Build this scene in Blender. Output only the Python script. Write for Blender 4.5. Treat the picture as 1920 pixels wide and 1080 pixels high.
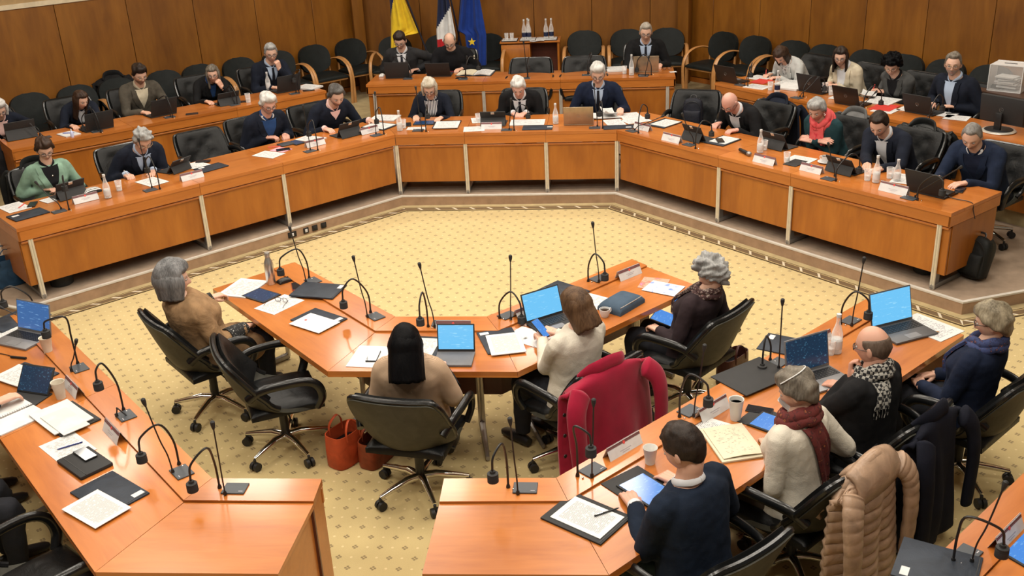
import bpy, bmesh, math, random
from mathutils import Vector, Matrix, Quaternion
from mathutils.bvhtree import BVHTree
from mathutils import noise as mnoise
random.seed(7)
S = bpy.context.scene
for o in list(bpy.data.objects): bpy.data.objects.remove(o)
COL = S.collection
PI = math.pi
# ------------------------------------------------------------------ camera
CAMPOS = Vector((1.2512, -11.0306, 3.7377)); FPX = 1900.0
CR = Vector((0.9945869, 0.0931532, -0.0460367)); CU = Vector((0.0049539, 0.4000380, 0.9164852)); CW = Vector((-0.1037900, 0.9117522, -0.3974110))
cd = bpy.data.cameras.new('camera'); cd.sensor_width = 36; cd.lens = FPX/1920*36; cd.clip_end = 100
cam = bpy.data.objects.new('camera', cd); COL.objects.link(cam)
M3 = Matrix((CR, CU, -CW)).transposed()
cam.matrix_world = Matrix.Translation(CAMPOS) @ M3.to_4x4()
S.camera = cam
# ------------------------------------------------------------------ light
w = bpy.data.worlds.new('room_air'); S.world = w; w.use_nodes = True
w.node_tree.nodes['Background'].inputs[0].default_value = (1.0, 0.93, 0.84, 1); w.node_tree.nodes['Background'].inputs[1].default_value = 0.10
def area(x, y, z, sx, sy, e, col=(1, .93, .82), rz=0):
    l = bpy.data.lights.new('ceiling_lamp', 'AREA'); l.shape = 'RECTANGLE'; l.size = sx; l.size_y = sy; l.energy = e; l.color = col
    o = bpy.data.objects.new('ceiling_lamp', l); COL.objects.link(o); o.location = (x, y, z); o.rotation_euler = (0, 0, rz); return o
for x in (-3.4, -1.1, 1.1, 3.4):
    for y in (-8.6, -5.9, -3.2, -0.4):
        area(x, y, 5.0, .9, .9, 58)
for x, y in ((-2.6, 2.4), (0, 2.6), (2.6, 2.4), (-5.2, -.6), (5.0, -.6)):
    area(x, y, 4.6, .8, .8, 42)
S.view_settings.view_transform = 'Standard'; S.view_settings.look = 'None'
S.view_settings.exposure = 0.08; S.view_settings.gamma = 1; S.view_settings.use_curve_mapping = False
# ------------------------------------------------------------------ projection of measured points on to horizontal / vertical planes
ZD = 0.117; ZT = 0.267          # dais and rear tier floors
HD, HT, HF = ZD+.7125, ZT+.71, .71   # their desk tops and the floor tables' tops
def ray(px, py): return CR*((px-960)/FPX) - CU*((py-540)/FPX) + CW
def P(px, py, z):
    d = ray(px, py); return CAMPOS + d*((z-CAMPOS.z)/d.z)
def PV(px, py, pt, n):
    d = ray(px, py); n = Vector(n); return CAMPOS + d*((Vector(pt)-CAMPOS).dot(n)/d.dot(n))
# ------------------------------------------------------------------ materials
MC = {}
def nt(name):
    m = bpy.data.materials.new(name); m.use_nodes = True; t = m.node_tree; b = t.nodes['Principled BSDF']
    return m, t, b
def N(t, kind, **kw):
    n = t.nodes.new(kind)
    for k, v in kw.items():
        if k in n.inputs: n.inputs[k].default_value = v
        else: setattr(n, k, v)
    return n
def ramp(t, fac, stops):
    r = t.nodes.new('ShaderNodeValToRGB'); e = r.color_ramp.elements
    while len(e) < len(stops): e.new(.5)
    for el, (p, c) in zip(e, stops): el.position = p; el.color = (*c, 1)
    t.links.new(fac, r.inputs[0]); return r.outputs[0]
def bump(t, b, h, s=.2, d=.01):
    n = N(t, 'ShaderNodeBump'); n.inputs['Strength'].default_value = s; n.inputs['Distance'].default_value = d
    t.links.new(h, n.inputs['Height']); t.links.new(n.outputs[0], b.inputs['Normal'])
def coords(t, scale, rnd=True, src='Object'):
    tc = N(t, 'ShaderNodeTexCoord'); v = tc.outputs[src]
    if rnd:
        oi = N(t, 'ShaderNodeObjectInfo'); mu = N(t, 'ShaderNodeMath', operation='MULTIPLY'); mu.inputs[1].default_value = 37.
        t.links.new(oi.outputs['Random'], mu.inputs[0]); ad = N(t, 'ShaderNodeVectorMath', operation='ADD')
        t.links.new(v, ad.inputs[0]); t.links.new(mu.outputs[0], ad.inputs[1]); v = ad.outputs[0]
    mp = N(t, 'ShaderNodeMapping'); mp.inputs['Scale'].default_value = scale; t.links.new(v, mp.inputs['Vector']); return mp.outputs[0]
def noise(t, vec, scale=5., detail=4., rough=.55, dist=0.):
    n = N(t, 'ShaderNodeTexNoise'); n.inputs['Scale'].default_value = scale; n.inputs['Detail'].default_value = detail
    n.inputs['Roughness'].default_value = rough; n.inputs['Distortion'].default_value = dist
    t.links.new(vec, n.inputs['Vector']); return n.outputs[0]
def mixc(t, fac, a, b, mode='MIX'):
    m = N(t, 'ShaderNodeMix', data_type='RGBA', blend_type=mode)
    for i, v in ((0, fac), (6, a), (7, b)):
        if isinstance(v, (int, float)): m.inputs[i].default_value = v
        elif isinstance(v, tuple): m.inputs[i].default_value = (*v, 1)
        else: t.links.new(v, m.inputs[i])
    return m.outputs[2]
def wood(name, dark, mid, light, grain, rough=.25, coat=.4, mott=1.6):
    m, t, b = nt(name)
    g = noise(t, coords(t, grain), 3., 6., .6, .6); big = noise(t, coords(t, tuple(.35+.22*x for x in grain)), mott, 3., .5, .4)
    c = ramp(t, g, [(.25, dark), (.5, mid), (.75, light)])
    c2 = mixc(t, .55, c, ramp(t, big, [(.3, dark), (.5, mid), (.7, light)]))
    oi = N(t, 'ShaderNodeObjectInfo'); hs = N(t, 'ShaderNodeHueSaturation'); mr = N(t, 'ShaderNodeMapRange')
    mr.inputs['To Min'].default_value = .88; mr.inputs['To Max'].default_value = 1.1
    t.links.new(oi.outputs['Random'], mr.inputs[0]); t.links.new(mr.outputs[0], hs.inputs['Value']); t.links.new(c2, hs.inputs['Color'])
    t.links.new(hs.outputs[0], b.inputs['Base Color']); b.inputs['Roughness'].default_value = rough
    b.inputs['Coat Weight'].default_value = coat; b.inputs['Coat Roughness'].default_value = .12
    bump(t, b, g, .04, .002); return m
def fabric(name, col, var=.25, rough=.92, scale=260., bs=.25, sheen=.0, wr=.35):
    if name in MC: return MC[name]
    m, t, b = nt(name); v = coords(t, (1, 1, 1)); n1 = noise(t, v, 9., 3.); n2 = noise(t, v, scale, 2.)
    lo = tuple(max(0, x*(1-var)) for x in col); hi = tuple(min(1, x*(1+var)) for x in col)
    t.links.new(ramp(t, n1, [(.3, lo), (.7, hi)]), b.inputs['Base Color']); b.inputs['Roughness'].default_value = rough
    b.inputs['Sheen Weight'].default_value = sheen; b.inputs['Specular IOR Level'].default_value = .2
    ad = N(t, 'ShaderNodeMath', operation='MULTIPLY_ADD'); t.links.new(noise(t, v, 7., 3., .5, 1.2), ad.inputs[0]); ad.inputs[1].default_value = wr*12
    t.links.new(n2, ad.inputs[2]); bump(t, b, ad.outputs[0], bs, .004); MC[name] = m; return m
def plain(name, col, rough=.5, metal=0., spec=.5, coat=0., emit=0.):
    if name in MC: return MC[name]
    m, t, b = nt(name); v = coords(t, (1, 1, 1)); n1 = noise(t, v, 14., 3.)
    lo = tuple(x*.9 for x in col); hi = tuple(min(1, x*1.08) for x in col)
    t.links.new(ramp(t, n1, [(.3, lo), (.7, hi)]), b.inputs['Base Color']); b.inputs['Roughness'].default_value = rough
    b.inputs['Metallic'].default_value = metal; b.inputs['Specular IOR Level'].default_value = spec; b.inputs['Coat Weight'].default_value = coat
    if emit: b.inputs['Emission Color'].default_value = (*col, 1); b.inputs['Emission Strength'].default_value = emit
    MC[name] = m; return m
def leather(name, col, rough=.40, bs=.28, spec=.25):
    m, t, b = nt(name); v = coords(t, (1, 1, 1)); n = noise(t, v, 160., 3.); n2 = noise(t, v, 11., 3., .5, .8)
    ad = N(t, 'ShaderNodeMath', operation='MULTIPLY_ADD'); t.links.new(n2, ad.inputs[0]); ad.inputs[1].default_value = 5.; t.links.new(n, ad.inputs[2])
    t.links.new(ramp(t, n2, [(.3, tuple(x*.8 for x in col)), (.7, tuple(x*1.25 for x in col))]), b.inputs['Base Color'])
    b.inputs['Roughness'].default_value = rough; b.inputs['Specular IOR Level'].default_value = spec; bump(t, b, ad.outputs[0], bs, .003); return m
def glassm(name, col=(1, 1, 1), mixw=.82, rough=.02):
    m, t, b = nt(name); tr = N(t, 'ShaderNodeBsdfTransparent'); tr.inputs[0].default_value = (*col, 1)
    b.inputs['Base Color'].default_value = (*col, 1); b.inputs['Roughness'].default_value = rough; b.inputs['Specular IOR Level'].default_value = .9
    fr = N(t, 'ShaderNodeLayerWeight'); fr.inputs[0].default_value = .35
    mr = N(t, 'ShaderNodeMapRange'); mr.inputs['To Min'].default_value = 1-mixw; mr.inputs['To Max'].default_value = .95
    t.links.new(fr.outputs['Facing'], mr.inputs[0]); mx = N(t, 'ShaderNodeMixShader')
    t.links.new(mr.outputs[0], mx.inputs[0]); t.links.new(tr.outputs[0], mx.inputs[1]); t.links.new(b.outputs[0], mx.inputs[2])
    t.links.new(mx.outputs[0], t.nodes['Material Output'].inputs['Surface']); return m
def papermat(name, col=(.60, .60, .59), ink=(.14, .14, .16), rows=30., dens=.5):
    m, t, b = nt(name); tc = N(t, 'ShaderNodeTexCoord'); sx = N(t, 'ShaderNodeSeparateXYZ'); t.links.new(tc.outputs['Generated'], sx.inputs[0])
    def M(op, a, c):
        n = N(t, 'ShaderNodeMath', operation=op)
        for i, v in enumerate((a, c)):
            if isinstance(v, (int, float)): n.inputs[i].default_value = v
            else: t.links.new(v, n.inputs[i])
        return n.outputs[0]
    fr = M('FRACT', M('MULTIPLY', sx.outputs[1], rows), 0.); line = M('LESS_THAN', fr, .45)
    v = coords(t, (9, rows*.5, 1), True, 'Generated'); word = M('GREATER_THAN', noise(t, v, 1.3, 2.), 1-dens)
    mx = M('MULTIPLY', M('GREATER_THAN', sx.outputs[0], .12), M('LESS_THAN', sx.outputs[0], .88))
    my = M('MULTIPLY', M('GREATER_THAN', sx.outputs[1], .1), M('LESS_THAN', sx.outputs[1], .9))
    f = M('MULTIPLY', M('MULTIPLY', line, word), M('MULTIPLY', mx, my)); f = M('MULTIPLY', f, .7)
    t.links.new(mixc(t, f, col, ink), b.inputs['Base Color']); b.inputs['Roughness'].default_value = .8; return m
def screen(name, c1, c2, strength=1., scale=(4, 18, 1)):
    m, t, b = nt(name); v = coords(t, scale, True, 'Generated'); n = noise(t, v, 1.2, 3.)
    c = ramp(t, n, [(.60, c1), (.66, c2)]); b.inputs['Base Color'].default_value = (.01, .01, .012, 1); b.inputs['Roughness'].default_value = .15
    t.links.new(c, b.inputs['Emission Color']); b.inputs['Emission Strength'].default_value = strength; return m
def hairm(name, c1, c2, streak=120.):
    if name in MC: return MC[name]
    m, t, b = nt(name); v = coords(t, (1, 1, .12)); n = noise(t, v, streak, 3., .6); n2 = noise(t, v, 16., 2.)
    md = tuple((x+y)/2 for x, y in zip(c1, c2))
    c = mixc(t, .5, ramp(t, n, [(.3, c1), (.7, c2)]), ramp(t, n2, [(.35, c1), (.65, c2)]))
    t.links.new(c, b.inputs['Base Color']); b.inputs['Roughness'].default_value = .5; b.inputs['Specular IOR Level'].default_value = .22 if c2[0] > .02 else .06
    bump(t, b, n, .45, .004); MC[name] = m; return m
W_TOP = wood('cherry_veneer_top', (.30, .078, .012), (.45, .142, .024), (.56, .195, .042), (.9, 7, 7), .28, .40)
W_EDGE = wood('cherry_veneer_edge', (.34, .10, .014), (.45, .145, .022), (.54, .19, .036), (.9, 9, 9), .33, .25)
W_PAN = wood('cherry_veneer_panel', (.25, .070, .007), (.365, .116, .011), (.455, .160, .020), (5, 5, .8), .36, .2, 2.2)
W_DK = wood('dark_mahogany_panel', (.055, .011, .006), (.085, .018, .010), (.11, .026, .014), (5, 5, .8), .4, .1)
W_WALL = wood('mottled_wall_veneer', (.118, .039, .004), (.195, .071, .0065), (.26, .102, .011), (4.2, 4.2, .6), .42, .12, 2.6)
W_ARM = wood('bent_beech', (.36, .16, .05), (.48, .235, .08), (.56, .30, .12), (6, 6, 6), .32, .3)
LEATH = leather('black_leather', (.005, .0055, .006)); RIM = leather('black_leather_rim', (.006, .0065, .007), .25, .12, .5)
SHELL = leather('olive_grey_shell', (.047, .046, .036), .55, .15, .3)
VINYL = leather('black_green_vinyl', (.007, .0095, .0095), .5, .12, .22)
CHROME = plain('chrome', (.75, .74, .72), .14, 1.); ALU = plain('aluminium', (.70, .67, .60), .32, .55); ALUD = plain('dark_aluminium', (.30, .29, .28), .4, .7)  # the last is a darker grey aluminium for feet, webs and small fittings
BLK = plain('black_plastic', (.011, .011, .012), .42); BLKM = plain('black_matt_plastic', (.016, .016, .017), .7); RUB = plain('caster_rubber', (.012, .012, .012), .55)
NAVYF = leather('navy_folder', (.025, .032, .045), .5, .2); GREYF = plain('slate_plate', (.045, .052, .062), .42)
WHITE = plain('white_card', (.62, .62, .62), .6); MAROON = plain('maroon_band', (.16, .07, .075), .6); CORAL = plain('coral_emblem', (.75, .07, .06), .6)
INK = plain('pale_grey_print', (.42, .40, .43), .7)
PAP = papermat('printed_paper'); PAP2 = papermat('printed_paper_dense', (.64, .64, .63), (.12, .12, .14), 42., .6); BLANK = plain('blank_paper', (.64, .64, .635), .8); CREAMP = papermat('cream_paper', (.60, .54, .40), (.25, .22, .18), 22., .45)
GLASS = glassm('clear_glass'); WATER = glassm('water', (.95, .97, .97), .75); ACRYL = glassm('clear_acrylic', (.97, .97, .97), .90, .08)
LENS = glassm('spectacle_lens', (.96, .96, .97), .98)
SCRB = screen('pale_blue_screen', (.16, .56, .93), (.30, .70, .98), .95); SCRD = screen('dark_blue_screen', (.010, .035, .075), (.05, .16, .26), .8, (14, 14, 1)); SCRM = screen('blue_document_screen', (.06, .28, .80), (.18, .45, .88), .9)
DARKSCR = plain('dark_glass_screen', (.012, .014, .02), .08)
SILV = plain('silver_laptop', (.40, .31, .21), .35, .5); SILK = plain('laptop_grey', (.10, .10, .105), .45, .3); GREYL = plain('grey_laptop_deck', (.22, .22, .23), .4, .4)
# carpets
def carpet():
    m, t, b = nt('gold_patterned_carpet'); tc = N(t, 'ShaderNodeTexCoord')
    def M(op, a, c=0.):
        n = N(t, 'ShaderNodeMath', operation=op)
        for i, v in enumerate((a, c)):
            if isinstance(v, (int, float)): n.inputs[i].default_value = v
            else: t.links.new(v, n.inputs[i])
        return n.outputs[0]
    sx = N(t, 'ShaderNodeSeparateXYZ'); t.links.new(tc.outputs['Object'], sx.inputs[0])
    def lattice(ox, oy, px, py, dx, dy, r):
        fx = M('ABSOLUTE', M('SUBTRACT', M('FRACT', M('ADD', M('MULTIPLY', sx.outputs[0], 1/px), ox)), .5)); fy = M('ABSOLUTE', M('SUBTRACT', M('FRACT', M('ADD', M('MULTIPLY', sx.outputs[1], 1/py), oy)), .5))
        ax = M('SUBTRACT', M('MULTIPLY', fx, px), dx); ay = M('SUBTRACT', M('MULTIPLY', fy, py), dy)
        return M('LESS_THAN', M('ADD', M('MULTIPLY', ax, ax), M('MULTIPLY', ay, ay)), r*r)
    A, B = .150, .190
    dk = None
    for ox, oy in ((0., 0.), (.5, .5)):
        for dx, dy, r in ((.0115, 0., .0075), (0., .0115, .0075)):
            q = lattice(ox, oy, A, B, dx, dy, r); dk = q if dk is None else M('MAXIMUM', dk, q)
    lt = None
    for ox, oy in ((.5, 0.), (0., .5)):
        q = lattice(ox, oy, A, B, 0., 0., .008); lt = q if lt is None else M('MAXIMUM', lt, q)
    n = noise(t, coords(t, (1, 1, 1), False), 240., 3.); n2 = noise(t, coords(t, (1, 1, 1), False), 2.2, 3.)
    base = mixc(t, .45, ramp(t, n, [(.3, (.46, .35, .155)), (.7, (.61, .475, .225))]), ramp(t, n2, [(.35, (.50, .385, .17)), (.65, (.575, .445, .205))]))
    c = mixc(t, M('MULTIPLY', lt, .55), base, (.78, .64, .36)); c = mixc(t, M('MULTIPLY', dk, .65), c, (.10, .06, .03))
    t.links.new(c, b.inputs['Base Color']); b.inputs['Roughness'].default_value = .95; b.inputs['Sheen Weight'].default_value = .2
    bump(t, b, n, .3, .004); return m
CARPET = carpet()
TAUPE = fabric('taupe_dais_carpet', (.33, .245, .175), .14, .95, 320., .3, .1, .05); RISER = fabric('tan_riser_carpet', (.36, .235, .145), .14, .95, 320., .3, .1, .05); BEIGEC = fabric('beige_riser_carpet', (.42, .33, .17), .14, .95, 320., .3, .1, .05)
CREAMW = plain('cream_plaster', (.62, .52, .36), .8)
def borderm():
    m, t, b = nt('braided_carpet_border'); tc = N(t, 'ShaderNodeTexCoord'); sx = N(t, 'ShaderNodeSeparateXYZ'); t.links.new(tc.outputs['UV'], sx.inputs[0])
    def M(op, a, c=0.):
        n = N(t, 'ShaderNodeMath', operation=op)
        for i, v in enumerate((a, c)):
            if isinstance(v, (int, float)): n.inputs[i].default_value = v
            else: t.links.new(v, n.inputs[i])
        return n.outputs[0]
    u, v = sx.outputs[0], sx.outputs[1]
    edge = M('MAXIMUM', M('LESS_THAN', v, .09), M('GREATER_THAN', v, .91))
    gap = M('MULTIPLY', M('GREATER_THAN', v, .20), M('LESS_THAN', v, .80))
    tw = M('ADD', M('FRACT', M('MULTIPLY', u, 5.)), M('MULTIPLY', v, -.5)); wh = M('MULTIPLY', M('LESS_THAN', M('ABSOLUTE', M('SUBTRACT', tw, .25)), .07), gap)
    c = mixc(t, gap, (.44, .33, .15), (.15, .095, .045)); c = mixc(t, edge, c, (.06, .035, .015)); c = mixc(t, wh, c, (.62, .55, .42))
    t.links.new(c, b.inputs['Base Color']); b.inputs['Roughness'].default_value = .95; return m
BORDER = borderm()
# ------------------------------------------------------------------ mesh builder
class MB:
    def __init__(s): s.v = []; s.f = []; s.m = []
    def add(s, vs, fs, mi=0, M=None):
        k = len(s.v); s.v += [tuple(M @ Vector(p)) if M else tuple(p) for p in vs]; s.f += [tuple(k+i for i in f) for f in fs]; s.m += [mi]*len(fs); return s
    def box(s, c, d, M=None, mi=0, bev=0., seg=2):
        if bev:
            bm = bmesh.new(); bmesh.ops.create_cube(bm, size=1)
            for v in bm.verts: v.co = Vector((v.co.x*d[0]+c[0], v.co.y*d[1]+c[1], v.co.z*d[2]+c[2]))
            bmesh.ops.bevel(bm, geom=bm.edges[:], offset=bev, segments=seg, profile=.5, affect='EDGES')
            bm.verts.index_update(); s.add([v.co.copy() for v in bm.verts], [[v.index for v in f.verts] for f in bm.faces], mi, M); bm.free(); return s
        x, y, z = (k/2 for k in d); v = [(c[0]+i*x, c[1]+j*y, c[2]+k*z) for i in (-1, 1) for j in (-1, 1) for k in (-1, 1)]
        return s.add(v, [(0, 1, 3, 2), (4, 6, 7, 5), (0, 4, 5, 1), (2, 3, 7, 6), (0, 2, 6, 4), (1, 5, 7, 3)], mi, M)
    def prism(s, poly, z0, z1, mi=0, M=None):
        n = len(poly); a = sum(poly[i][0]*poly[(i+1) % n][1]-poly[(i+1) % n][0]*poly[i][1] for i in range(n))
        if a < 0: poly = poly[::-1]
        v = [(p[0], p[1], z0) for p in poly]+[(p[0], p[1], z1) for p in poly]
        return s.add(v, [tuple(range(n))[::-1], tuple(range(n, 2*n))]+[(i, (i+1) % n, n+(i+1) % n, n+i) for i in range(n)], mi, M)
    def tube(s, pts, rad, seg=10, mi=0, M=None, flat=1., cap=True, up=None):
        pts = [Vector(p) for p in pts]; n = len(pts); rad = [rad]*n if isinstance(rad, (int, float)) else rad
        v = []; f = []; prev = None
        for i, p in enumerate(pts):
            t = (pts[min(i+1, n-1)]-pts[max(i-1, 0)]).normalized()
            if prev is None:
                u = Vector(up) if up else (Vector((0, 0, 1)) if abs(t.z) < .9 else Vector((1, 0, 0)))
                a = (u-t*u.dot(t)).normalized()
            else: a = (prev-t*prev.dot(t)).normalized()
            prev = a; b = t.cross(a); r = rad[i]; r1, r2 = r if isinstance(r, tuple) else (r, r*flat)
            for k in range(seg):
                q = 2*PI*k/seg; v.append(p+a*(math.cos(q)*r1)+b*(math.sin(q)*r2))
        for i in range(n-1):
            for k in range(seg): f.append((i*seg+k, i*seg+(k+1) % seg, (i+1)*seg+(k+1) % seg, (i+1)*seg+k))
        if cap: f += [tuple(range(seg))[::-1], tuple(range((n-1)*seg, n*seg))]
        return s.add(v, f, mi, M)
    def lathe(s, prof, seg=20, mi=0, M=None):
        v = []; f = []; n = len(prof)
        for r, z in prof:
            for k in range(seg): v.append((r*math.cos(2*PI*k/seg), r*math.sin(2*PI*k/seg), z))
        for i in range(n-1):
            for k in range(seg): f.append((i*seg+k, i*seg+(k+1) % seg, (i+1)*seg+(k+1) % seg, (i+1)*seg+k))
        if prof[0][0] > 1e-4: f.append(tuple(range(seg))[::-1])
        if prof[-1][0] > 1e-4: f.append(tuple(range((n-1)*seg, n*seg)))
        return s.add(v, f, mi, M)
    def ell(s, c, r, M=None, mi=0, nu=16, nv=10):
        v = [(c[0], c[1], c[2]+r[2])]; f = []
        for j in range(1, nv):
            a = PI*j/nv
            for k in range(nu): v.append((c[0]+r[0]*math.sin(a)*math.cos(2*PI*k/nu), c[1]+r[1]*math.sin(a)*math.sin(2*PI*k/nu), c[2]+r[2]*math.cos(a)))
        v.append((c[0], c[1], c[2]-r[2])); L = len(v)-1
        for k in range(nu):
            f.append((0, 1+k, 1+(k+1) % nu)); f.append((L, L-nu+(k+1) % nu, L-nu+k))
            for j in range(nv-2): f.append((1+j*nu+k, 1+(j+1)*nu+k, 1+(j+1)*nu+(k+1) % nu, 1+j*nu+(k+1) % nu))
        return s.add(v, f, mi, M)
    def sheet(s, rows, th, mi=0, M=None, closed=False):
        """solid sheet from a grid of points (rows of equal length), thickness th along the surface normal"""
        R = len(rows); C = len(rows[0]); g = [[Vector(p) for p in r] for r in rows]; v = []; 
        def nrm(i, j):
            a = g[min(i+1, R-1)][j]-g[max(i-1, 0)][j]
            b = (g[i][(j+1) % C]-g[i][(j-1) % C]) if closed else (g[i][min(j+1, C-1)]-g[i][max(j-1, 0)])
            n = a.cross(b); return n.normalized() if n.length > 1e-9 else Vector((0, 0, 1))
        nn = [[nrm(i, j) for j in range(C)] for i in range(R)]
        for sg in (.5, -.5):
            for i in range(R):
                for j in range(C): v.append(g[i][j]+nn[i][j]*(th*sg))
        f = []; K = R*C; cc = C if closed else C-1
        for i in range(R-1):
            for j in range(cc):
                a, b, c, d = i*C+j, i*C+(j+1) % C, (i+1)*C+(j+1) % C, (i+1)*C+j
                f.append((a, d, c, b)); f.append((K+a, K+b, K+c, K+d))
        for j in range(cc):
            a, b = j, (j+1) % C; f.append((a, b, K+b, K+a)); a += (R-1)*C; b += (R-1)*C; f.append((b, a, K+a, K+b))
        if not closed:
            for i in range(R-1):
                a, b = i*C, (i+1)*C; f.append((b, a, K+a, K+b)); a += C-1; b += C-1; f.append((a, b, K+b, K+a))
        return s.add(v, f, mi, M)
    def mesh(s, name, mats, smooth=True, ang=40):
        me = bpy.data.meshes.new(name); me.from_pydata(s.v, [], s.f)
        for m in (mats if isinstance(mats, (list, tuple)) else [mats]): me.materials.append(m)
        me.polygons.foreach_set('material_index', s.m)
        if smooth:
            me.polygons.foreach_set('use_smooth', [True]*len(s.f)); me.update()
            try: me.set_sharp_from_angle(angle=math.radians(ang))
            except Exception: pass
        me.validate(); return me
    def build(s, name, mats, parent=None, loc=(0, 0, 0), rz=0., smooth=True, ang=40):
        return link(name, s.mesh(name, mats, smooth, ang), parent, loc, rz)
def link(name, me, parent=None, loc=(0, 0, 0), rz=0.):
    o = bpy.data.objects.new(name, me); COL.objects.link(o); o.location = loc; o.rotation_euler = (0, 0, rz)
    if parent: o.parent = parent
    return o
def tag(o, label, cat, group=None):
    o['label'] = label; o['category'] = cat
    if group: o['group'] = group
    return o
def struct(o): o['kind'] = 'structure'; return o
def thing(name, label, cat, loc=(0, 0, 0), rz=0., group=None):
    o = bpy.data.objects.new(name, None); COL.objects.link(o); o.location = loc; o.rotation_euler = (0, 0, rz); o.empty_display_size = .1
    return tag(o, label, cat, group)
KIDS = {}
def copy_tree(o, loc, rz, label, group=None, parent=None):
    c = o.copy(); COL.objects.link(c); c.parent = parent
    if parent is None:
        c.location = loc; c.rotation_euler = (0, 0, rz); c['label'] = label
        if group: c['group'] = group
    for k in o.children: copy_tree(k, None, None, None, None, c)
    return c
def bez(pts, n=8):
    """smooth Catmull-Rom path through points"""
    pts = [Vector(p) for p in pts]; out = []
    for i in range(len(pts)-1):
        p0 = pts[max(i-1, 0)]; p1 = pts[i]; p2 = pts[i+1]; p3 = pts[min(i+2, len(pts)-1)]
        for k in range(n):
            t = k/n; out.append(.5*((2*p1)+(p2-p0)*t+(2*p0-5*p1+4*p2-p3)*t*t+(3*p1-p0-3*p2+p3)*t**3))
    out.append(pts[-1]); return out
def rbox(w, d, h, b=.003): return MB().box((0, 0, h/2), (w, d, h), bev=b)
# ================================================================== THE SETTING
ZT = .25; HT = .93
c45 = math.sqrt(.5)
fl = struct(MB().box((0, -3.5, -.05), (24, 22, .1)).build('floor', CARPET, smooth=False))
dais = [(-9, -1.36), (-4.13, -3.14), (-1.229, -.05), (1.229, -.05), (4.10, -3.06), (9, -1.12), (9, 5.5), (-9, 5.5)]
ob = MB().prism(dais, 0, ZD-.004).build('floor_dais', [TAUPE], smooth=False); struct(ob)
edge = dais[0:6]
def offs(pts, d):
    out = []
    for i, p in enumerate(pts):
        p = Vector(p); ns = []
        if i > 0: t = (p-Vector(pts[i-1])).normalized(); ns.append(Vector((t.y, -t.x)))
        if i < len(pts)-1: t = (Vector(pts[i+1])-p).normalized(); ns.append(Vector((t.y, -t.x)))
        n = ns[0] if len(ns) == 1 else (ns[0]+ns[1])/(1+ns[0].dot(ns[1]))
        out.append(p+n*d)
    return out
def strip_poly(d0, d1): a = offs(edge, d0); b = offs(edge, d1); return a, b
def ribbon(name, d0, d1, z0, z1, mat, uv=False):
    a, b = strip_poly(d0, d1); vs = []; fs = []
    m = MB()
    for i in range(len(a)-1): m.prism([a[i], a[i+1], b[i+1], b[i]], z0, z1)
    me = m.mesh(name, mat, False)
    if uv:
        ul = me.uv_layers.new(name='UVMap'); acc = 0.
        for i in range(len(a)-1):
            t = (a[i+1]-a[i]).normalized(); n = Vector((t.y, -t.x)); L = (a[i+1]-a[i]).length
            for p in me.polygons[i*6:(i+1)*6]:
                for li in p.loop_indices:
                    co = me.vertices[me.loops[li].vertex_index].co.xy; ul.data[li].uv = (acc+(co-a[i]).dot(t), (co-a[i]).dot(n)/(d1-d0))
            acc += L
    return struct(link(name, me))
ribbon('trim_riser', 0., .008, 0, ZD-.012, RISER)
ribbon('trim_nosing', -.022, .012, ZD-.012, ZD+.003, plain('pale_nosing', (.62, .58, .52), .5))
ribbon('trim_carpet_edge', .008, .085, 0, .004, BEIGEC)
ribbon('trim_border', .085, .20, 0, .006, BORDER, True)
# sockets let into the riser
rd = (Vector(dais[2])-Vector(dais[1])).normalized(); rn = Vector((rd.y, -rd.x))
for k, (px, kind) in enumerate(((543, 1), (568, 1), (584, 0), (600, 0))):
    pt = P(px, 437-.32*(px-543), ZD*.5); s0 = (Vector((pt.x, pt.y))-Vector(dais[1])).dot(rd); q = Vector(dais[1])+rd*s0+rn*.008
    t = thing('floor_socket', ['leftmost white twin socket on the dais riser', 'second white socket on the dais riser', 'black covered socket third from left on the dais riser', 'rightmost black covered socket on the dais riser'][k], 'socket', (q.x, q.y, .055), math.atan2(rd.y, rd.x), 'sockets on the dais riser')
    MB().box((0, -.006, 0), (.10 if k == 0 else .065, .012, .062), bev=.003).build('frame', BLK, t)
    MB().box((0, -.014, 0), (.03, .006, .034), bev=.002).build('insert', WHITE if kind else BLKM, t)
# rear tier
TL0, TL1 = P(0, 285, HT), P(612, 170, HT); TC0, TC1 = P(690, 155, HT), P(1268, 148, HT); TR0, TR1 = P(1340, 155, HT), P(1920, 275, HT)
yc = (TC0.y+TC1.y)/2; TC0.y = TC1.y = yc
dl = (TL0-TL1).normalized(); dr = (TR1-TR0).normalized()
def v2(p): return Vector((p.x, p.y))
nl_ = Vector((-dl.y, dl.x)); nl_ = nl_ if nl_.y < 0 else -nl_
tl = [v2(TL1)+v2(dl)*4.6, v2(TL1)]; tr = [v2(TR0), v2(TR0)+v2(dr)*5.2]
def setback(a, b, d):
    t = (b-a).normalized(); n = Vector((-t.y, t.x)); return [a+n*d, b+n*d]
sl = setback(tl[0], tl[1], .10); sr = setback(tr[0], tr[1], .10)
def isect(a, d, y): return a+d*((y-a.y)/d.y)
yb = yc+.10
cl = isect(sl[0], sl[1]-sl[0], yb); cr_ = isect(sr[0], sr[1]-sr[0], yb)
tier = [sl[0], cl, cr_, sr[1], (9, 5.4), (-9, 5.4)]
ob = MB().prism([tuple(p) for p in tier], ZD-.004, ZT).build('floor_tier', [BEIGEC], smooth=False); struct(ob)
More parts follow.
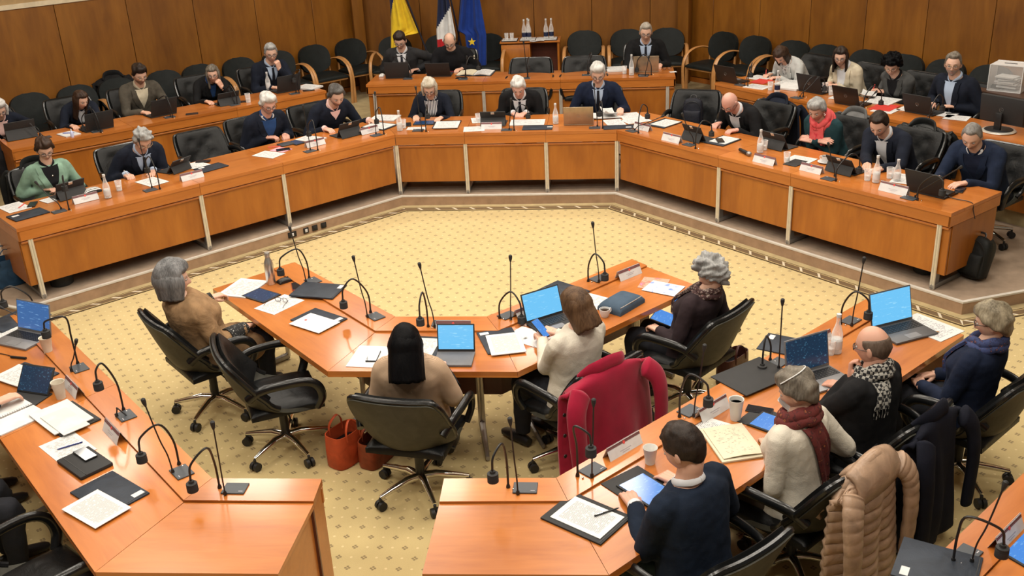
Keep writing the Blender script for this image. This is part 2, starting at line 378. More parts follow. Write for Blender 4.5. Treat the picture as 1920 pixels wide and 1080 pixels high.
# walls
ZW = 2.15
CLW = Vector((-2.87, 5.1, 0)); CRW = Vector((2.36, 5.1, 0))
def wall(name, a, d, L, seams, zt=5.2):
    """wall from a along d; panels sit proud of the dark backing on the room side"""
    rz = math.atan2(d.y, d.x); wv = struct(MB().box((L/2, .16, zt/2), (L+.2, .2, zt)).build(name, plain('dark_wall_backing', (.05, .022, .008), .8), None, (a.x, a.y, 0), rz, False))
    ed = [0.]+seams+[L]
    for x0, x1 in zip(ed, ed[1:]):
        MB().box(((x0+x1)/2, .05, (ZT+ZW)/2+.04), (x1-x0-.008, .03, ZW-ZT-.08), bev=.003, seg=1).build('panel', W_WALL, wv)
    struct(MB().box((L/2, .045, ZW+.03), (L, .05, .06)).build('trim_'+name[5:], CREAMW, None, (a.x, a.y, 0), rz, False))
    MB().box((L/2, .055, (ZW+zt)/2+.03), (L, .02, zt-ZW-.06)).build('plaster', plain('tan_plaster', (.36, .24, .11), .8), wv, smooth=False)
    struct(MB().box((L/2, .03, ZT+.035), (L, .02, .07)).build('baseboard_'+name[5:], W_EDGE, None, (a.x, a.y, 0), rz, False))
    return wv
wall('wall_back', CLW, Vector((1, 0, 0)), CRW.x-CLW.x, [1.04+.9*k for k in range(5)])
LL = 8.8
a0 = CLW+Vector((-c45, -c45, 0))*LL
wall('wall_left', a0, Vector((c45, c45, 0)), LL, sorted([LL-(.72+.94*k) for k in range(9)]))
wall('wall_right', CRW, Vector((c45, -c45, 0)), LL, [.45+.855*k for k in range(10)])
for n_, (x, y) in enumerate(((-2.80, 5.0), (2.29, 4.98))):
    struct(MB().box((0, 0, 2.6), (.17, .17, 5.2), bev=.006).build('trim_pillar_%d' % (n_+1), W_WALL, None, (x, y, 0), PI/8 if n_ == 0 else -PI/8))
struct(MB().box((0, -3.5, 5.3), (24, 22, .1)).build('ceiling', plain('ceiling_white', (.75, .72, .66), .9), smooth=False))
# ================================================================== DESKS
def frame2(a, b):
    a, b = Vector(a[:2]), Vector(b[:2]); d = b-a; return d.length, math.atan2(d.y, d.x)
def desk(a, b, zf, zt, depth, ea, eb, label, posts, end=None, low=.14, group='dais desks', pan=W_PAN):
    """desk unit whose front edge runs a->b; the sitters are on the left of that direction (local +y)"""
    L, rz = frame2(a, b); t = thing('conference_desk', label, 'desk', (a[0], a[1], zf), rz, group); H = zt-zf
    g = .0015; sw = .205
    def cut(y): return (-ea*y/depth+g, L+eb*y/depth-g)
    x0, x1 = cut(0); u0, u1 = cut(sw); w0, w1 = cut(depth)
    MB().prism([(x0, 0), (x1, 0), (u1, sw), (u0, sw)], H-.032, H).build('console_strip', W_TOP, t, smooth=False)
    u0, u1 = cut(sw+.004)
    MB().prism([(u0, sw+.004), (u1, sw+.004), (w1, depth), (w0, depth)], H-.032, H-.002).build('worktop', W_TOP, t, smooth=False)
    f0, f1 = cut(.03)
    MB().prism([(x0, .006), (x1, .006), (f1, .032), (f0, .032)], H-.125, H-.0325).build('fascia', W_EDGE, t, smooth=False)
    MB().tube([(.02, .034, H-.150), (L-.02, .034, H-.150)], .015, 10).build('molding', W_EDGE, t)
    MB().box((L/2, .05, (low+H-.145)/2), (L-.03, .02, H-.145-low), bev=.002, seg=1).build('front_panel', pan, t)
    for s in posts:
        x = .0 if s == 0 else L
        if end == 'a' and s == 0: x = .10
        if end == 'b' and s == 1: x = L-.10
        m = MB()
        for k in (-1, 1): m.tube([(x+k*.011, .022, 0), (x+k*.011, .022, H-.128)], .0125, 10)
        m.box((x, .03, (H-.13)/2), (.018, .02, H-.13))
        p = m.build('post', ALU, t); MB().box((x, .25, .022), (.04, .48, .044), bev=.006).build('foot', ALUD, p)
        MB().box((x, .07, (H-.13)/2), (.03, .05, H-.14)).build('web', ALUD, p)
    if end:
        x = .02 if end == 'a' else L-.02
        MB().box((x, depth/2+.02, (low+H-.13)/2), (.022, depth-.1, H-.13-low), bev=.002, seg=1).build('end_panel', pan, t)
        MB().box((.012 if end == 'a' else L-.012, depth/2, H-.079), (.022, depth-.012, .092), bev=.002, seg=1).build('end_fascia', W_EDGE, t)
    return t
TH = .8117; DD = .80; mt = DD*math.tan(TH/2)
bC = 1.249; aC = .458
wl = Vector((-math.cos(TH), -math.sin(TH))); wr = Vector((math.cos(TH), -math.sin(TH)))
def along(px, py, o, d): q = P(px, py, HD); return (Vector((q.x, q.y))-o).dot(d)
oL, oR = Vector((-bC, 0)), Vector((bC, 0))
jl = [along(521, 302, oL, wl), along(369.5, 342, oL, wl), along(26, 427, oL, wl)]
jr = [along(1342.5, 292.5, oR, wr), along(1476, 327.5, oR, wr), along(1775, 404.5, oR, wr)]
pl = [oL]+[oL+wl*k for k in jl]; pr = [oR]+[oR+wr*k for k in jr]
desk(pl[3], pl[2], ZD, HD, DD, 0, 0, 'long cherry desk at the left end of the dais before the woman in green', (0, 1), 'a')
desk(pl[2], pl[1], ZD, HD, DD, 0, 0, 'short empty cherry desk in the middle of the left dais wing', (1,))
desk(pl[1], pl[0], ZD, HD, DD, 0, mt, 'cherry desk before the white-haired man and the dark-haired man on the dais', ())
desk((-bC, 0), (-aC, 0), ZD, HD, DD, mt, 0, 'cherry desk before the white-haired woman in a striped blouse', (0, 1))
desk((-aC, 0), (aC, 0), ZD, HD, DD, 0, 0, 'central cherry dais desk before the grey-haired man with clasped hands', (1,))
desk((aC, 0), (bC, 0), ZD, HD, DD, 0, mt, 'cherry desk before the man in round glasses leafing through a booklet', (1,))
desk(pr[0], pr[1], ZD, HD, DD, mt, 0, 'cherry desk before the empty leather chair with a backpack and the bald man', (1,))
desk(pr[1], pr[2], ZD, HD, DD, 0, 0, 'short cherry desk before the woman in the red scarf', (1,))
desk(pr[2], pr[3], ZD, HD, DD, 0, 0, 'long cherry desk at the right end of the dais with a backpack beside it', (1,), 'b')
# rear tier desks
D2 = .62
lt = (tl[1]-tl[0]).normalized(); n4 = [tl[1]-lt*k for k in (3.9, 2.55, 1.25, 0)]
for k, (nm, po) in enumerate((('rear tier cherry desk at far left before the brunette woman', (0, 1)), ('rear tier cherry desk before the bearded man in a brown jacket', (1,)), ('rear tier cherry desk before the man resting his chin on his hand', (1,)))):
    desk(n4[k], n4[k+1], ZT, HT, D2, 0, 0, nm, po, 'a' if k == 0 else ('b' if k == 2 else None), .02, 'rear tier desks')
xs = [TC0.x+(TC1.x-TC0.x)*k for k in (0, .385, .635, 1)]
for k, (nm, po) in enumerate((('rear tier centre desk before the two men under the flags', (0, 1)), ('rear tier centre desk with nobody seated behind it', (1,)), ('rear tier centre desk with the tan laptop and a water bottle', (1,)))):
    desk((xs[k], yc), (xs[k+1], yc), ZT, HT, D2, 0, 0, nm, po, 'a' if k == 0 else ('b' if k == 2 else None), .02, 'rear tier desks')
rt = (tr[1]-tr[0]).normalized(); n4 = [tr[0]+rt*k for k in (0, 1.25, 2.5, 4.4)]
for k, (nm, po) in enumerate((('rear tier cherry desk before the woman in a pale grey blazer', (0, 1)), ('rear tier cherry desk before the curly-haired woman', (1,)), ('rear tier cherry desk at far right carrying the black monitor', (1,)))):
    desk(n4[k], n4[k+1], ZT, HT, D2, 0, 0, nm, po, 'a' if k == 0 else ('b' if k == 2 else None), .02, 'rear tier desks')
# ------------------------------------------------------------------ floor tables (console strip on the far side from the sitters)
def lerp(a, b, t): return (a[0]+(b[0]-a[0])*t, a[1]+(b[1]-a[1])*t)
def inset(poly, d):
    c = Vector((sum(p[0] for p in poly)/len(poly), sum(p[1] for p in poly)/len(poly))); return [tuple(Vector(p)+(c-Vector(p)).normalized()*d) for p in poly]
def ftable(e0, e1, s0, s1, f0, f1, label, legs=(0, 1), ends=(), name='conference_table', group='floor tables'):
    """e: outer edge of the strip, s: strip/worktop joint, f: sitters' edge; 0 -> 1 left to right"""
    o = Vector(e0); L, rz = frame2(e0, e1); t = thing(name, label, 'table', (o.x, o.y, 0), rz, group); R2 = Matrix.Rotation(-rz, 2)
    def lo(p): return tuple(R2 @ (Vector(p)-o))
    E0, E1, S0, S1, F0, F1 = (lo(p) for p in (e0, e1, s0, s1, f0, f1)); sg = -1 if S0[1] < 0 else 1
    k = .003*sg
    MB().prism(inset([E0, E1, S1, S0], .0015), HF-.03, HF+.012).build('console_strip', W_TOP, t, smooth=False)
    S0b, S1b = (S0[0], S0[1]+k), (S1[0], S1[1]+k)
    MB().prism(inset([S0b, S1b, F1, F0], .0015), HF-.03, HF).build('worktop', W_TOP, t, smooth=False)
    MB().prism([lerp(F0, S0, .0), lerp(F1, S1, .0), lerp(F1, S1, .035), lerp(F0, S0, .035)], HF-.042, HF-.0302).build('edge_band', W_EDGE, t, smooth=False)
    MB().prism([lerp(S0, F0, .02), lerp(S1, F1, .02), lerp(S1, F1, .05), lerp(S0, F0, .05)], .24, HF-.031).build('modesty_panel', W_DK, t, smooth=False)
    MB().prism([lerp(E0, S0, .06), lerp(E1, S1, .06), lerp(E1, S1, .16), lerp(E0, S0, .16)], HF-.12, HF-.031).build('fascia', W_EDGE, t, smooth=False)
    for q in legs:
        a, b = lerp(lerp(S0, S1, q), lerp(F0, F1, q), .12), lerp(lerp(S0, S1, q), lerp(F0, F1, q), .9)
        m = MB(); m.tube([(a[0]-.012, a[1], .03), (a[0]-.012, a[1], HF-.031)], .014, 8).tube([(a[0]+.012, a[1], .03), (a[0]+.012, a[1], HF-.031)], .014, 8)
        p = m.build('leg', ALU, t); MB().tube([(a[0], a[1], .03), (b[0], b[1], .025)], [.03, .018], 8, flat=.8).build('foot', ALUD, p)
    for q in ends:
        A, B, C_ = (E0, F0, S0) if q == 0 else (E1, F1, S1); ix = .012 if q == 0 else -.012
        MB().prism([(A[0]+ix*.3, A[1]+.02*sg), (B[0]+ix*.3, B[1]-.03*sg), (B[0]+ix*2, B[1]-.03*sg), (A[0]+ix*2, A[1]+.02*sg)], .05, HF-.031).build('end_panel', W_EDGE, t, smooth=False)
    return t
I = [(-1.375, -3.56), (-.325, -4.61), (.33, -4.61), (1.365, -3.55)]; T_ = [(-1.515, -3.69), (-.42, -4.84), (.435, -4.84), (1.48, -3.685)]; O_ = [(-1.88, -4.07), (-.61, -5.41), (.62, -5.41), (1.85, -4.07)]
for k, nm in enumerate(('left arm of the centre table with the steel bottle', 'middle section of the centre table with the bright tablet', 'right arm of the centre table with the blue pouch')):
    ftable(I[k], I[k+1], T_[k], T_[k+1], O_[k], O_[k+1], nm, (.12, .88) if k != 1 else (.82,), (), 'centre_table', 'centre table sections')
# second ring, left
dL = Vector((-.7071, .7071)); E1 = (-.915, -6.64); S1 = (-.99, -6.842); F1 = (-1.2, -7.405)
def al(p, s, d=dL): return tuple(Vector(p)+d*s)
ftable(E1, (-.313, -6.63), S1, (-.303, -6.83), F1, (-.318, -7.385), 'bare end section of the near left table by the gap', (.9,), (1,))
ftable(al(E1, 1.45), E1, al(S1, 1.50), S1, al(F1, 1.62), F1, 'near left table section with the printed chart and dark folders', (.5,))
ftable(al(E1, 3.1), al(E1, 1.45), al(S1, 3.2), al(S1, 1.50), al(F1, 3.45), al(F1, 1.62), 'left table section with the open laptop, nearest the dais', (.1, .9))
# second ring, right
E2 = (.927, -6.59); S2 = (.997, -6.79); F2 = (1.205, -7.335); Ef = (3.0, -4.32); Sf = (3.145, -4.45); Ff = (3.486, -4.883)
ftable((.337, -6.61), E2, (.345, -6.815), S2, (.352, -7.36), F2, 'bare end section of the near right table by the gap', (.1,), (0,))
ftable(E2, lerp(E2, Ef, .56), S2, lerp(S2, Sf, .56), F2, lerp(F2, Ff, .57), 'near right table section before the man in the navy suit', (.5,))
ftable(lerp(E2, Ef, .56), Ef, lerp(S2, Sf, .56), Sf, lerp(F2, Ff, .57), Ff, 'right table section with two open laptops', (.1, .92), (1,))
# third ring, bottom right corner
dR3 = Vector((.67, .742)); E3 = (2.05, -7.86); n3 = Vector((.742, -.67))
S3 = tuple(Vector(E3)+n3*.205); F3 = tuple(Vector(E3)+n3*.78)
ftable(E3, al(E3, 2.9, dR3), S3, al(S3, 2.9, dR3), F3, al(F3, 2.9, dR3), 'table corner with a folder in the bottom right foreground', (.1, .9))
# ================================================================== CHAIRS
def pillow(m, c, w, d, h, M=None, n=14, tuft=(), puff=2.6, mi=0):
    top = []
    for i in range(n+1):
        r = []
        for j in range(n+1):
            u, v = -1+2*i/n, -1+2*j/n; u = math.sin(u*PI/2); v = math.sin(v*PI/2)
            e = max(0, 1-abs(u)**puff)**.5*max(0, 1-abs(v)**puff)**.5; z = h*(.35+.65*e)
            for tx, ty, td, tr in tuft: z -= td*math.exp(-((u*w/2-tx)**2+(v*d/2-ty)**2)/tr**2)
            r.append((c[0]+u*w/2, c[1]+v*d/2, c[2]+z))
        top.append(r)
    v = [p for r in top for p in r]+[(p[0], p[1], c[2]) for r in top for p in r]; f = []; K = (n+1)**2; C_ = n+1
    for i in range(n):
        for j in range(n):
            a, b, cc, dd = i*C_+j, i*C_+j+1, (i+1)*C_+j+1, (i+1)*C_+j; f.append((a, dd, cc, b)); f.append((K+a, K+b, K+cc, K+dd))
    for j in range(n):
        f.append((j, j+1, K+j+1, K+j)); a = n*C_+j; f.append((a+1, a, K+a, K+a+1)); a, b = j*C_, (j+1)*C_; f.append((b, a, K+a, K+b)); a += n; b += n; f.append((a, b, K+b, K+a))
    return m.add(v, f, mi, M)
def swivel_chair():
    t = thing('swivel_chair', 'black leather swivel chair', 'chair')
    pr_ = [(-.375, .845, .225, .02), (-.37, .825, .262, .03), (-.345, .74, .285, .06), (-.305, .62, .292, .095), (-.255, .50, .292, .125), (-.18, .415, .285, .12), (-.06, .375, .27, .085), (.10, .37, .255, .05), (.235, .385, .235, .03)]
    path = bez([(p[0], p[1], p[2]) for p in pr_], 3); wr_ = bez([(p[3], 0, 0) for p in pr_], 3)
    def surf(off, k, i0=0, i1=None, nw=15):
        rows = []
        for i in range(i0, i1 or len(path)):
            a = path[max(i-1, 0)]; b = path[min(i+1, len(path)-1)]; tg = Vector((b.x-a.x, b.y-a.y)).normalized(); n = Vector((-tg.y, tg.x))   # points forward/up
            y, z, hw = path[i]; r = []
            for j in range(nw):
                u = -1+2*j/(nw-1); q = off+wr_[i].x*abs(u)**2.2
                r.append((u*hw*k, y+n.x*q, z+n.y*q))
            rows.append(r)
        return rows
    MB().sheet(surf(0, 1), .026).build('shell', SHELL, t)
    # padded back cushion: a thick sheet hugging the shell
    rows = surf(.034, .93, 1, 15); rr = []
    for i, r in enumerate(rows):
        rr.append([]); 
        for j, p in enumerate(r):
            u = -1+2*j/14; e = .028*math.cos(u*PI/2)**.5*math.sin(PI*(i+1)/(len(rows)+1))**.6
            for tu, ti in ((-.4, 5), (.4, 5), (-.4, 9), (.4, 9), (0, 7)): e -= .02*math.exp(-((u-tu)/.16)**2-((i-ti)/1.1)**2)
            rr[-1].append((p[0], p[1]+e, p[2]))
    MB().sheet(rr, .03).build('back_cushion', LEATH, t)
    m = MB(); pillow(m, (0, .01, .40), .50, .48, .095, tuft=[(x, y, .018, .05) for x, y in ((-.11, -.05), (.11, -.05), (-.11, .1), (.11, .1), (0, .02))]); m.build('seat_cushion', LEATH, t)
    s = surf(.012, 1.0); e = [r[0] for r in s[:19]][::-1]+[(p[0], p[1], p[2]+.004) for p in s[0][1:-1]]+[r[-1] for r in s[:19]]
    MB().tube(e, .0185, 8).build('rim', RIM, t)
    for sx in (-1, 1):
        MB().tube(bez([(sx*.262, -.235, .575), (sx*.298, -.15, .638), (sx*.315, .0, .655), (sx*.315, .14, .645), (sx*.305, .215, .59), (sx*.29, .235, .50), (sx*.265, .20, .42)], 5), (.030), 10, flat=.75).build('armrest', RIM, t)
    MB().lathe([(.028, .10), (.03, .3), (.05, .31), (.06, .36), (0, .365)], 12).build('column', BLK, t)
    MB().tube([(.05, .02, .345), (.2, .02, .34), (.24, .02, .335)], [.006, .006, .012], 6).build('lever', BLK, t)
    for k in range(5):
        a = 2*PI*k/5+.3; M = Matrix.Rotation(a, 4, 'Z')
        l = MB().tube([(0, 0, .115), (.10, 0, .125), (.22, 0, .105), (.305, 0, .09)], [(.026, .03), (.024, .024), (.02, .018), (.014, .014)], 10, M=M).build('base_leg', CHROME, t)
        m = MB()
        for sy in (-.017, .017): m.tube([(.305, sy-.011, .031), (.305, sy+.011, .031)], .031, 12, M=M)
        m.tube([(.305, 0, .04), (.305, 0, .085)], .01, 8, M=M); m.build('caster', RUB, l)
    return t
def wall_chair():
    t = thing('armchair', 'black armchair with bentwood arms', 'chair')
    m = MB(); rows = []
    for i in range(19):          # oval padded back
        a = -1+2*i/18; a = .992*math.sin(a*PI/2); hw = .265*(max(0., 1-abs(a)**2.6)**(1/2.6)); r = []
        for j in range(13):
            u = math.sin((-1+2*j/12)*PI/2); r.append((u*hw, -.235-.09*(a*.5+.5)+.035*(u*u)*(hw/.265)**2, .66+a*.205))
        rows.append(r)
    m.sheet(rows, .05); m.build('backrest', VINYL, t)
    m = MB(); pillow(m, (0, .02, .405), .53, .50, .075, n=12, puff=4); m.build('seat', VINYL, t)
    for sx in (-1, 1):
        MB().tube(bez([(sx*.285, .27, 0), (sx*.29, .285, .22), (sx*.295, .285, .42), (sx*.295, .22, .57), (sx*.295, .07, .645), (sx*.29, -.10, .655), (sx*.275, -.23, .63)], 6), [(.013, .026)]*37, 8, up=(0, 1, 0)).build('bentwood_arm', W_ARM, t)
        MB().tube([(sx*.24, -.30, 0), (sx*.24, -.24, .42), (sx*.235, -.26, .60)], [(.014, .022)]*3, 8).build('rear_leg', W_ARM, t)
    MB().box((0, .02, .39), (.52, .46, .03), bev=.005).build('seat_rail', W_ARM, t)
    return t
SW0 = swivel_chair(); WC0 = wall_chair(); USED = {'s': 0, 'w': 0}
def place_swivel(x, y, z, rz, label, group='leather swivel chairs'):
    if not USED['s']: USED['s'] = 1; SW0.location = (x, y, z); SW0.rotation_euler = (0, 0, rz); SW0['label'] = label; SW0['group'] = group; return SW0
    return copy_tree(SW0, (x, y, z), rz, label, group)
def place_wall(x, y, z, rz, label, group='armchairs along the walls'):
    if not USED['w']: USED['w'] = 1; WC0.location = (x, y, z); WC0.rotation_euler = (0, 0, rz); WC0['label'] = label; WC0['group'] = group; return WC0
    return copy_tree(WC0, (x, y, z), rz, label, group)
ordn = ['first', 'second', 'third', 'fourth', 'fifth', 'sixth', 'seventh', 'eighth', 'ninth', 'tenth', 'eleventh']
# left wall row: tops of the backs measured in the photograph
zc = ZT+.85
for k, (px, py) in enumerate(((50, 177), (138, 163), (208, 147), (305, 136), (368, 123), (445, 111), (522, 100), (590, 88), (655, 76))):
    q = P(px, py, zc); s_ = (q.x-CLW.x)*-c45+(q.y-CLW.y)*-c45; p = CLW+Vector((-c45, -c45, 0))*s_+Vector((c45, -c45, 0))*.46
    place_wall(p.x, p.y, ZT, -PI*.75+random.uniform(-.05, .05), '%s black wood-armed armchair from the left along the left wall' % ordn[k], 'armchairs along the left wall')
for k, px in enumerate((735, 822, 910, 1095, 1178, 1250)):
    q = PV(px, 62, (0, 4.75, 0), (0, 1, 0)); place_wall(q.x, 4.60, ZT, PI+random.uniform(-.05, .05), '%s black wood-armed armchair from the left along the back wall' % ordn[k], 'armchairs along the back wall')
for k, (px, py) in enumerate(((1360, 62), (1420, 70), (1492, 79), (1545, 88), (1622, 98), (1692, 108), (1758, 120), (1848, 131))):
    q = P(px, py, zc); s_ = (q.x-CRW.x)*c45+(q.y-CRW.y)*-c45; p = CRW+Vector((c45, -c45, 0))*s_+Vector((-c45, -c45, 0))*.46
    place_wall(p.x, p.y, ZT, PI*.75+random.uniform(-.05, .05), '%s black wood-armed armchair from the left along the right wall' % ordn[k], 'armchairs along the right wall')
# ================================================================== ZONES: table top height, direction the sitter faces
def ang(a, b): return math.atan2(b[1]-a[1], b[0]-a[0])
ZONE = {'DL': (HD, PI+TH), 'DC': (HD, PI), 'DR': (HD, PI-TH), 'TL': (HT, PI+ang(tl[0], tl[1])), 'TC': (HT, PI), 'TR': (HT, PI+ang(tr[0], tr[1])),
        'CL': (HF, ang(I[0], I[1])), 'CM': (HF, 0.), 'CR': (HF, ang(I[2], I[3])), 'LL': (HF, -PI/4), 'LM': (HF, 0.), 'RM': (HF, 0.), 'RR': (HF, ang(E2, Ef)), 'R3': (HF, math.atan2(.742, .67))}
def facing(rz): return Vector((-math.sin(rz), math.cos(rz), 0))
# ================================================================== MICROPHONES AND READING LAMPS
VH = Vector((CW.x, CW.y, 0)).normalized()
def station(zone, plate, mic, tip, lamp, arch, head, who, lift=0., bent=None, so=1.):
    z, rz = ZONE[zone]; seat = -facing(rz); z += lift; VN = VH if so else -seat; MG, LG = 'gooseneck microphones on the desks', 'gooseneck reading lamps on the desks'
    if plate:
        b = P(*mic, z+.008); pc = P(*plate, z); t = thing('microphone', 'black gooseneck microphone '+who, 'microphone', pc, rz, MG); Rm = Matrix.Rotation(-rz, 3, 'Z')
        lo = lambda v: Rm @ (v-pc)
        MB().box((0, 0, .004), (.125, .095, .008), bev=.002, seg=1).box((.04, -.03, .0085), (.022, .005, .001), mi=1).build('base_plate', [GREYF, INK], t)
        e = PV(*tip, b, VN); bl = lo(b); el = lo(e)
        if bent: mid = lo(PV(*bent, b, VN)); path = bez([bl, (bl+mid)/2+Vector((0, 0, .02)), mid, el], 6)
        else:
            mid = bl.lerp(el, .5)+Vector((0, 0, 0)); bl2 = bl+Vector((0, 0, .05)); path = bez([bl, bl.lerp(mid, .5)*.5+(bl+Vector((0, 0, (el.z-bl.z)*.25)))*.5, mid, el], 5)
        r = .0042 if zone in ('CL', 'CM', 'CR', 'LL', 'LM', 'RM', 'RR', 'R3') else .0048
        MB().tube(path, r, 6).build('gooseneck', BLK, t)
        d = (path[-1]-path[-3]).normalized(); m = MB().tube([path[-1]-d*.01, path[-1]+d*.004, path[-1]+d*.018, path[-1]+d*.034, path[-1]+d*.040], [.0055, .0095, .0125, .0125, .006], 8); m.build('capsule', BLKM, t)
        MB().tube([bl-Vector((0, 0, .002)), bl+Vector((0, 0, .018))], [.011, .008], 8).build('socket', BLK, t)
    if lamp:
        b = P(*lamp, z); t = thing('reading_lamp', 'black gooseneck reading lamp '+who, 'lamp', b, 0, LG)
        a = PV(*arch, b+seat*.07*so, VN)-b; h = PV(*head, b+seat*.13*so, VN)-b; r = .0062
        up = Vector((0, 0, 1)); side = Vector((h.x, h.y, 0))
        p1 = up*max(.02, a.z*.55)+Vector((a.x, a.y, 0))*.08
        hn = h+up*.05; p3 = a.lerp(hn, .6)+Vector((h.x-a.x, h.y-a.y, 0))*.25+up*.02
        MB().tube(bez([Vector((0, 0, 0)), p1, a, p3, hn, h+up*.02], 6), r, 7).build('gooseneck', BLK, t)
        MB().lathe([(.010, 0), (.012, .004), (.008, .02)], 10).build('ferrule', BLK, t)
        m = MB(); prof = [(.0, .032), (.013, .032), (.015, .02), (.028, .017), (.029, .010), (.027, .008), (.029, .005), (.027, .002), (.029, -.002), (.029, -.03), (.022, -.031), (.018, -.022), (0, -.022)]
        m.lathe(prof, 16, M=Matrix.Translation(h)); hd = m.build('lamp_head', BLKM, t)
        MB().ell((seat.x*.0+.028, -.02, .004), (.006, .006, .006), nu=8, nv=6).build('switch', CHROME, t)
S_ = station
S_('CL', (587, 527), (574, 529), (545, 433), (580, 522), (557, 467), (526, 509), 'at the far end of the centre table, by the steel bottle', .012)
S_('CL', (704, 594), (689, 594), (664, 489), (695, 586), (662, 523), (644, 570), 'on the left arm of the centre table, near its bend', .012)
S_('CM', (827, 607), (815, 613), (788, 502), (803, 613), (792, 548), (788, 602), 'before the black-haired woman at the centre table', .012)
S_('CR', (952, 592), (958, 598), (957, 488), (937, 597), (957, 547), (978, 598), 'before the woman in the cream jumper', .012)
S_('CR', (1122, 523), (1123, 528), (1112, 425), (1103, 528), (1115, 476), (1134, 518), 'on the right arm of the centre table, beside the blue pouch', .012)
S_('RR', (1595, 602), (1597, 610), (1619, 492), (1576, 608), (1603, 547), (1628, 590), 'at the far end of the right table by the pale screen', .012)
S_('RR', (1459, 681), (1460, 690), (1467, 571), (1444, 676), (1437, 630), (1429, 690), 'beside the black desk mat on the right table', .012)
S_('RR', (1293, 771), (1301, 780), (1320, 657), (1274, 782), (1293, 702), (1328, 752), 'on the right table before the cream booklet', .012)
S_('RR', (1111, 882), (1110, 893), (1113, 760), (1083, 893), (1076, 800), (1108, 845), 'before the man in the navy suit, against the red coat', .012)
S_('RM', (985, 916), (971, 925), (957, 795), (953, 914), (941, 832), (924, 893), 'on the bare end of the near right table', .012)
S_('LM', (441, 917), (422, 926), (400, 802), (412, 915), (387, 840), (360, 911), 'on the bare end of the near left table', .012)
S_('LL', (341, 886), (324, 885), (272, 759), (336, 871), (297, 796), (265, 857), 'on the near left table, second from its end', .012)
S_('LL', (236, 780), (219, 780), (262, 800), (232, 769), (192, 682), (184, 722), 'on the left table beside the printed chart', .012, bent=(222, 767))
S_('LL', (149, 691), (134, 695), (142, 645), (146, 682), (122, 595), (86, 625), 'on the left table beside the patterned paper cup', .012)
S_('LL', (80, 590), (66, 600), (5, 578), (66, 586), (22, 537), (6, 569), 'at the top left end of the left table', .012, bent=(40, 594))
S_('R3', (1813, 1040), (1822, 1053), (1881, 916), (1787, 1053), (1814, 969), (1879, 1032), 'in the bottom right foreground', .012)
S_('DL', (111, 397), (115, 392), (71, 346), (130, 394), (118, 331), (121, 352), 'before the woman in the green blazer')
S_('DL', (282, 357), (285, 352), (261, 266), (300, 355), (281, 295), (276, 318), 'before the man writing in a navy suit')
S_('DL', (581, 284), (582, 281), (569, 203), (596, 282), (586, 226), (579, 250), 'before the white-haired man in glasses')
S_('DL', (706, 254), (705, 251), (703, 178), (720, 252), (712, 202), (706, 227), 'before the man with swept-back dark hair')
S_('DC', (784, 245), (791, 246), (780, 168), (799, 247), (800, 197), (802, 217), 'before the woman in the striped blouse')
S_('DC', (950, 244), (955, 243), (958, 190), (964, 245), (974, 197), (990, 217), 'before the grey-haired man with clasped hands')
S_('DC', (1115, 240), (1120, 237), (1114, 162), (1130, 241), (1128, 190), (1124, 213), 'before the man in round glasses at the centre desk')
S_('DR', (1185, 246), (1190, 244), (1240, 219), (1197, 250), (1204, 197), (1214, 217), 'before the empty chair holding a backpack', bent=(1204, 234))
S_('DR', (1292, 272), (1301, 270), (1281, 218), (1304, 279), (1317, 227), (1334, 250), 'before the bald man on the dais')
S_('DR', (1554, 336), (1565, 330), (1554, 274), (1567, 340), (1596, 289), (1611, 318), 'beside the coffee cup on the right dais wing')
S_('DR', (1705, 372), (1716, 370), (1797, 316), (1720, 376), (1752, 329), (1767, 360), 'at the right end of the dais, before the black laptop', bent=(1728, 356), so=0)
S_('TL', (85, 258), (80, 256), (60, 236), (75, 254), (50, 229), (28, 250), 'before the white-haired woman at the far left edge')
S_('TL', (182, 247), (185, 246), (170, 205), (189, 249), (171, 204), (156, 240), 'before the brunette woman on the rear tier')
S_('TL', (318, 220), (320, 219), (312, 185), (324, 221), (309, 180), (296, 207), 'before the bearded man in a brown jacket')
S_('TL', (440, 197), (440, 195), (431, 172), (445, 196), (431, 160), (426, 188), 'before the woman in glasses with her hand to her mouth')
S_('TL', (552, 176), (555, 174), (560, 140), (561, 175), (562, 131), (551, 150), 'before the man resting his chin on his hand')
S_('TC', (765, 148), (768, 146), (763, 110), (771, 147), (755, 107), (739, 118), 'before the man in a black tie under the flags')
S_('TC', (868, 149), (872, 147), (875, 110), (874, 147), (881, 106), (897, 127), 'before the uniformed man under the flags')
S_('TC', (985, 147), (989, 145), (982, 82), (990, 146), (992, 108), (990, 125), 'before the left empty chair at the rear centre desk')
S_('TC', (1100, 141), (1104, 138), (1108, 108), (1102, 140), (1109, 100), (1105, 115), 'before the right empty chair at the rear centre desk')
S_('TC', (1206, 143), (1210, 142), (1216, 110), (1221, 141), (1209, 102), (1194, 130), 'beside the tan laptop on the rear centre desk')
S_('TR', (1388, 160), (1396, 161), (1405, 130), (1402, 162), (1410, 118), (1408, 140), 'before the woman writing in a pale blazer')
S_('TR', (1494, 184), (1500, 182), (1530, 150), (1506, 182), (1524, 144), (1546, 165), 'before the woman in the cream cardigan')
S_('TR', (1606, 204), (1612, 203), (1640, 175), (1619, 202), (1637, 161), (1652, 192), 'before the curly-haired woman on the rear tier')
S_('TR', (1728, 228), (1735, 226), (1756, 200), (1742, 227), (1760, 178), (1767, 202), 'before the man in a pale blue shirt')
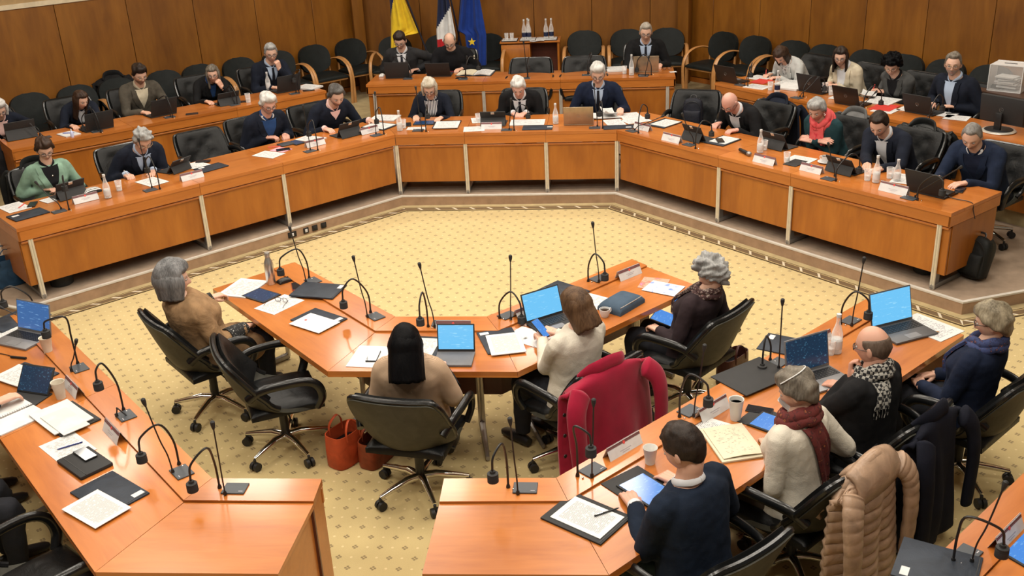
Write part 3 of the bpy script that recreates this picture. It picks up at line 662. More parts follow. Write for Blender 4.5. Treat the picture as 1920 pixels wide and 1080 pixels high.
# ================================================================== PEOPLE
def skinmat():
    m, t, b = nt('skin'); a = N(t, 'ShaderNodeVertexColor', layer_name='Col'); t.links.new(a.outputs[0], b.inputs['Base Color'])
    b.inputs['Roughness'].default_value = .5; b.inputs['Subsurface Weight'].default_value = .08; b.inputs['Subsurface Radius'].default_value = (.012, .005, .003)
    bump(t, b, noise(t, coords(t, (1, 1, 1)), 190., 2.), .08, .002); return m
SKIN = skinmat()
CLOUD = bpy.data.textures.new('cloth_folds', 'CLOUDS'); CLOUD.noise_scale = .085; CLOUD.noise_depth = 2
def remesh_temp(mb, vox, smooth=6, disp=.010):
    me = bpy.data.meshes.new('tmp'); me.from_pydata(mb.v, [], mb.f); o = bpy.data.objects.new('tmp', me); COL.objects.link(o)
    r = o.modifiers.new('r', 'REMESH'); r.mode = 'VOXEL'; r.voxel_size = vox; r.use_smooth_shade = True
    s = o.modifiers.new('s', 'SMOOTH'); s.factor = .5; s.iterations = smooth
    if disp: d = o.modifiers.new('d', 'DISPLACE'); d.texture = CLOUD; d.strength = disp; d.mid_level = .5; d.texture_coords = 'LOCAL'
    return o
def bake(o, name):
    dg = bpy.context.evaluated_depsgraph_get(); me = bpy.data.meshes.new_from_object(o.evaluated_get(dg)); me.name = name
    bpy.data.objects.remove(o); me.polygons.foreach_set('use_smooth', [True]*len(me.polygons)); return me
# ---- hands
def hand_mb(pose):
    C_ = {'flat': ((14, 18, 12),)*4, 'curl': ((30, 45, 25), (35, 48, 28), (38, 50, 30), (40, 52, 32)), 'fist': ((70, 85, 50),)*4, 'pen': ((42, 48, 22), (50, 55, 28), (62, 75, 40), (66, 80, 45)), 'type': ((16, 38, 20), (18, 40, 22), (18, 40, 22), (16, 38, 20))}[pose]
    m = MB(); xs_ = (.031, .0105, -.0105, -.030); Ls = (.072, .080, .075, .058)
    for x, L, (a, b, c) in zip(xs_, Ls, C_):
        m.tube([(x*.62, -.012, 0), (x*.8, .03, .003), (x, .088, .004)], [.0155, .0145, .0125], 8)
        p = Vector((x, .086, .004)); pts = [p.copy()]; g = 0; fan = x*1.6
        for fr, d in ((.45, a), (.31, b), (.24, c)):
            g += math.radians(d); p = p+Vector((fan*fr*.12, math.cos(g), -math.sin(g)))*(L*fr); pts.append(p.copy())
        m.tube(pts, [.0098, .0092, .0084, .0066], 8)
    th = [(.018, .010, -.006), (.040, .040, -.012), (.052, .066, -.016), (.058, .090, -.020)] if pose in ('flat', 'type') else [(.018, .010, -.008), (.037, .042, -.024), (.034, .070, -.036), (.024, .090, -.042)]
    m.tube(th, [.0165, .0135, .0105, .0082], 8); m.tube([(0, -.05, 0), (0, -.02, 0), (0, .01, 0)], [(.022, .029), (.021, .030), (.017, .034)], 10)
    return m
HANDS = {}
_tmp = {p: remesh_temp(hand_mb(p), .0042, 2, 0) for p in ('flat', 'curl', 'fist', 'pen', 'type')}
bpy.context.view_layer.update()
for p, o in _tmp.items():
    me = bake(o, 'hand'); HANDS[p] = ([v.co.copy() for v in me.vertices], [tuple(f.vertices) for f in me.polygons])
# ---- head
NU, NV = 52, 44
def ss(a, b, x): t = max(0., min(1., (x-a)/(b-a))); return t*t*(3-2*t)
def gs(x, s): return math.exp(-(x/s)**2)
def head_pt(th, ph, feat=True, w=1., jaw=1.):
    x = math.sin(th)*math.cos(ph)*.076*w; y = math.cos(th)*math.cos(ph)*.097; z = math.sin(ph)*.118
    k = max(0., -z/.118)
    x *= 1-.30*k**1.5/jaw; y = y*(1-.10*k) if y > 0 else y*(1-.42*k)
    if y > 0: y *= .95; x *= 1+.04*ss(.0, .06, z)
    y -= .006
    if feat and math.cos(th) > .1:
        ax = abs(x)
        pz = ss(.022, -.028, z)*ss(-.046, -.033, z); f = .023*gs(x, .0105)*pz+.008*gs(ax-.013, .008)*gs(z+.033, .009)
        f += -.011*gs(ax-.031, .015)*gs(z-.004, .011)+.005*gs(ax-.028, .022)*gs(z-.023, .009)+.004*gs(ax-.042, .018)*gs(z+.03, .02)
        f += .006*gs(x, .020)*(gs(z+.060, .006)+gs(z+.074, .007))-.004*gs(x, .022)*gs(z+.067, .004)+.008*gs(x, .022)*gs(z+.100, .015)-.004*gs(z+.085, .008)*gs(x, .03)
        y += f
    return Vector((x, y, z))
def uth(u): return PI*(.62*u+.38*u**3)
def head_parts(skin, brow, beard=None, w=1., lip=(.42, .13, .11), eye=(.05, .035, .025)):
    v = []; c = []; f = []
    def mixv(a, b, k): return tuple(p*(1-k)+q*k for p, q in zip(a, b))
    for j in range(NV+1):
        ph = -PI/2+PI*j/NV
        for i in range(NU):
            u = -1+2*i/NU; th = uth(u); p = head_pt(th, ph, True, w); v.append(p)
            ax = abs(p.x); fr = ss(.02, .05, p.y); col = skin
            col = mixv(col, (skin[0]*1.02, skin[1]*.72, skin[2]*.68), .5*fr*gs(ax-.042, .02)*gs(p.z+.03, .022)+.35*fr*gs(ax, .014)*gs(p.z+.03, .012))
            if beard: col = mixv(col, beard, .75*ss(-.028, -.05, p.z)*ss(-.04, .02, p.y)*(1-.7*gs(p.x, .02)*gs(p.z+.067, .008)))
            col = mixv(col, lip, .8*fr*gs(ax, .019)*gs(p.z+.067, .0085))
            col = mixv(col, brow, .85*fr*gs(ax-.031, .017)*gs(p.z-.0225, .0055))
            col = mixv(col, (skin[0]*.45, skin[1]*.35, skin[2]*.33), .75*fr*gs(ax-.031, .014)*gs(p.z-.006, .006))
            c.append(col)
    for j in range(NV):
        for i in range(NU): f.append((j*NU+i, j*NU+(i+1) % NU, (j+1)*NU+(i+1) % NU, (j+1)*NU+i))
    def addell(ce, r, col, rot=None, front=None):
        m = MB().ell(ce, r, nu=12, nv=8); k = len(v)
        for q in m.v:
            q = Vector(q)
            if rot: q = Vector(ce)+rot @ (q-Vector(ce))
            v.append(q); cc = col
            if front and (q.y-ce[1]) > r[1]*.78: cc = front
            c.append(cc)
        f.extend(tuple(k+i for i in g) for g in m.f)
    for s in (-1, 1):
        addell((s*.0305, .0705, .0035), (.0125, .0118, .0075), (.40, .36, .33), None, eye)
        addell((s*.077*w, -.012, -.008), (.009, .019, .032), tuple(x*.95 for x in skin), Matrix.Rotation(s*.35, 3, 'Z') @ Matrix.Rotation(-.18, 3, 'X'))
    return v, c, f
def hair_cap(m, style, w=1.):
    """offset shell over the skull; style: dict(front, side, nape hairline heights, top, sides, back thickness, rough)"""
    g = style.get; v = []; rng = random.Random(g('seed', 1)); off = Vector((rng.random()*50, rng.random()*50, 0)); part = g('part', 0.)
    for j in range(NV+1):
        ph = -PI/2+PI*j/NV
        for i in range(NU):
            th = uth(-1+2*i/NU); p = head_pt(th, ph, False, w); a = abs(th)
            fh, sh, bh = g('front', .068), g('side', .0), g('nape', -.075)
            d60, d85, d105 = math.radians(48), math.radians(78), math.radians(108)
            if a < d60: hz = fh+(.035-fh)*0 + .0*ss(0, d60, a)
            elif a < d85: hz = fh+(sh-fh)*ss(d60, d85, a)
            elif a < d105: hz = sh+(-.035-sh)*ss(d85, d105, a)
            else: hz = -.035+(bh+.035)*ss(d105, PI*.9, a)
            k = ss(hz-.006, hz+.016, p.z); bald = g('bald', None)
            if bald is not None: k *= 1-ss(bald-.012, bald+.012, p.z+.35*max(0., p.y)*.6)
            up = ss(.02, .10, p.z); bk = ss(.2, .9, -math.cos(th))
            t_ = g('sides', .012)*(1-up)*(1-bk)+g('back', .014)*(1-up)*bk+g('top', .022)*up
            if g('quiff'): t_ += g('quiff')*up*ss(.3, 1, math.cos(th))
            if part: t_ *= 1-.45*gs(p.x-part, .008)*up*ss(-.03, .05, p.y)
            r_ = g('rough', .3); nz = mnoise.noise(p*g('freq', 26.)+off); n2 = mnoise.noise(Vector((p.x*70, p.y*25, p.z*22))+off)
            t_ *= 1+r_*nz*1.6+r_*.5*n2
            nrm = Vector((p.x/.0058, p.y/.0094, p.z/.0139)).normalized(); v.append(p+nrm*(t_*k-.007*(1-k)))
    f = []
    for j in range(NV):
        for i in range(NU): f.append((j*NU+i, j*NU+(i+1) % NU, (j+1)*NU+(i+1) % NU, (j+1)*NU+i))
    m.add(v, f)
def hair_curtain(m, end, open_deg, thick=.02, flare=.0, inw=.0, seed=3, backcut=0., top=.088, rows=14, cols=40):
    rng = random.Random(seed); off = Vector((rng.random()*40, 0, 0)); g = []
    for j in range(rows+1):
        r = []; s = j/rows
        for i in range(cols+1):
            u = -1+2*i/cols; th = PI+u*(PI-math.radians(open_deg)); e = end+backcut*abs(math.sin(th))+.012*mnoise.noise(Vector((i*.35, 0, 0))+off)
            z = top+(e-top)*s; ph = math.asin(max(-1, min(1, z/.118))) if z > -.03 else math.asin(-.03/.118)
            p = head_pt(th, ph, False); b = ss(-.02, -.12, z); st = 1+.05*mnoise.noise(Vector((i*.9, z*9, 2))+off)
            q = Vector((p.x, p.y, 0)); q = q*(1+(thick*.5*ss(0, .3, s)+.002)/max(.03, q.length))*st; q *= 1+flare*s-inw*b
            r.append((q.x, q.y-.006*b, z))
        g.append(r)
    m.sheet(g, thick)
def spectacles(parent, M, mat, round_=False, half=False):
    m = MB(); R_ = (.021, .0155) if not round_ else (.019, .018); n = 18; lens = MB()
    for s in (-1, 1):
        pts = []
        for k in range(n+1):
            q = 2*PI*k/n; c_, s__ = math.cos(q), math.sin(q); e = .5 if not round_ else .95
            pts.append((s*.031+math.copysign(abs(c_)**e, c_)*R_[0], .0955-.010*abs(s*.031+c_*R_[0])/.05, .002+math.copysign(abs(s__)**e, s__)*R_[1]))
        m.tube(pts, .0021, 6, cap=False); lens.add(pts[:-1], [tuple(range(n))])
        m.tube([(s*.052, .086, .006), (s*.070, .074, .008), (s*.081, .0, .004), (s*.083, -.02, -.008)], .002, 6)
    m.tube([(-.0105, .0965, .004), (0, .099, .006), (.0105, .0965, .004)], .002, 6)
    m2 = MB().add(m.v, m.f, 0, M); o = m2.build('spectacles', mat, parent); [MB().add(lens.v[i*n:(i+1)*n], [tuple(range(n))], 0, M).build('lens', LENS, o) for i in (0, 1)]
# ---- figure
REF = {'DL': pl[1], 'DC': Vector((0, 0)), 'DR': pr[1], 'TL': tl[1], 'TC': Vector((0, yc)), 'TR': tr[0], 'CL': Vector(I[0]), 'CM': Vector(I[1]), 'CR': Vector(I[2]), 'RR': Vector(E2), 'LL': Vector(E1), 'R3': Vector(E3)}
FLOORZ = {'D': ZD, 'T': ZT, 'C': 0., 'R': 0., 'L': 0.}
SUIT = dict(kind='suit')
PEOPLE = []
def ringp(c, ax, ay, hw, hd, n=22, e=2.5):
    out = []
    for k in range(n):
        q = 2*PI*k/n; a, b = math.cos(q), math.sin(q); out.append(c+ax*(math.copysign(abs(a)**(2/e), a)*hw)+ay*(math.copysign(abs(b)**(2/e), b)*hd))
    return out
def loft(m, rings, cap=True):
    n = len(rings[0]); v = [p for r in rings for p in r]; f = []
    for i in range(len(rings)-1):
        for k in range(n): f.append((i*n+k, i*n+(k+1) % n, (i+1)*n+(k+1) % n, (i+1)*n+k))
    if cap: f += [tuple(range(n))[::-1], tuple(range((len(rings)-1)*n, len(rings)*n))]
    m.add(v, f)
def person(zone, head, back, label, **k):
    """head: pixel of the head centre; back: horizontal distance of the head behind the console edge of that zone's desk"""
    z, rz = ZONE[zone]; F = facing(rz); ref = REF[zone]; fz = FLOORZ[zone[0]]
    if zone == 'R3': fz = 0.
    if 'at' in k: Hw = Vector(k['at'])
    else: Hw = PV(head[0], head[1], Vector((ref.x, ref.y, 0))-F*back, F)
    turn = k.get('turn', 0.); rz2 = rz+turn; F2 = facing(rz2)
    p = dict(k); s = k.get('s', 1.); p.update(zone=zone, label=label)
    need = Hw.z-fz; hz = .495 if 'seat' in k else .515; Lt = .50*s; hn = .145*s
    def spine(lean):
        pts = {}; pos = Vector((0, 0, hz)); N_ = 22; tt = 0.; out = [(0., pos.copy(), lean*.6)]
        for i in range(N_):
            a = lean*(.6+.8*(i+.5)/N_); pos = pos+Vector((0, math.sin(a), math.cos(a)))*(Lt/N_); out.append(((i+1)/N_, pos.copy(), a))
        return out
    def headpos(lean):
        sp = spine(lean); e = sp[-1]; a = e[2]*.85+k.get('neck', .12); return e[1]+Vector((0, math.sin(a), math.cos(a)))*hn, sp, a
    if 'lean' in k: lean = math.radians(k['lean'])
    else:
        lean = min((math.radians(x*.5) for x in range(-16, 110)), key=lambda q: abs(headpos(q)[0].z-need))
    if 'seat' in k:
        rt_ = Vector((k['seat'][0], k['seat'][1], fz)); X2 = Vector((math.cos(rz2), math.sin(rz2), 0))
        def px_(v): d = v-CAMPOS; return Vector((960+FPX*d.dot(CR)/d.dot(CW), 540-FPX*d.dot(CU)/d.dot(CW)))
        best = None
        for lq in (range(k.get('lmin', -16), 46, 2) if 'lean' not in k else [k['lean']]):
            h = headpos(math.radians(lq))[0]
            for ix in range(-20, 21):
                for jf in range(-5, 6):
                    r_ = rt_+X2*(ix*.02)+F2*(jf*.02); e = px_(r_+F2*h.y+Vector((0, 0, h.z)))-Vector(head)
                    c_ = e.length_squared+(ix*3)**2+(jf*4)**2+(lq-4)**2*.8
                    if best is None or c_ < best[0]: best = (c_, lq, r_, e)
        lean = math.radians(best[1]); rt_ = best[2]
        hp, sp, na = headpos(lean); root = rt_; print('SEAT', label[:40], 'lean', round(math.degrees(lean), 1), 'root', tuple(round(x, 2) for x in root), 'err', best[3])
    else:
        hp, sp, na = headpos(lean); dz = need-hp.z; dz = max(-.06, min(.10, dz)) if 'free' not in k else dz
        hz += dz; hp, sp, na = headpos(lean)
        root = Hw-F2*hp.y; root.z = fz
    p.update(root=root, rz=rz2, sp=sp, hp=hp, na=na, lean=lean, hz=hz, s=s, F=F2, z=z); Rm = Matrix.Rotation(-rz2, 3, 'Z')
    p['lo'] = lambda v: Rm @ (Vector(v)-root)
    bw = k.get('bw', 1.); g = k.get('pad', .012); fem = k.get('fem', 0)
    def at(t):
        if t <= 0: a = sp[0][2]; return sp[0][1]+Vector((0, math.sin(a), math.cos(a)))*(t*Lt), a
        i = min(len(sp)-1, int(round(t*(len(sp)-1)))); a = sp[i][2]
        return sp[i][1]+Vector((0, math.sin(a), math.cos(a)))*((t-sp[i][0])*Lt), a
    p['at_'] = at
    secs = [(-.20, .178, .130, 0), (-.06, .185, .135, 0), (.1, .175, .130, .004), (.28, .165, .122, .006), (.48, .170, .122, .008), (.66, .185, .122, .010), (.80, .195, .112, .004), (.90, .180, .092, -.004), (.97, .118, .072, -.006), (1.03, .070, .060, 0)]
    if k.get('shirt'): secs = secs[:-1]+[(.985, .084, .066, 0)]
    if fem: secs = [(t, w_*(.94 if t > .4 else .97)-(.012 if .2 < t < .55 else 0), d_*(1.06 if .55 < t < .75 else .95), o_+(.012 if .55 < t < .75 else 0)) for t, w_, d_, o_ in secs]
    m = MB(); X = Vector((1, 0, 0)); rings = []; bel = k.get('belly', 0.)
    for t, w_, d_, o_ in secs:
        c, a = at(t); fw = Vector((0, math.cos(a), -math.sin(a))); bb = bel*gs(t-.2, .3)
        rings.append(ringp(c+fw*(o_+bb*.5), X, fw, w_*s*bw+g, d_*s*bw+g+bb*.5))
    loft(m, rings); p['arms'] = []
    sc, sa = at(.86)
    for sx, key in ((-1, 'L'), (1, 'R')):       # local +x is the sitter's right hand
        sh = sc+X*(sx*.178*s*bw*(.94 if fem else 1)); ht = k.get(key, None); pose = k.get(key+'p', 'type')
        if ht is None: tgt = Vector((sx*.10, .30, hz+.14)); hd = Vector((-sx*.6, .7, -.1)); nrm = Vector((0, 0, 1))
        elif ht == 'chin': tgt = hp+Vector((sx*.035, .085, -.125)); hd = Vector((-sx*.25, .1, 1)); nrm = Vector((sx*.3, 1, 0)); pose = 'fist'
        elif ht == 'mouth': tgt = hp+Vector((sx*.015, .112, -.085)); hd = Vector((-sx*.45, .0, .9)); nrm = Vector((sx*.3, 1, 0)); pose = 'fist'
        elif ht == 'cross': tgt = at(.52)[0]+Vector((-sx*.13, .20, 0.0 if sx > 0 else -.02)); hd = Vector((-sx, .12, .1)); nrm = Vector((0, .7, .7)); pose = 'flat'
        elif ht == 'lap': tgt = Vector((sx*.03, .30, hz+.11)); hd = Vector((-sx*.8, .6, -.1)); nrm = Vector((0, .3, 1)); pose = 'curl'
        elif isinstance(ht, Vector): tgt = ht; hd = Vector((-sx*.3, 1, 0)); nrm = Vector((0, 0, 1))
        else:
            hh = ht[2] if len(ht) > 2 else .024; tgt = p['lo'](P(ht[0], ht[1], z+hh)); d = tgt-sh; d.z = 0; d.normalize(); hd = (d+Vector((-sx*.25, .5, 0))).normalized(); nrm = Vector((0, 0, 1))
            if len(ht) > 3: hd = Vector(ht[3])
        hd.normalize(); wr_ = tgt-hd*.075; a_, b_ = .285*s, .265*s; d = wr_-sh; L = d.length; mx = (a_+b_)*.985
        if L > mx: wr_ = sh+d*(mx/L); d = wr_-sh; L = mx
        if L < .12: L = .12
        q = (a_*a_-b_*b_+L*L)/(2*L); h = math.sqrt(max(0, a_*a_-q*q)); dn = d.normalized(); hint = Vector((sx*k.get('elb', .5), -.35, -.85)) if ht != 'chin' and ht != 'mouth' else Vector((sx*.35, .5, -1))
        hint = hint-dn*hint.dot(dn); hint.normalize(); el = sh+dn*q+hint*h
        if 'minel' in k: el.z = max(el.z, k['minel'])
        sl_ = k.get('slv', 1.)
        path = bez([sh+Vector((-sx*.06, 0, .012)), sh, sh.lerp(el, .5)+hint*.004, el, el.lerp(wr_, .5), wr_-hd*.005], 4); n = len(path)
        base = [.062, .064, .058, .050, .046, .037]; rr = []
        for i in range(n):
            f = i/4; j = min(4, int(f)); rr.append((base[j]+(base[j+1]-base[j])*(f-j))*s*(.90 if fem else 1)*sl_+g*.35)
        m.tube(path, rr, 12); p['arms'].append((sx, sh, el, wr_, hd, nrm, pose))
    near = zone[0] in 'CRL'
    for pt in k.get('blobs', ()): m.ell(pt[0], pt[1])
    p['tmp'] = remesh_temp(m, k.get('vox', .0095 if near else .0125), k.get('smooth', 6 if near else 4), k.get('fold', .012 if near else .010)); p['secs'] = secs
    lm = MB()
    for sx in (-1, 1):
        hip = Vector((sx*.085*s*bw, 0, hz-.005)); kn = Vector((sx*(.13 if not fem else .085), .42*s, max(.46, hz-.02))); an = Vector((sx*.12, .42*s+k.get('foot', -.02), .10))
        lm.tube(bez([hip-Vector((0, .05, 0)), hip+Vector((0, .08, .0)), hip.lerp(kn, .6), kn, kn.lerp(an, .35), an], 3), [.10]*2+[.098]*4+[.085]*4+[.074]*2+[.066]*2+[.055]*2, 12)
    p['legs_'] = [(Vector((sx*.085*s*bw, 0, hz-.005)), Vector((sx*(.13 if not fem else .085), .42*s, max(.46, hz-.02))), Vector((sx*.12, .42*s+k.get('foot', -.02), .10))) for sx in (-1, 1)]
    lm.ell((0, 0, hz-.015), (.175*s*bw, .13*s, .105))
    p['tmpl'] = remesh_temp(lm, .015, 4, .008); PEOPLE.append(p); return p
def frame_at(p, t):
    c, a = p['at_'](t); return c, Vector((0, math.cos(a), -math.sin(a))), Vector((0, math.sin(a), math.cos(a)))
def depth_at(p, t):
    se = p['secs']; g_ = p.get('pad', .012)
    for a, b in zip(se, se[1:]):
        if a[0] <= t <= b[0]: k = (t-a[0])/(b[0]-a[0]); return (a[2]+(b[2]-a[2])*k)*p['s']*p.get('bw', 1.)+g_+a[3]+(b[3]-a[3])*k
    return .08
def patch(p, bvh, fn, t0, t1, nt_=20, nx=10, off=.004, th=.004):
    """sheet lying on the garment's front; fn(t)->(x0,x1)"""
    rows = []; last = None
    for i in range(nt_+1):
        t = t0+(t1-t0)*i/nt_; c, fw, up = frame_at(p, t); x0, x1 = fn(t); r = []
        for j in range(nx+1):
            x = x0+(x1-x0)*j/nx; o = c+Vector((x, 0, 0))+fw*.215; hit, hn_, _i, _d = bvh.ray_cast(o, -fw, .4)
            dd_ = depth_at(p, t); ex = max(0., 1-(abs(x)/(.2*p['s']))**2.5)**.4
            if hit is None or (hit-c).dot(fw) > dd_+.022: hit, hn_ = c+Vector((x, 0, 0))+fw*(dd_*ex+.004), fw
            if hn_.dot(fw) < 0: hn_ = -hn_
            r.append(hit+(hn_*.6+fw*.4)*(off+.003))
        rows.append(r)
    return MB().sheet(rows, th)
def finish(p):
    g = p.get; s = p['s']; root = p['root']; t = thing('person', p['label'], 'person', root, p['rz'], None)
    me = bake(p['tmp'], 'garment'); bvh = BVHTree.FromPolygons([v.co.copy() for v in me.vertices], [tuple(f.vertices) for f in me.polygons])
    me.materials.clear(); me.materials.append(p['cloth']); gar = link(g('gname', 'jacket'), me, t)
    if g('glabel'): gar['label'] = g('glabel')
    ml = bake(p['tmpl'], 'trousers'); ml.materials.clear(); ml.materials.append(g('legs', MC['dark_trousers'])); link('trousers', ml, t)
    # body: head, neck, chest, arms and hands as one mesh
    V = []; C_ = []; Fc = []; skin = g('skin', (.62, .385, .285))
    def put(v, c, f): k = len(V); V.extend(v); C_.extend(c); Fc.extend(tuple(k+i for i in q) for q in f)
    hy, hpch, hr = g('yaw', 0.), g('pitch', .2), g('roll', 0.)
    Hm = Matrix.Translation(p['hp']) @ Matrix.Rotation(hy, 4, 'Z') @ Matrix.Rotation(-hpch, 4, 'X') @ Matrix.Rotation(hr, 4, 'Y') @ Matrix.Scale(s*g('hs', .98), 4); p['Hm'] = Hm
    hv, hc, hf = head_parts(skin, g('brow', (.09, .06, .045)), g('beard'), g('hw', 1.), g('lip', (.42, .14, .12)))
    put([Hm @ q for q in hv], hc, hf)
    mb = MB(); c1, a1 = p['at_'](.93); c0, a0_ = p['at_'](.55); hb = Hm @ Vector((0, -.025, -.05)); ha = Hm @ Vector((0, -.02, -.02))
    X = Vector((1, 0, 0)); rings = []
    fw0 = Vector((0, math.cos(a1), -math.sin(a1)))
    for tt, w_, d_ in ((-.1, .15, .10), (.3, .135, .09), (.6, .155, .095), (.84, .165, .085), (.94, .10, .06)):
        cc, aa = p['at_'](tt); rings.append(ringp(cc, X, Vector((0, math.cos(aa), -math.sin(aa))), w_*s, d_*s, 18, 2.3))
    cn, an = p['at_'](1.0); rings.append(ringp(cn, X, fw0, .066*s, .060*s, 18, 2)); rings.append(ringp(cn.lerp(hb, .5), X, fw0, .056*s, .056*s, 18, 2)); rings.append(ringp(hb, X, fw0, .054*s, .056*s, 18, 2)); rings.append(ringp(ha, X, fw0, .04*s, .045*s, 18, 2))
    loft(mb, rings)
    for sx, sh, el, wr_, hd, nrm, pose in p['arms']:
        mb.tube([sh, el, wr_, wr_+hd*.01], [.045*s, .036*s, .0235*s, .024*s], 10)
    for h_, k_, a_ in p['legs_']: mb.tube([h_, h_.lerp(k_, .6), k_-Vector((0, .02, .02)), k_.lerp(a_, .35)-Vector((0, .01, 0)), a_], [.06, .055, .045, .04, .03], 8)
    put([Vector(q) for q in mb.v], [skin]*len(mb.v), mb.f)
    for sx, sh, el, wr_, hd, nrm, pose in p['arms']:
        y = hd.normalized(); zz = (nrm-y*nrm.dot(y)).normalized(); x = y.cross(zz); B = Matrix((x, y, zz)).transposed().to_4x4(); k = -sx
        hv_, hf_ = HANDS[pose]; Mh = Matrix.Translation(wr_) @ B @ Matrix.Scale(s*g('hands', .98), 4)
        # thumbs point inwards: the left hand (sx=-1) keeps +x, the right hand is mirrored
        vv = [Mh @ Vector((q.x*k, q.y, q.z)) for q in hv_]; ff = hf_ if k > 0 else [f[::-1] for f in hf_]
        put(vv, [(skin[0]*1.02, skin[1]*.95, skin[2]*.93)]*len(vv), ff)
    bm_ = bpy.data.meshes.new('body'); bm_.from_pydata([tuple(q) for q in V], [], Fc); bm_.polygons.foreach_set('use_smooth', [True]*len(Fc)); bm_.materials.append(SKIN)
    ca = bm_.color_attributes.new('Col', 'FLOAT_COLOR', 'POINT')
    ca.data.foreach_set('color', [x for c in C_ for x in (*c, 1.)]); link('body', bm_, t)
    # hair
    if g('hair'):
        m = MB(); hair_cap(m, g('hair'), g('hw', 1.))
        for cu in g('curtain', ()): hair_curtain(m, **cu)
        m2 = MB().add(m.v, m.f, 0, Hm); m2.build('hair', g('hmat'), t, ang=180)
    if g('specs'): spectacles(t, Hm, g('specs'), g('round', False))
    # shirt, tie, lapels, collar
    tb, tv = g('v', (.38, .96)); vw = g('vw', .075)*s; fnv = lambda q: (-.004-vw*ss(tb, tv, q)*1., .004+vw*ss(tb, tv, q))
    if g('shirt'):
        patch(p, bvh, fnv, tb, .968, 22, 10, .003, .003).build('shirt', g('shirt'), t)
        if not g('nolapel'):
            lw = g('lw', .055)*s
            for sx in (-1, 1):
                def fl(q, sx=sx):
                    e = vw*ss(tb, tv, q)+.004; wl_ = lw*min(1., (q-tb)/(tv-tb)*2.2+.2)*(1 if q < tb+(tv-tb)*.78 else .75); a, b = e-.008, e+wl_; return (a, b) if sx > 0 else (-b, -a)
                patch(p, bvh, fl, tb, tv, 20, 5, .008, .008).build('lapel', g('lapmat', p['cloth']), t)
        m = MB(); cc, fw, up = frame_at(p, 1.0); cn2 = cc+fw*.004; sp_ = []
        for sx in (-1, 1):      # shirt collar points
            pts = [cn2+Vector((sx*.012, 0, 0))+fw*.073*s-up*.030*s, cn2+Vector((sx*.045, 0, 0))+fw*.052*s-up*.004*s, cn2+Vector((sx*.066, 0, 0))*s+up*.014*s, cn2+Vector((sx*.045, 0, 0))-fw*.055*s+up*.022*s, cn2-fw*.071*s+up*.024*s]
            m.tube(bez(pts, 4), [(.010, .004)]+[(.017, .005)]*15+[(.016, .005)], 8, up=up)
        m.build('collar', g('shirt'), t)
        if g('tie'):
            tw = lambda q: (-(.014+.014*ss(.95, .45, q)), (.014+.014*ss(.95, .45, q)))
            patch(p, bvh, tw, tb-.02, .955, 20, 3, .008, .005).build('tie', g('tie'), t)
            MB().ell(cc+fw*.075*s-up*.022*s, (.017, .014, .018), nu=10, nv=8).build('tie_knot', g('tie'), t)
    if g('neckband'):
        cc, fw, up = frame_at(p, g('nbt', .99)); m = MB(); pts = [cc+Vector((math.sin(a)*.074*s, 0, 0))+fw*(math.cos(a)*.070*s)-up*(.03*ss(-.2, 1, math.cos(a))) for a in [2*PI*i/24 for i in range(25)]]
        m.tube(pts, .010, 8, cap=False); m.build('neckband', g('neckband'), t)
    for fn in g('extra', ()): fn(p, t, bvh)
    for sx in (-1, 1):
        m = MB(); y0 = .42*s+g('foot', -.02); m.tube([(sx*.12, y0-.06, .045), (sx*.12, y0, .05), (sx*.12, y0+.10, .04), (sx*.12, y0+.19, .03), (sx*.12, y0+.215, .028)], [(.03, .03), (.042, .038), (.036, .044), (.026, .038), (.014, .02)], 10)
        m.build('shoe', BLK, t)
    ch = g('chair', True)
    if ch:
        cp = root-p['F']*g('cback', .02); place_swivel(cp.x, cp.y, root.z, p['rz']+g('crot', 0.), ch if isinstance(ch, str) else 'black leather swivel chair under the '+p['who'])
    return t
fabric('dark_trousers', (.018, .019, .024))
# ================================================================== WHO SITS WHERE
H_WHITE = hairm('white_hair', (.36, .355, .335), (.66, .65, .63)); H_GREY = hairm('grey_hair', (.14, .14, .14), (.42, .42, .41)); H_SALT = hairm('salt_pepper_hair', (.03, .03, .032), (.24, .24, .245))
H_DARK = hairm('dark_brown_hair', (.010, .007, .006), (.035, .022, .016)); H_BLACK = hairm('black_hair', (.0015, .0015, .002), (.006, .006, .007)); H_BROWN = hairm('brown_hair', (.035, .017, .008), (.15, .085, .045))
H_BLOND = hairm('ash_blonde_hair', (.26, .21, .14), (.68, .64, .55)); H_BRUN = hairm('chestnut_hair', (.018, .010, .007), (.06, .032, .02)); H_GRBR = hairm('grey_brown_hair', (.055, .045, .035), (.24, .21, .17))
NAVY = fabric('navy_wool', (.009, .012, .022)); NAVY2 = fabric('bright_navy_wool', (.008, .013, .032)); BLACKF = fabric('black_wool', (.008, .008, .009)); CHAR = fabric('charcoal_wool', (.022, .022, .024)); GREENB = fabric('sage_green_cloth', (.20, .32, .245))
CREAM = fabric('cream_knit', (.54, .48, .36), .12, .95, 190., .5); OFFW = fabric('off_white_knit', (.60, .555, .47), .08, .95, 190., .5); CAMEL = fabric('camel_wool', (.27, .165, .085), .25, .92, 260., .45, 0., .9); SANDF = None
TEAL = fabric('dark_teal_knit', (.014, .042, .050)); PALEG = fabric('pale_grey_tweed', (.48, .49, .48), .12); TWEED = fabric('brown_grey_tweed', (.075, .066, .052), .35); GREYT = fabric('dark_grey_tweed', (.06, .062, .062), .3); PLUM = fabric('plum_black_wool', (.028, .018, .021))
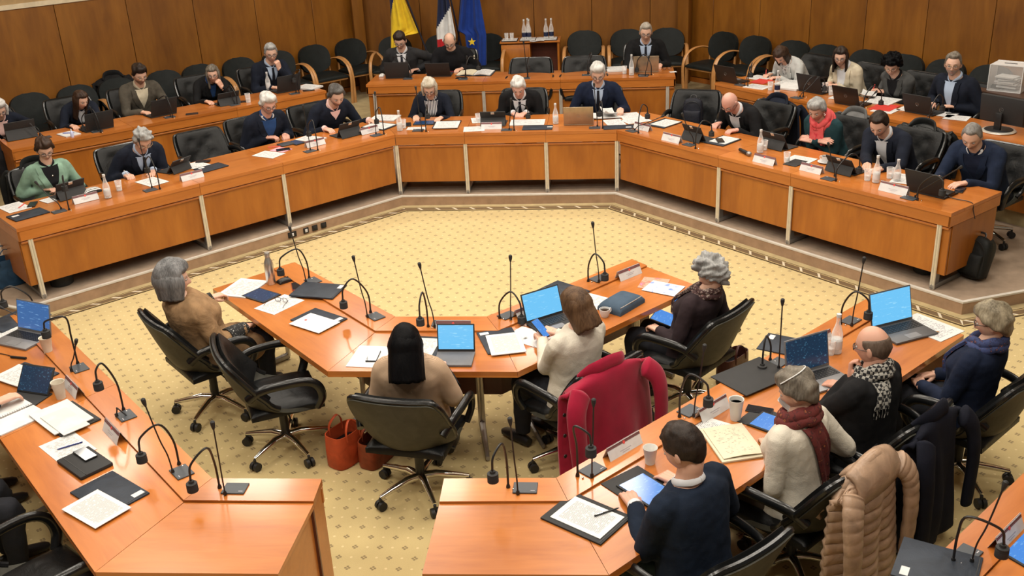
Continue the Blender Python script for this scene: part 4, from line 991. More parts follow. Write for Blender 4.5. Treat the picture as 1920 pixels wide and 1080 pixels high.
def striped(name, a, b, sc, ax=0):
    m, t, bs = nt(name); tc = N(t, 'ShaderNodeTexCoord'); wv = N(t, 'ShaderNodeTexWave'); wv.bands_direction = 'XYZ'[ax]; wv.inputs['Scale'].default_value = sc; wv.inputs['Distortion'].default_value = 1.2
    t.links.new(tc.outputs['Object'], wv.inputs[0]); t.links.new(ramp(t, wv.outputs['Fac'], [(.45, a), (.55, b)]), bs.inputs['Base Color']); bs.inputs['Roughness'].default_value = .85; return m
SHW = fabric('white_shirt', (.60, .61, .64), .04, .8, 300., .15, .05, .2); SHB = fabric('pale_blue_shirt', (.38, .47, .62), .05, .8); SHBL = fabric('blue_jumper', (.020, .055, .16)); SHP = fabric('pink_shirt', (.75, .50, .47), .06); SKINTOP = fabric('black_top', (.008, .008, .010))
TIEB = fabric('black_tie', (.010, .011, .018), .3, .6); NVS = fabric('navy_jumper', (.010, .014, .032)); JEAN = fabric('green_grey_jeans', (.035, .060, .065)); BROWNT = fabric('brown_trousers', (.06, .042, .030)); BEIGEV = fabric('beige_shirt', (.55, .50, .38))
STRIPE = striped('striped_blouse', (.72, .73, .75), (.03, .035, .06), 16., 0)
def blotch(name, cols, sc, rough=.85):
    m, t, bs = nt(name); v = coords(t, (1, 1, 1)); vo = N(t, 'ShaderNodeTexVoronoi'); vo.inputs['Scale'].default_value = sc; t.links.new(v, vo.inputs['Vector']); n = noise(t, v, sc*.9, 3., .6, 1.5)
    f = N(t, 'ShaderNodeMath', operation='MULTIPLY_ADD'); t.links.new(vo.outputs['Distance'], f.inputs[0]); f.inputs[1].default_value = .5; t.links.new(n, f.inputs[2])
    r = ramp(t, f.outputs[0], [(.35+.5*i/len(cols), c) for i, c in enumerate(cols)]); t.links.new(r, bs.inputs['Base Color']); bs.inputs['Roughness'].default_value = rough; bump(t, bs, n, .3, .004); return m
PAIS = blotch('paisley_scarf', [(.38, .13, .045), (.26, .07, .025), (.035, .006, .008), (.12, .016, .014)], 34.); FLOR = blotch('blue_floral_scarf', [(.42, .44, .5), (.30, .10, .08), (.010, .014, .045), (.03, .045, .13)], 45.); DOTS = blotch('black_white_dotted_sleeve', [(.55, .55, .52), (.5, .5, .48), (.006, .006, .007), (.008, .008, .008)], 75.)
REDS = blotch('red_scarf_weave', [(.42, .018, .035), (.55, .03, .05), (.62, .05, .055), (.66, .09, .09)], 18.); DKFL = blotch('dark_red_floral_scarf', [(.03, .012, .014), (.16, .015, .02), (.35, .30, .26), (.05, .02, .02)], 55.); ZEB = striped('zebra_print', (.75, .74, .72), (.01, .01, .01), 22., 1)
def plaid():
    m, t, bs = nt('black_white_check_scarf'); tc = N(t, 'ShaderNodeTexCoord'); ck = N(t, 'ShaderNodeTexChecker'); ck.inputs['Scale'].default_value = 52.; ck.inputs[1].default_value = (.34, .33, .30, 1); ck.inputs[2].default_value = (.012, .012, .014, 1)
    t.links.new(tc.outputs['Object'], ck.inputs[0]); t.links.new(ck.outputs[0], bs.inputs['Base Color']); bs.inputs['Roughness'].default_value = .9; return m
PLAID = plaid()
BLKFR = plain('black_spectacle_frame', (.012, .012, .014), .3); GOLDFR = plain('thin_gilt_frame', (.35, .22, .10), .25, .8)
def scarf(mat, loops=2, r=.030, rad=.085, ends=True, drop=.36, name='scarf'):
    def fn(p, t, bvh):
        m = MB(); s = p['s']; cc, fw, up = frame_at(p, 1.02)
        for q in range(loops):
            pts = []
            for i in range(29):
                a = 2*PI*i/28; rr = (rad+.012*q)*s*(1+.08*mnoise.noise(Vector((i*.6, q*7, 1)))); pts.append(cc+Vector((math.sin(a)*rr*1.05, 0, 0))+fw*(math.cos(a)*rr)+up*((.02-.035*q)-.035*math.cos(a)+.008*math.sin(5*a+q)))
            m.tube(pts, [(r*(1+.15*mnoise.noise(Vector((i*.8, q, 5)))), r*.75) for i in range(29)], 10, cap=False)
        if ends:
            for sx, d in ((-1, drop), (1, drop*.8)):
                pm = patch(p, bvh, lambda q, sx=sx: (sx*.035-.045*s, sx*.035+.045*s), .97-d*1.6, .97, 10, 5, .014, .018); m.add(pm.v, pm.f)
        m.build(name, mat, t)
    return fn
def backfall(mat, x0, x1, t0, t1, w=.075, name='scarf_end'):
    def fn(p, t, bvh):
        rows = []
        for i in range(19):
            q = i/18; tt = t0+(t1-t0)*q; x = x0+(x1-x0)*q; c, fw, up = frame_at(p, tt); r = []
            for j in range(9):
                xx = x-w+2*w*j/8; h = bvh.ray_cast(c+Vector((xx, 0, 0))-fw*.5, fw, .7)[0]; h = h if h is not None else c+Vector((xx, 0, 0))-fw*.08
                r.append(h-fw*(.012+.006*math.sin(j*1.6)))
            rows.append(r)
        m = MB().sheet(rows, .012)
        for j in range(0, 9): e = Vector(rows[-1][j]); m.tube([e, e+Vector((.004*math.sin(j*3), 0, -.03)), e+Vector((.006*math.cos(j*2), 0, -.055))], .0022, 5)
        m.build(name, mat, t)
    return fn
def watch(side):
    def fn(p, t, bvh):
        for sx, sh, el, wr_, hd, nrm, pose in p['arms']:
            if sx == side: MB().tube([wr_-hd*.016, wr_+hd*.006], .031*p['s'], 14).build('watch', CHROME, t)
    return fn
def cuffs(mat):
    def fn(p, t, bvh):
        for sx, sh, el, wr_, hd, nrm, pose in p['arms']: MB().tube([wr_-hd*.02, wr_+hd*.012], [.040*p['s'], .034*p['s']], 12).build('shirt_cuff', mat, t)
    return fn
def slip(mat, side, name='sleeve'):
    def fn(p, t, bvh):
        for sx, sh, el, wr_, hd, nrm, pose in p['arms']:
            if sx == side: MB().tube([el.lerp(wr_, .30), el.lerp(wr_, .65), wr_+hd*.012], [.068, .062, .046], 14).build(name, mat, t)
    return fn
def maskstrap(p, t, bvh):
    m = MB(); Hm = p['Hm']; pts = [Hm @ (head_pt(a, .25+.6*math.sin(abs(a)/PI*PI/2), False)*1.27) for a in [(-1+2*i/28)*PI*.62+PI for i in range(29)]]
    m.tube(pts, [(.003, .007)]*29, 6); m.build('mask_strap', WHITE, t)
    rows = [[Hm @ (head_pt(th*.55, ph, False)*1.17+Vector((0, .014, 0))) for th in (-1.2, -.8, -.4, 0, .4, .8, 1.2)] for ph in (-.15, -.4, -.65, -.9)]
    MB().sheet(rows, .004).build('face_mask', WHITE, t)
def pendant(p, t, bvh):
    cc, fw, up = frame_at(p, .80); h = bvh.ray_cast(cc+fw*.4, -fw, .6)[0]
    if h is not None: MB().ell(h+fw*.014, (.009, .005, .010), nu=8, nv=6).build('pendant', CHROME, t)
def pen_in(side, mat):
    def fn(p, t, bvh):
        for sx, sh, el, wr_, hd, nrm, pose in p['arms']:
            if sx == side:
                a = wr_+hd*.105+Vector((-sx*.02, 0, -.035)); MB().tube([a, a-hd*.07+Vector((sx*.05, 0, .10))], .004, 6).build('held_pen', mat, t)
    return fn
def earring(p, t, bvh):
    for sx in (-1, 1): MB().tube([p['Hm'] @ (Vector((sx*.082, -.01, -.045))+Vector((0, math.cos(a), math.sin(a)))*.018) for a in [2*PI*i/12 for i in range(13)]], .003, 5).build('earring', CHROME, t)
def badge(p, t, bvh):
    MB().box((0, 0, 0), (.30, .012, .028), M=Matrix.Translation(frame_at(p, .42)[0]+frame_at(p, .42)[1]*.155)).build('red_chest_stripe', plain('dark_red_tape', (.16, .012, .02), .7), t)
    for sx, sh, el, wr_, hd, nrm, pose in p['arms']:
        if sx < 0: MB().box((0, 0, 0), (.012, .035, .05), M=Matrix.Translation(sh.lerp(el, .3)+Vector((-.066, .02, 0)))).build('shoulder_patch', plain('patch_cream', (.6, .55, .45), .7), t)
short = lambda **k: dict(dict(front=.066, side=.004, nape=-.07, top=.018, sides=.007, back=.010, rough=.3), **k)
# --- dais, left wing
person('DL', (84, 281), .98, 'woman with short dark hair and glasses in a sage green blazer', who='woman in the sage green blazer', s=.96, fem=1, cloth=GREENB, shirt=SKINTOP, gname='blazer', hmat=H_BRUN, hair=short(front=.058, top=.030, sides=.022, back=.026, nape=-.085, part=.02, quiff=.008), specs=BLKFR, pitch=.42, yaw=-.15, R=(97, 355), L=(150, 352), Rp='pen', v=(.35, .96), vw=.085, extra=[pendant, pen_in(1, WHITE)], brow=(.05, .03, .02), lip=(.5, .10, .10))
person('DL', (268, 264), .80, 'man with wavy grey hair in a navy suit bent over writing', who='man writing in the navy suit', s=1.05, cloth=NAVY, shirt=SHB, tie=TIEB, hmat=H_GREY, hair=short(top=.032, sides=.018, back=.020, rough=.6, freq=34, quiff=.012), pitch=.62, yaw=-.1, R=(243, 331), L=(285, 324), Rp='pen', Lp='flat', extra=[cuffs(SHB), pen_in(1, WHITE), watch(-1)], specs=GOLDFR)
person('DL', (503, 196), .95, 'white-haired man with glasses in a navy jacket over a blue jumper', who='white-haired man in a blue jumper', s=1.05, cloth=NAVY, shirt=SHBL, hmat=H_WHITE, hair=short(front=.06, top=.030, sides=.020, back=.022, rough=.4, quiff=.01), specs=BLKFR, beard=(.46, .40, .37), pitch=.40, yaw=-.12, R=(513, 258), L=(536, 256), Rp='curl', Lp='curl', vw=.085, skin=(.62, .35, .27), extra=[lambda p, t, b: (lambda c, fw, up: MB().tube(bez([c+Vector((sx*.07, 0, 0))+fw*.03+up*.012 if i else c+Vector((sx*.03, 0, 0))+fw*.085-up*.035 for sx, i in ((-1, 0), (-1, 1), (1, 1), (1, 0))], 5), [(.012, .006)]*16, 8).build('white_collar', SHW, t))(*frame_at(p, 1.0))])
person('DL', (631, 181), .85, 'man with swept-back dark hair in a black zipped jumper and pink shirt', who='man with swept-back dark hair', s=1.07, bw=1.05, cloth=NAVY, shirt=SHP, nolapel=1, v=(.78, .97), vw=.06, gname='jumper', hmat=hairm('swept_dark_grey_hair', (.02, .018, .016), (.16, .15, .14)), hair=short(front=.072, top=.030, sides=.022, back=.026, nape=-.09, rough=.35), pitch=.45, yaw=-.25, beard=(.22, .16, .13), R=(617, 244), L=(700, 228), extra=[cuffs(SHP)])
# --- dais, centre
person('DC', (805, 166), .85, 'woman with ash-white bobbed hair and glasses in a striped blouse', who='woman in the striped blouse', s=.97, fem=1, cloth=NAVY, shirt=STRIPE, gname='blazer', hmat=H_BLOND, hair=short(front=.064, top=.034, sides=.022, back=.03, part=-.015), curtain=[dict(end=-.085, open_deg=62, thick=.028, inw=.05, seed=4)], specs=BLKFR, round=True, pitch=.55, yaw=.1, R=(780, 222), L=(822, 224), Rp='type', v=(.2, .96), vw=.085, nolapel=0)
person('DC', (972, 164), .80, 'grey-haired man in a black suit and dark tie with clasped hands', who='grey-haired man with clasped hands', s=1.03, cloth=BLACKF, shirt=SHW, tie=TIEB, hmat=H_WHITE, hair=short(front=.062, top=.026, sides=.014, back=.018, rough=.4, part=.03), pitch=.62, R=(968, 215), L=(979, 215), Rp='curl', Lp='curl', skin=(.63, .37, .29), extra=[cuffs(SHW)])
person('DC', (1121, 139), .95, 'grey-haired man in round glasses and navy suit at the centre desk', who='man in round glasses at the centre desk', s=1.06, cloth=NAVY2, shirt=SHB, tie=TIEB, hmat=H_WHITE, hair=short(front=.060, top=.030, sides=.010, back=.012, rough=.35, quiff=.014), specs=BLKFR, round=True, pitch=.42, R=(1088, 212, .03), L=(1163, 208, .05), Lp='curl', vw=.06)
# --- dais, right wing
person('DR', (1368, 193), .85, 'bald man with glasses in a black jacket and white shirt', who='bald man on the dais', s=1.04, cloth=BLACKF, shirt=SHW, hmat=H_GREY, specs=BLKFR, pitch=.72, yaw=.10, R=(1341, 235), L=(1370, 246), Rp='curl', Lp='curl', skin=(.62, .34, .27), v=(.1, .96), vw=.07, brow=(.3, .2, .16))
person('DR', (1531, 207), 1.0, 'woman with short grey hair and a red scarf, arms crossed', who='woman in the red scarf', s=.97, fem=1, bw=1.05, cloth=TEAL, gname='jumper', hmat=H_GREY, hair=short(front=.052, top=.030, sides=.022, back=.022, nape=-.07, part=.03, quiff=.01), pitch=.42, yaw=.25, R='cross', L='cross', extra=[scarf(REDS, 3, .033, .088, True, .42), earring], skin=(.58, .33, .25))
person('DR', (1648, 234), .92, 'dark-haired man in a navy blazer and open white shirt', who='man in the open white shirt', s=1.06, cloth=NAVY, shirt=SHW, hmat=H_DARK, hair=short(front=.074, top=.020, sides=.008, back=.012), pitch=.58, yaw=.25, R=(1625, 313), L=(1640, 320), Rp='curl', Lp='curl', v=(.05, .96), vw=.06, beard=(.36, .22, .17), extra=[watch(-1)])
person('DR', (1822, 257), .98, 'greying man in a navy jacket and jumper at the right end of the dais', who='man at the right end of the dais', s=1.06, bw=1.03, cloth=fabric('mid_navy_wool', (.011, .018, .040)), shirt=NVS, hmat=hairm('short_grey_hair', (.10, .09, .08), (.30, .29, .28)), hair=short(front=.078, top=.012, sides=.008, back=.010), pitch=.55, yaw=.3, R=(1756, 338), L=(1796, 346), Lp='flat', vw=.08, beard=(.34, .24, .2), extra=[lambda p, t, b: (lambda c, fw, up: MB().tube(bez([c+Vector((sx*.07, 0, 0))+fw*.03+up*.012 if i else c+Vector((sx*.022, 0, 0))+fw*.088-up*.035 for sx, i in ((-1, 0), (-1, 1), (1, 1), (1, 0))], 5), [(.011, .006)]*16, 8).build('white_collar', SHW, t))(*frame_at(p, 1.0))])
# --- rear tier, left
person('TL', (-2, 206), .72, 'white-haired woman in navy cut off by the left edge', who='white-haired woman at the left edge', s=.97, fem=1, cloth=NAVY, shirt=SHP, gname='blazer', hmat=H_WHITE, hair=short(front=.06, top=.035, sides=.028, back=.03, rough=.6), curtain=[dict(end=-.06, open_deg=60, thick=.03, seed=9)], pitch=.4, specs=BLKFR)
person('TL', (152, 188), .72, 'young woman with long straight brown hair in a dark blazer', who='young woman with long brown hair', s=.94, fem=1, cloth=NAVY, shirt=SHW, gname='blazer', hmat=H_BRUN, hair=short(front=.062, top=.020, sides=.018, back=.022, part=.006), curtain=[dict(end=-.27, open_deg=58, thick=.022, inw=.12, seed=5)], pitch=.40, yaw=.35, R=(140, 238), L=(188, 236), v=(.3, .96), vw=.06, extra=[])
person('TL', (262, 141), .80, 'bearded man with dark hair and glasses in a brown-grey tweed jacket', who='man in the tweed jacket', s=1.05, cloth=TWEED, shirt=BEIGEV, hmat=H_DARK, hair=short(front=.058, top=.032, sides=.010, back=.014, quiff=.008), specs=GOLDFR, pitch=.35, yaw=.05, beard=(.12, .07, .05), R=(275, 212), L=(318, 205))
person('TL', (399, 139), .76, 'woman with long grey-brown hair and glasses covering her mouth', who='woman covering her mouth', s=.97, fem=1, cloth=BLACKF, shirt=SHBL, gname='cardigan', hmat=H_GRBR, hair=short(front=.06, top=.020, sides=.018, back=.02, part=.004), curtain=[dict(end=-.20, open_deg=60, thick=.022, inw=.1, seed=6)], specs=BLKFR, round=True, pitch=.22, yaw=-.45, L='mouth', R=(393, 192), Rp='flat', vw=.05)
person('TL', (508, 100), .78, 'grey-haired man in dark suit and tie resting his chin on his hand', who='man resting his chin on his hand', s=1.05, cloth=NAVY, shirt=SHB, tie=TIEB, hmat=H_GREY, hair=short(front=.068, top=.022, sides=.010, back=.012, quiff=.008), specs=BLKFR, pitch=.25, yaw=-.3, L='chin', R=(520, 165))
# --- rear tier, centre
person('TC', (750, 77), .72, 'dark-haired man in a charcoal suit and black tie under the yellow flag', who='man in the charcoal suit', s=1.04, cloth=CHAR, shirt=SHW, tie=TIEB, hmat=H_DARK, hair=short(front=.058, top=.026, sides=.008, back=.010), specs=BLKFR, pitch=.48, R=(730, 137), L=(776, 131), vw=.065, extra=[cuffs(SHW)])
person('TC', (843, 78), .72, 'balding man with glasses in a black uniform with red stripe', who='uniformed man', s=1.05, bw=1.06, cloth=SKINTOP, gname='uniform_top', neckband=SKINTOP, hmat=H_GRBR, hair=short(front=.095, top=.006, sides=.006, back=.006, rough=.1, bald=.075), specs=BLKFR, pitch=.55, yaw=.1, R=(822, 138), L=(860, 131), extra=[badge])
person('TC', (1211, 61), .80, 'greying man in a dark suit behind the tan laptop', who='man behind the tan laptop', s=1.05, cloth=BLACKF, shirt=SHB, tie=TIEB, hmat=hairm('fair_grey_hair', (.22, .19, .15), (.42, .38, .33)), hair=short(front=.070, top=.018, sides=.007, back=.010, quiff=.006), specs=BLKFR, pitch=.28, R=(1192, 130), L=(1236, 124))
# --- rear tier, right
person('TR', (1464, 104), .70, 'woman with brown hair in a pale grey blazer writing head down', who='woman in the pale grey blazer', s=.97, fem=1, cloth=PALEG, shirt=blotch('grey_print_blouse', [(.3, .3, .3), (.5, .5, .5), (.1, .1, .1), (.6, .6, .6)], 30.), gname='blazer', hmat=H_BRUN, hair=short(front=.055, top=.022, sides=.022, back=.022), curtain=[dict(end=-.20, open_deg=55, thick=.022, seed=7)], pitch=.85, yaw=.25, R=(1436, 142), L=(1450, 146), Rp='pen', Lp='curl', vw=.05, extra=[pen_in(1, CORAL)])
person('TR', (1576, 107), .78, 'woman with shoulder-length dark hair and glasses in a cream cardigan', who='woman in the cream cardigan', s=.97, fem=1, cloth=CREAM, shirt=SHW, gname='cardigan', hmat=H_DARK, hair=short(front=.062, top=.022, sides=.020, back=.024, part=-.01), curtain=[dict(end=-.19, open_deg=60, thick=.024, seed=8)], specs=BLKFR, round=True, pitch=.25, yaw=.55, R=(1550, 158), L=(1556, 160), v=(.1, .96), vw=.07)
person('TR', (1672, 124), .76, 'woman with black curly hair and glasses in a grey tweed jacket', who='woman with black curly hair', s=.97, fem=1, cloth=GREYT, shirt=SKINTOP, hmat=H_BLACK, hair=short(front=.05, top=.055, sides=.045, back=.05, nape=-.08, rough=.35, freq=75), specs=GOLDFR, pitch=.40, yaw=.5, R=(1637, 169), L=(1646, 172), Rp='pen', extra=[pen_in(1, CORAL)])
person('TR', (1787, 121), .80, 'man with glasses and grey beard in a navy jacket and pale blue shirt', who='man in the pale blue shirt', s=1.05, cloth=NAVY, shirt=SHB, hmat=H_GRBR, hair=short(front=.076, top=.018, sides=.008, back=.010), specs=GOLDFR, beard=(.40, .36, .33), pitch=.12, yaw=.5, R=(1745, 198), L=(1775, 200), v=(.05, .96), vw=.06, extra=[watch(-1)])
# --- centre table
person('CL', (331, 542), 1.12, seat=(-1.76, -4.66), label= 'woman with a grey bob in a camel coat seen in profile', who='woman in the camel coat', hs=1.10, s=.96, fem=1, bw=1.10, pad=.042, smooth=18, slv=1.12, fold=.016, blobs=[((0, .10, .50), (.25, .27, .13)), ((-.10, .22, .47), (.14, .20, .12)), ((.10, .22, .47), (.14, .20, .12))], neckband=CAMEL, cloth=CAMEL, gname='coat', hmat=H_SALT, hair=short(front=.052, top=.040, sides=.036, back=.040, rough=.12), curtain=[dict(end=-.115, open_deg=58, thick=.040, inw=.16, seed=11)], pitch=.05, yaw=-.35, L=(414, 553, .05), Lp='curl', extra=[slip(DOTS, -1), slip(DOTS, 1)], turn=.0, brow=(.2, .18, .17), cback=.0)
person('CM', (752, 652), 1.22, seat=(.06, -5.58), label= 'woman with straight black shoulder-length hair in a sand knit, seen from behind', who='woman with straight black hair', s=.94, fem=1, pad=.040, smooth=22, slv=1.15, fold=.006, neckband=BLACKF, cloth=striped('sand_knit', (.47, .33, .22), (.35, .24, .155), 70., 2), gname='poncho', hmat=H_BLACK, hair=short(front=.06, top=.026, sides=.026, back=.030, rough=.12), curtain=[dict(end=-.235, open_deg=60, thick=.035, flare=.12, seed=12)], pitch=.35, yaw=.12, R=(826, 682), L=(768, 690), Rp='pen', cback=.09, crot=-.16, extra=[slip(SKINTOP, 1), slip(SKINTOP, -1)], nbt=.97)
person('CR', (1083, 572), 1.08, seat=(.92, -5.36), label= 'woman with highlighted brown hair in a cream jumper holding a phone', who='woman in the cream jumper', s=1.0, fem=1, bw=1.04, cloth=OFFW, gname='jumper', hmat=H_BROWN, hs=.94, hair=short(front=.06, top=.020, sides=.017, back=.019, rough=.10, part=.01), curtain=[dict(end=-.165, open_deg=60, thick=.020, inw=.0, seed=13)], pitch=.50, yaw=.25, L=(1012, 628, .06), R=(1022, 618, .08), Lp='curl', Rp='curl', fold=.008, cback=.0, crot=-.05, chair='black leather swivel chair hung with the crimson coat')
person('CR', (1333, 524), 1.02, seat=(1.72, -4.58), label= 'woman with curly grey hair in a plum-black coat holding a tablet', who='woman in the plum-black coat', s=.94, fem=1, pad=.018, cloth=PLUM, gname='coat', hmat=H_GREY, hair=short(front=.05, top=.040, sides=.036, back=.040, nape=-.09, rough=.7, freq=48), pitch=.45, yaw=.15, L=(1222, 612, -.10), R=(1272, 580, -.04), Lp='curl', Rp='curl', extra=[scarf(DKFL, 2, .024, .078, True, .3)], cback=.0, turn=.12)
# --- right table
person('RR', (1282, 838), 1.12, seat=(1.60, -7.09), label= 'man with cropped dark hair in a navy suit jacket using a tablet', who='man in the navy suit jacket', s=1.07, bw=1.02, cloth=fabric('dark_blue_suit', (.008, .014, .028)), gname='suit_jacket', shirt=SHW, nolapel=1, v=(.7, .96), vw=.04, hmat=H_DARK, hair=short(front=.062, top=.014, sides=.009, back=.012, nape=-.075, rough=.35, freq=40), pitch=.48, yaw=.15, L=(1180, 932), R=(1248, 893), Lp='type', Rp='curl', legs=JEAN, skin=(.58, .33, .24), extra=[watch(-1), cuffs(SHW)], cback=.0, crot=-.1)
person('RR', (1492, 728), 1.02, seat=(2.16, -6.44), label= 'woman with short grey hair, face mask strap and paisley scarf in white jumper', who='woman in the paisley scarf', s=.99, fem=1, bw=1.06, cloth=OFFW, gname='jumper', hmat=H_GRBR, hair=short(front=.05, top=.024, sides=.018, back=.022, nape=-.08, rough=.4), pitch=.45, yaw=.25, L=(1438, 828), R=(1480, 800), Lp='type', legs=BROWNT, fold=.008, extra=[maskstrap, scarf(PAIS, 2, .034, .085, False), backfall(PAIS, -.02, .10, .98, .30, .07)], cback=.0, chair='black leather swivel chair hung with the beige quilted coat')
person('RR', (1634, 657), 1.08, seat=(2.66, -5.92), label= 'balding man with glasses, dark coat and check scarf, hand to mouth', who='balding man in the check scarf', s=1.02, bw=1.04, cloth=BLACKF, gname='overcoat', hmat=hairm('cropped_brown_grey', (.05, .032, .022), (.15, .11, .085)), hair=short(front=.10, top=.004, sides=.005, back=.006, rough=.1, bald=.062), specs=BLKFR, pitch=.15, yaw=.15, L='chin', R=(1560, 720), skin=(.55, .30, .215), extra=[scarf(PLAID, 2, .028, .080, False), backfall(PLAID, -.06, -.10, .99, .72, .05)], cback=.0, chair='black leather swivel chair hung with the navy coat')
person('RR', (1856, 617), 1.22, seat=(3.38, -5.43), label= 'woman with short blonde-grey hair in a navy coat, hands clasped', who='woman in the navy coat', s=.96, fem=1, bw=1.05, pad=.018, cloth=NAVY2, gname='coat', hmat=hairm('short_dark_blonde', (.07, .055, .035), (.34, .29, .20)), hair=short(front=.05, top=.028, sides=.026, back=.030, nape=-.085, rough=.3), specs=BLKFR, pitch=.25, yaw=.25, L='lap', R='lap', extra=[scarf(FLOR, 2, .030, .085, True, .3)], cback=.0)
# --- left table, only a hand and a sleeve reach into the frame
person('LL', (-40, 640), 1.2, 'person at the left edge with one hand on a tablet stand', who='person at the left edge', at=(-2.95, -6.05, 1.15), s=1.05, cloth=NAVY, hmat=H_DARK, hair=short(), shirt=SHW, L=Vector((-.05, .50, .80)), R=(20, 745, .06), Rp='type')
person('LL', (-60, 900), 1.2, 'person in dark clothes at the left edge near the bottom corner', who='person near the bottom left corner', at=(-2.36, -6.72, 1.15), s=1.05, cloth=BLACKF, hmat=H_BROWN, hair=short(), shirt=SHW, R=Vector((.14, .34, .64)), L=Vector((-.12, .34, .64)))
bpy.context.view_layer.update()
SEATED = {p['who']: p for p in PEOPLE}
for p in PEOPLE: finish(p)
# --- chairs nobody sits on
q = P(537, 818, .1); place_swivel(q.x, q.y, 0, math.radians(-62), 'empty black leather swivel chair beside the orange handbag')
p_ = Vector((*pl[1], 0))-facing(ZONE['DL'][1])*.0
q = PV(392, 268, Vector((*pl[1], 0))-facing(ZONE['DL'][1])*1.15, facing(ZONE['DL'][1])); place_swivel(q.x, q.y, ZD, ZONE['DL'][1]-.05, 'empty black leather swivel chair on the left dais wing')
q = PV(1298, 205, Vector((*pr[0], 0))-facing(ZONE['DR'][1])*1.25, facing(ZONE['DR'][1])); BPK = q.copy(); place_swivel(q.x, q.y, ZD, PI-.25, 'empty black leather swivel chair with a dark backpack on it')
for px, nm in ((1000, 'left'), (1097, 'right')):
    q = PV(px, 110, (0, yc+.95, 0), (0, 1, 0)); place_swivel(q.x, 2.50, ZT, PI, '%s of two empty leather chairs at the rear centre desk' % nm)
place_swivel(-1.64, -7.20, 0, -.62, 'empty black leather swivel chair in the bottom left corner')
# ================================================================== THINGS ON THE DESKS
def place(zone, px, py, drot=0., dz=0.):
    z, rz = ZONE[zone]; q = P(px, py, z+dz); return (q.x, q.y, z+dz+.0005), rz+drot
LETTERS = {}
def text_mb(txt, size, M, m, mi=0):
    if txt not in LETTERS:
        cu = bpy.data.curves.new('lettering', 'FONT'); cu.body = txt; cu.align_x = 'CENTER'; cu.align_y = 'CENTER'; cu.resolution_u = 2; o = bpy.data.objects.new('tmp', cu); COL.objects.link(o)
        bpy.context.view_layer.update(); me = bpy.data.meshes.new_from_object(o.evaluated_get(bpy.context.evaluated_depsgraph_get())); LETTERS[txt] = ([v.co.copy() for v in me.vertices], [tuple(f.vertices) for f in me.polygons]); bpy.data.objects.remove(o)
    v, f = LETTERS[txt]; m.add([M @ (q*size) for q in v], f, mi)
def paper(zone, px, py, label, drot=0., w=.21, h=.297, th=.002, mat=None, dz=0., cat='paper', name='paper_sheet', curl=.0):
    loc, rz = place(zone, px, py, drot, dz); m = MB(); rows = []; n = 6
    for i in range(n+1):
        v = i/n; rows.append([((-.5+j/4)*w, (-.5+v)*h, th/2+curl*((v-.5)**2*4)*.5+curl*.6*max(0, (j/4-.6))**2*4) for j in range(5)])
    m.sheet(rows, th); o = m.build(name, mat or PAP, None, loc, rz); tag(o, label, cat); return o
def folder(zone, px, py, label, drot=0., w=.24, h=.32, th=.009, mat=None, sticker=(.07, .12), dz=0., name='folder', cat='folder'):
    loc, rz = place(zone, px, py, drot, dz); t = thing(name, label, cat, loc, rz)
    rbox(w, h, th, .002).build('cover', mat or NAVYF, t); MB().box((0, -h/2+.012, th+.0008), (w*.96, .004, .0016)).build('spine_crease', BLK, t)
    if sticker: MB().box((sticker[0], sticker[1], th+.0008), (.062, .036, .0016)).build('sticker', WHITE, t)
    return t
def phone(zone, px, py, label, drot=0., mat=None, dz=0., case=None):
    loc, rz = place(zone, px, py, drot, dz); t = thing('phone', label, 'phone', loc, rz); rbox(.073, .150, .009, .003).build('case', case or BLK, t); MB().box((0, 0, .0096), (.067, .143, .0012)).build('screen', mat or DARKSCR, t); return t
def tablet(zone, px, py, label, drot=0., scr=None, w=.18, h=.25, dz=0., M=None, name='tablet'):
    loc, rz = place(zone, px, py, drot, dz); t = thing(name, label, 'tablet', loc, rz); rbox(w, h, .009, .003).build('case', BLKM, t); MB().box((0, 0, .0096), (w-.024, h-.028, .0012)).build('screen', scr or SCRM, t); return t
def folio(zone, px, py, label, drot=0., w=.25, tilt=62, scr=None, h=.18, tab=True):
    """tablet standing in a folding cover, its back towards the room"""
    loc, rz = place(zone, px, py, drot); t = thing('tablet_stand', label, 'tablet', loc, rz); MB().box((0, -.06, .004), (w, .19, .007), bev=.002).build('keyboard_cover', BLKM, t)
    M = Matrix.Translation((0, .0, .008)) @ Matrix.Rotation(math.radians(90-tilt), 4, 'X') if 0 else Matrix.Translation((0, .0, .008)) @ Matrix.Rotation(-math.radians(90-tilt), 4, 'X')
    b = MB().box((0, 0, h/2), (w, .011, h), M, bev=.003).build('tablet_back', BLKM, t); MB().box((0, -.0065, h/2), (w-.02, .002, h-.02), M).build('screen', scr or SCRD, t)
    MB().box((0, .0065, h*.35), (w, .003, .004), M).build('fold_line', BLK, t)
    if tab: MB().box((0, .0075, h-.018), (.04, .003, .03), M).build('silver_tab', ALU, t)
    m = MB(); m.add([M @ Vector((-w/2, .007, h*.55)), M @ Vector((w/2, .007, h*.55)), Vector((w/2, .10, .004)), Vector((-w/2, .10, .004)), M @ Vector((-w/2, .010, h*.55)), M @ Vector((w/2, .010, h*.55)), Vector((w/2, .104, .004)), Vector((-w/2, .104, .004))], [(0, 1, 2, 3), (7, 6, 5, 4), (0, 4, 5, 1), (2, 6, 7, 3), (1, 5, 6, 2), (0, 3, 7, 4)]); m.build('rear_flap', BLKM, t)
    return t
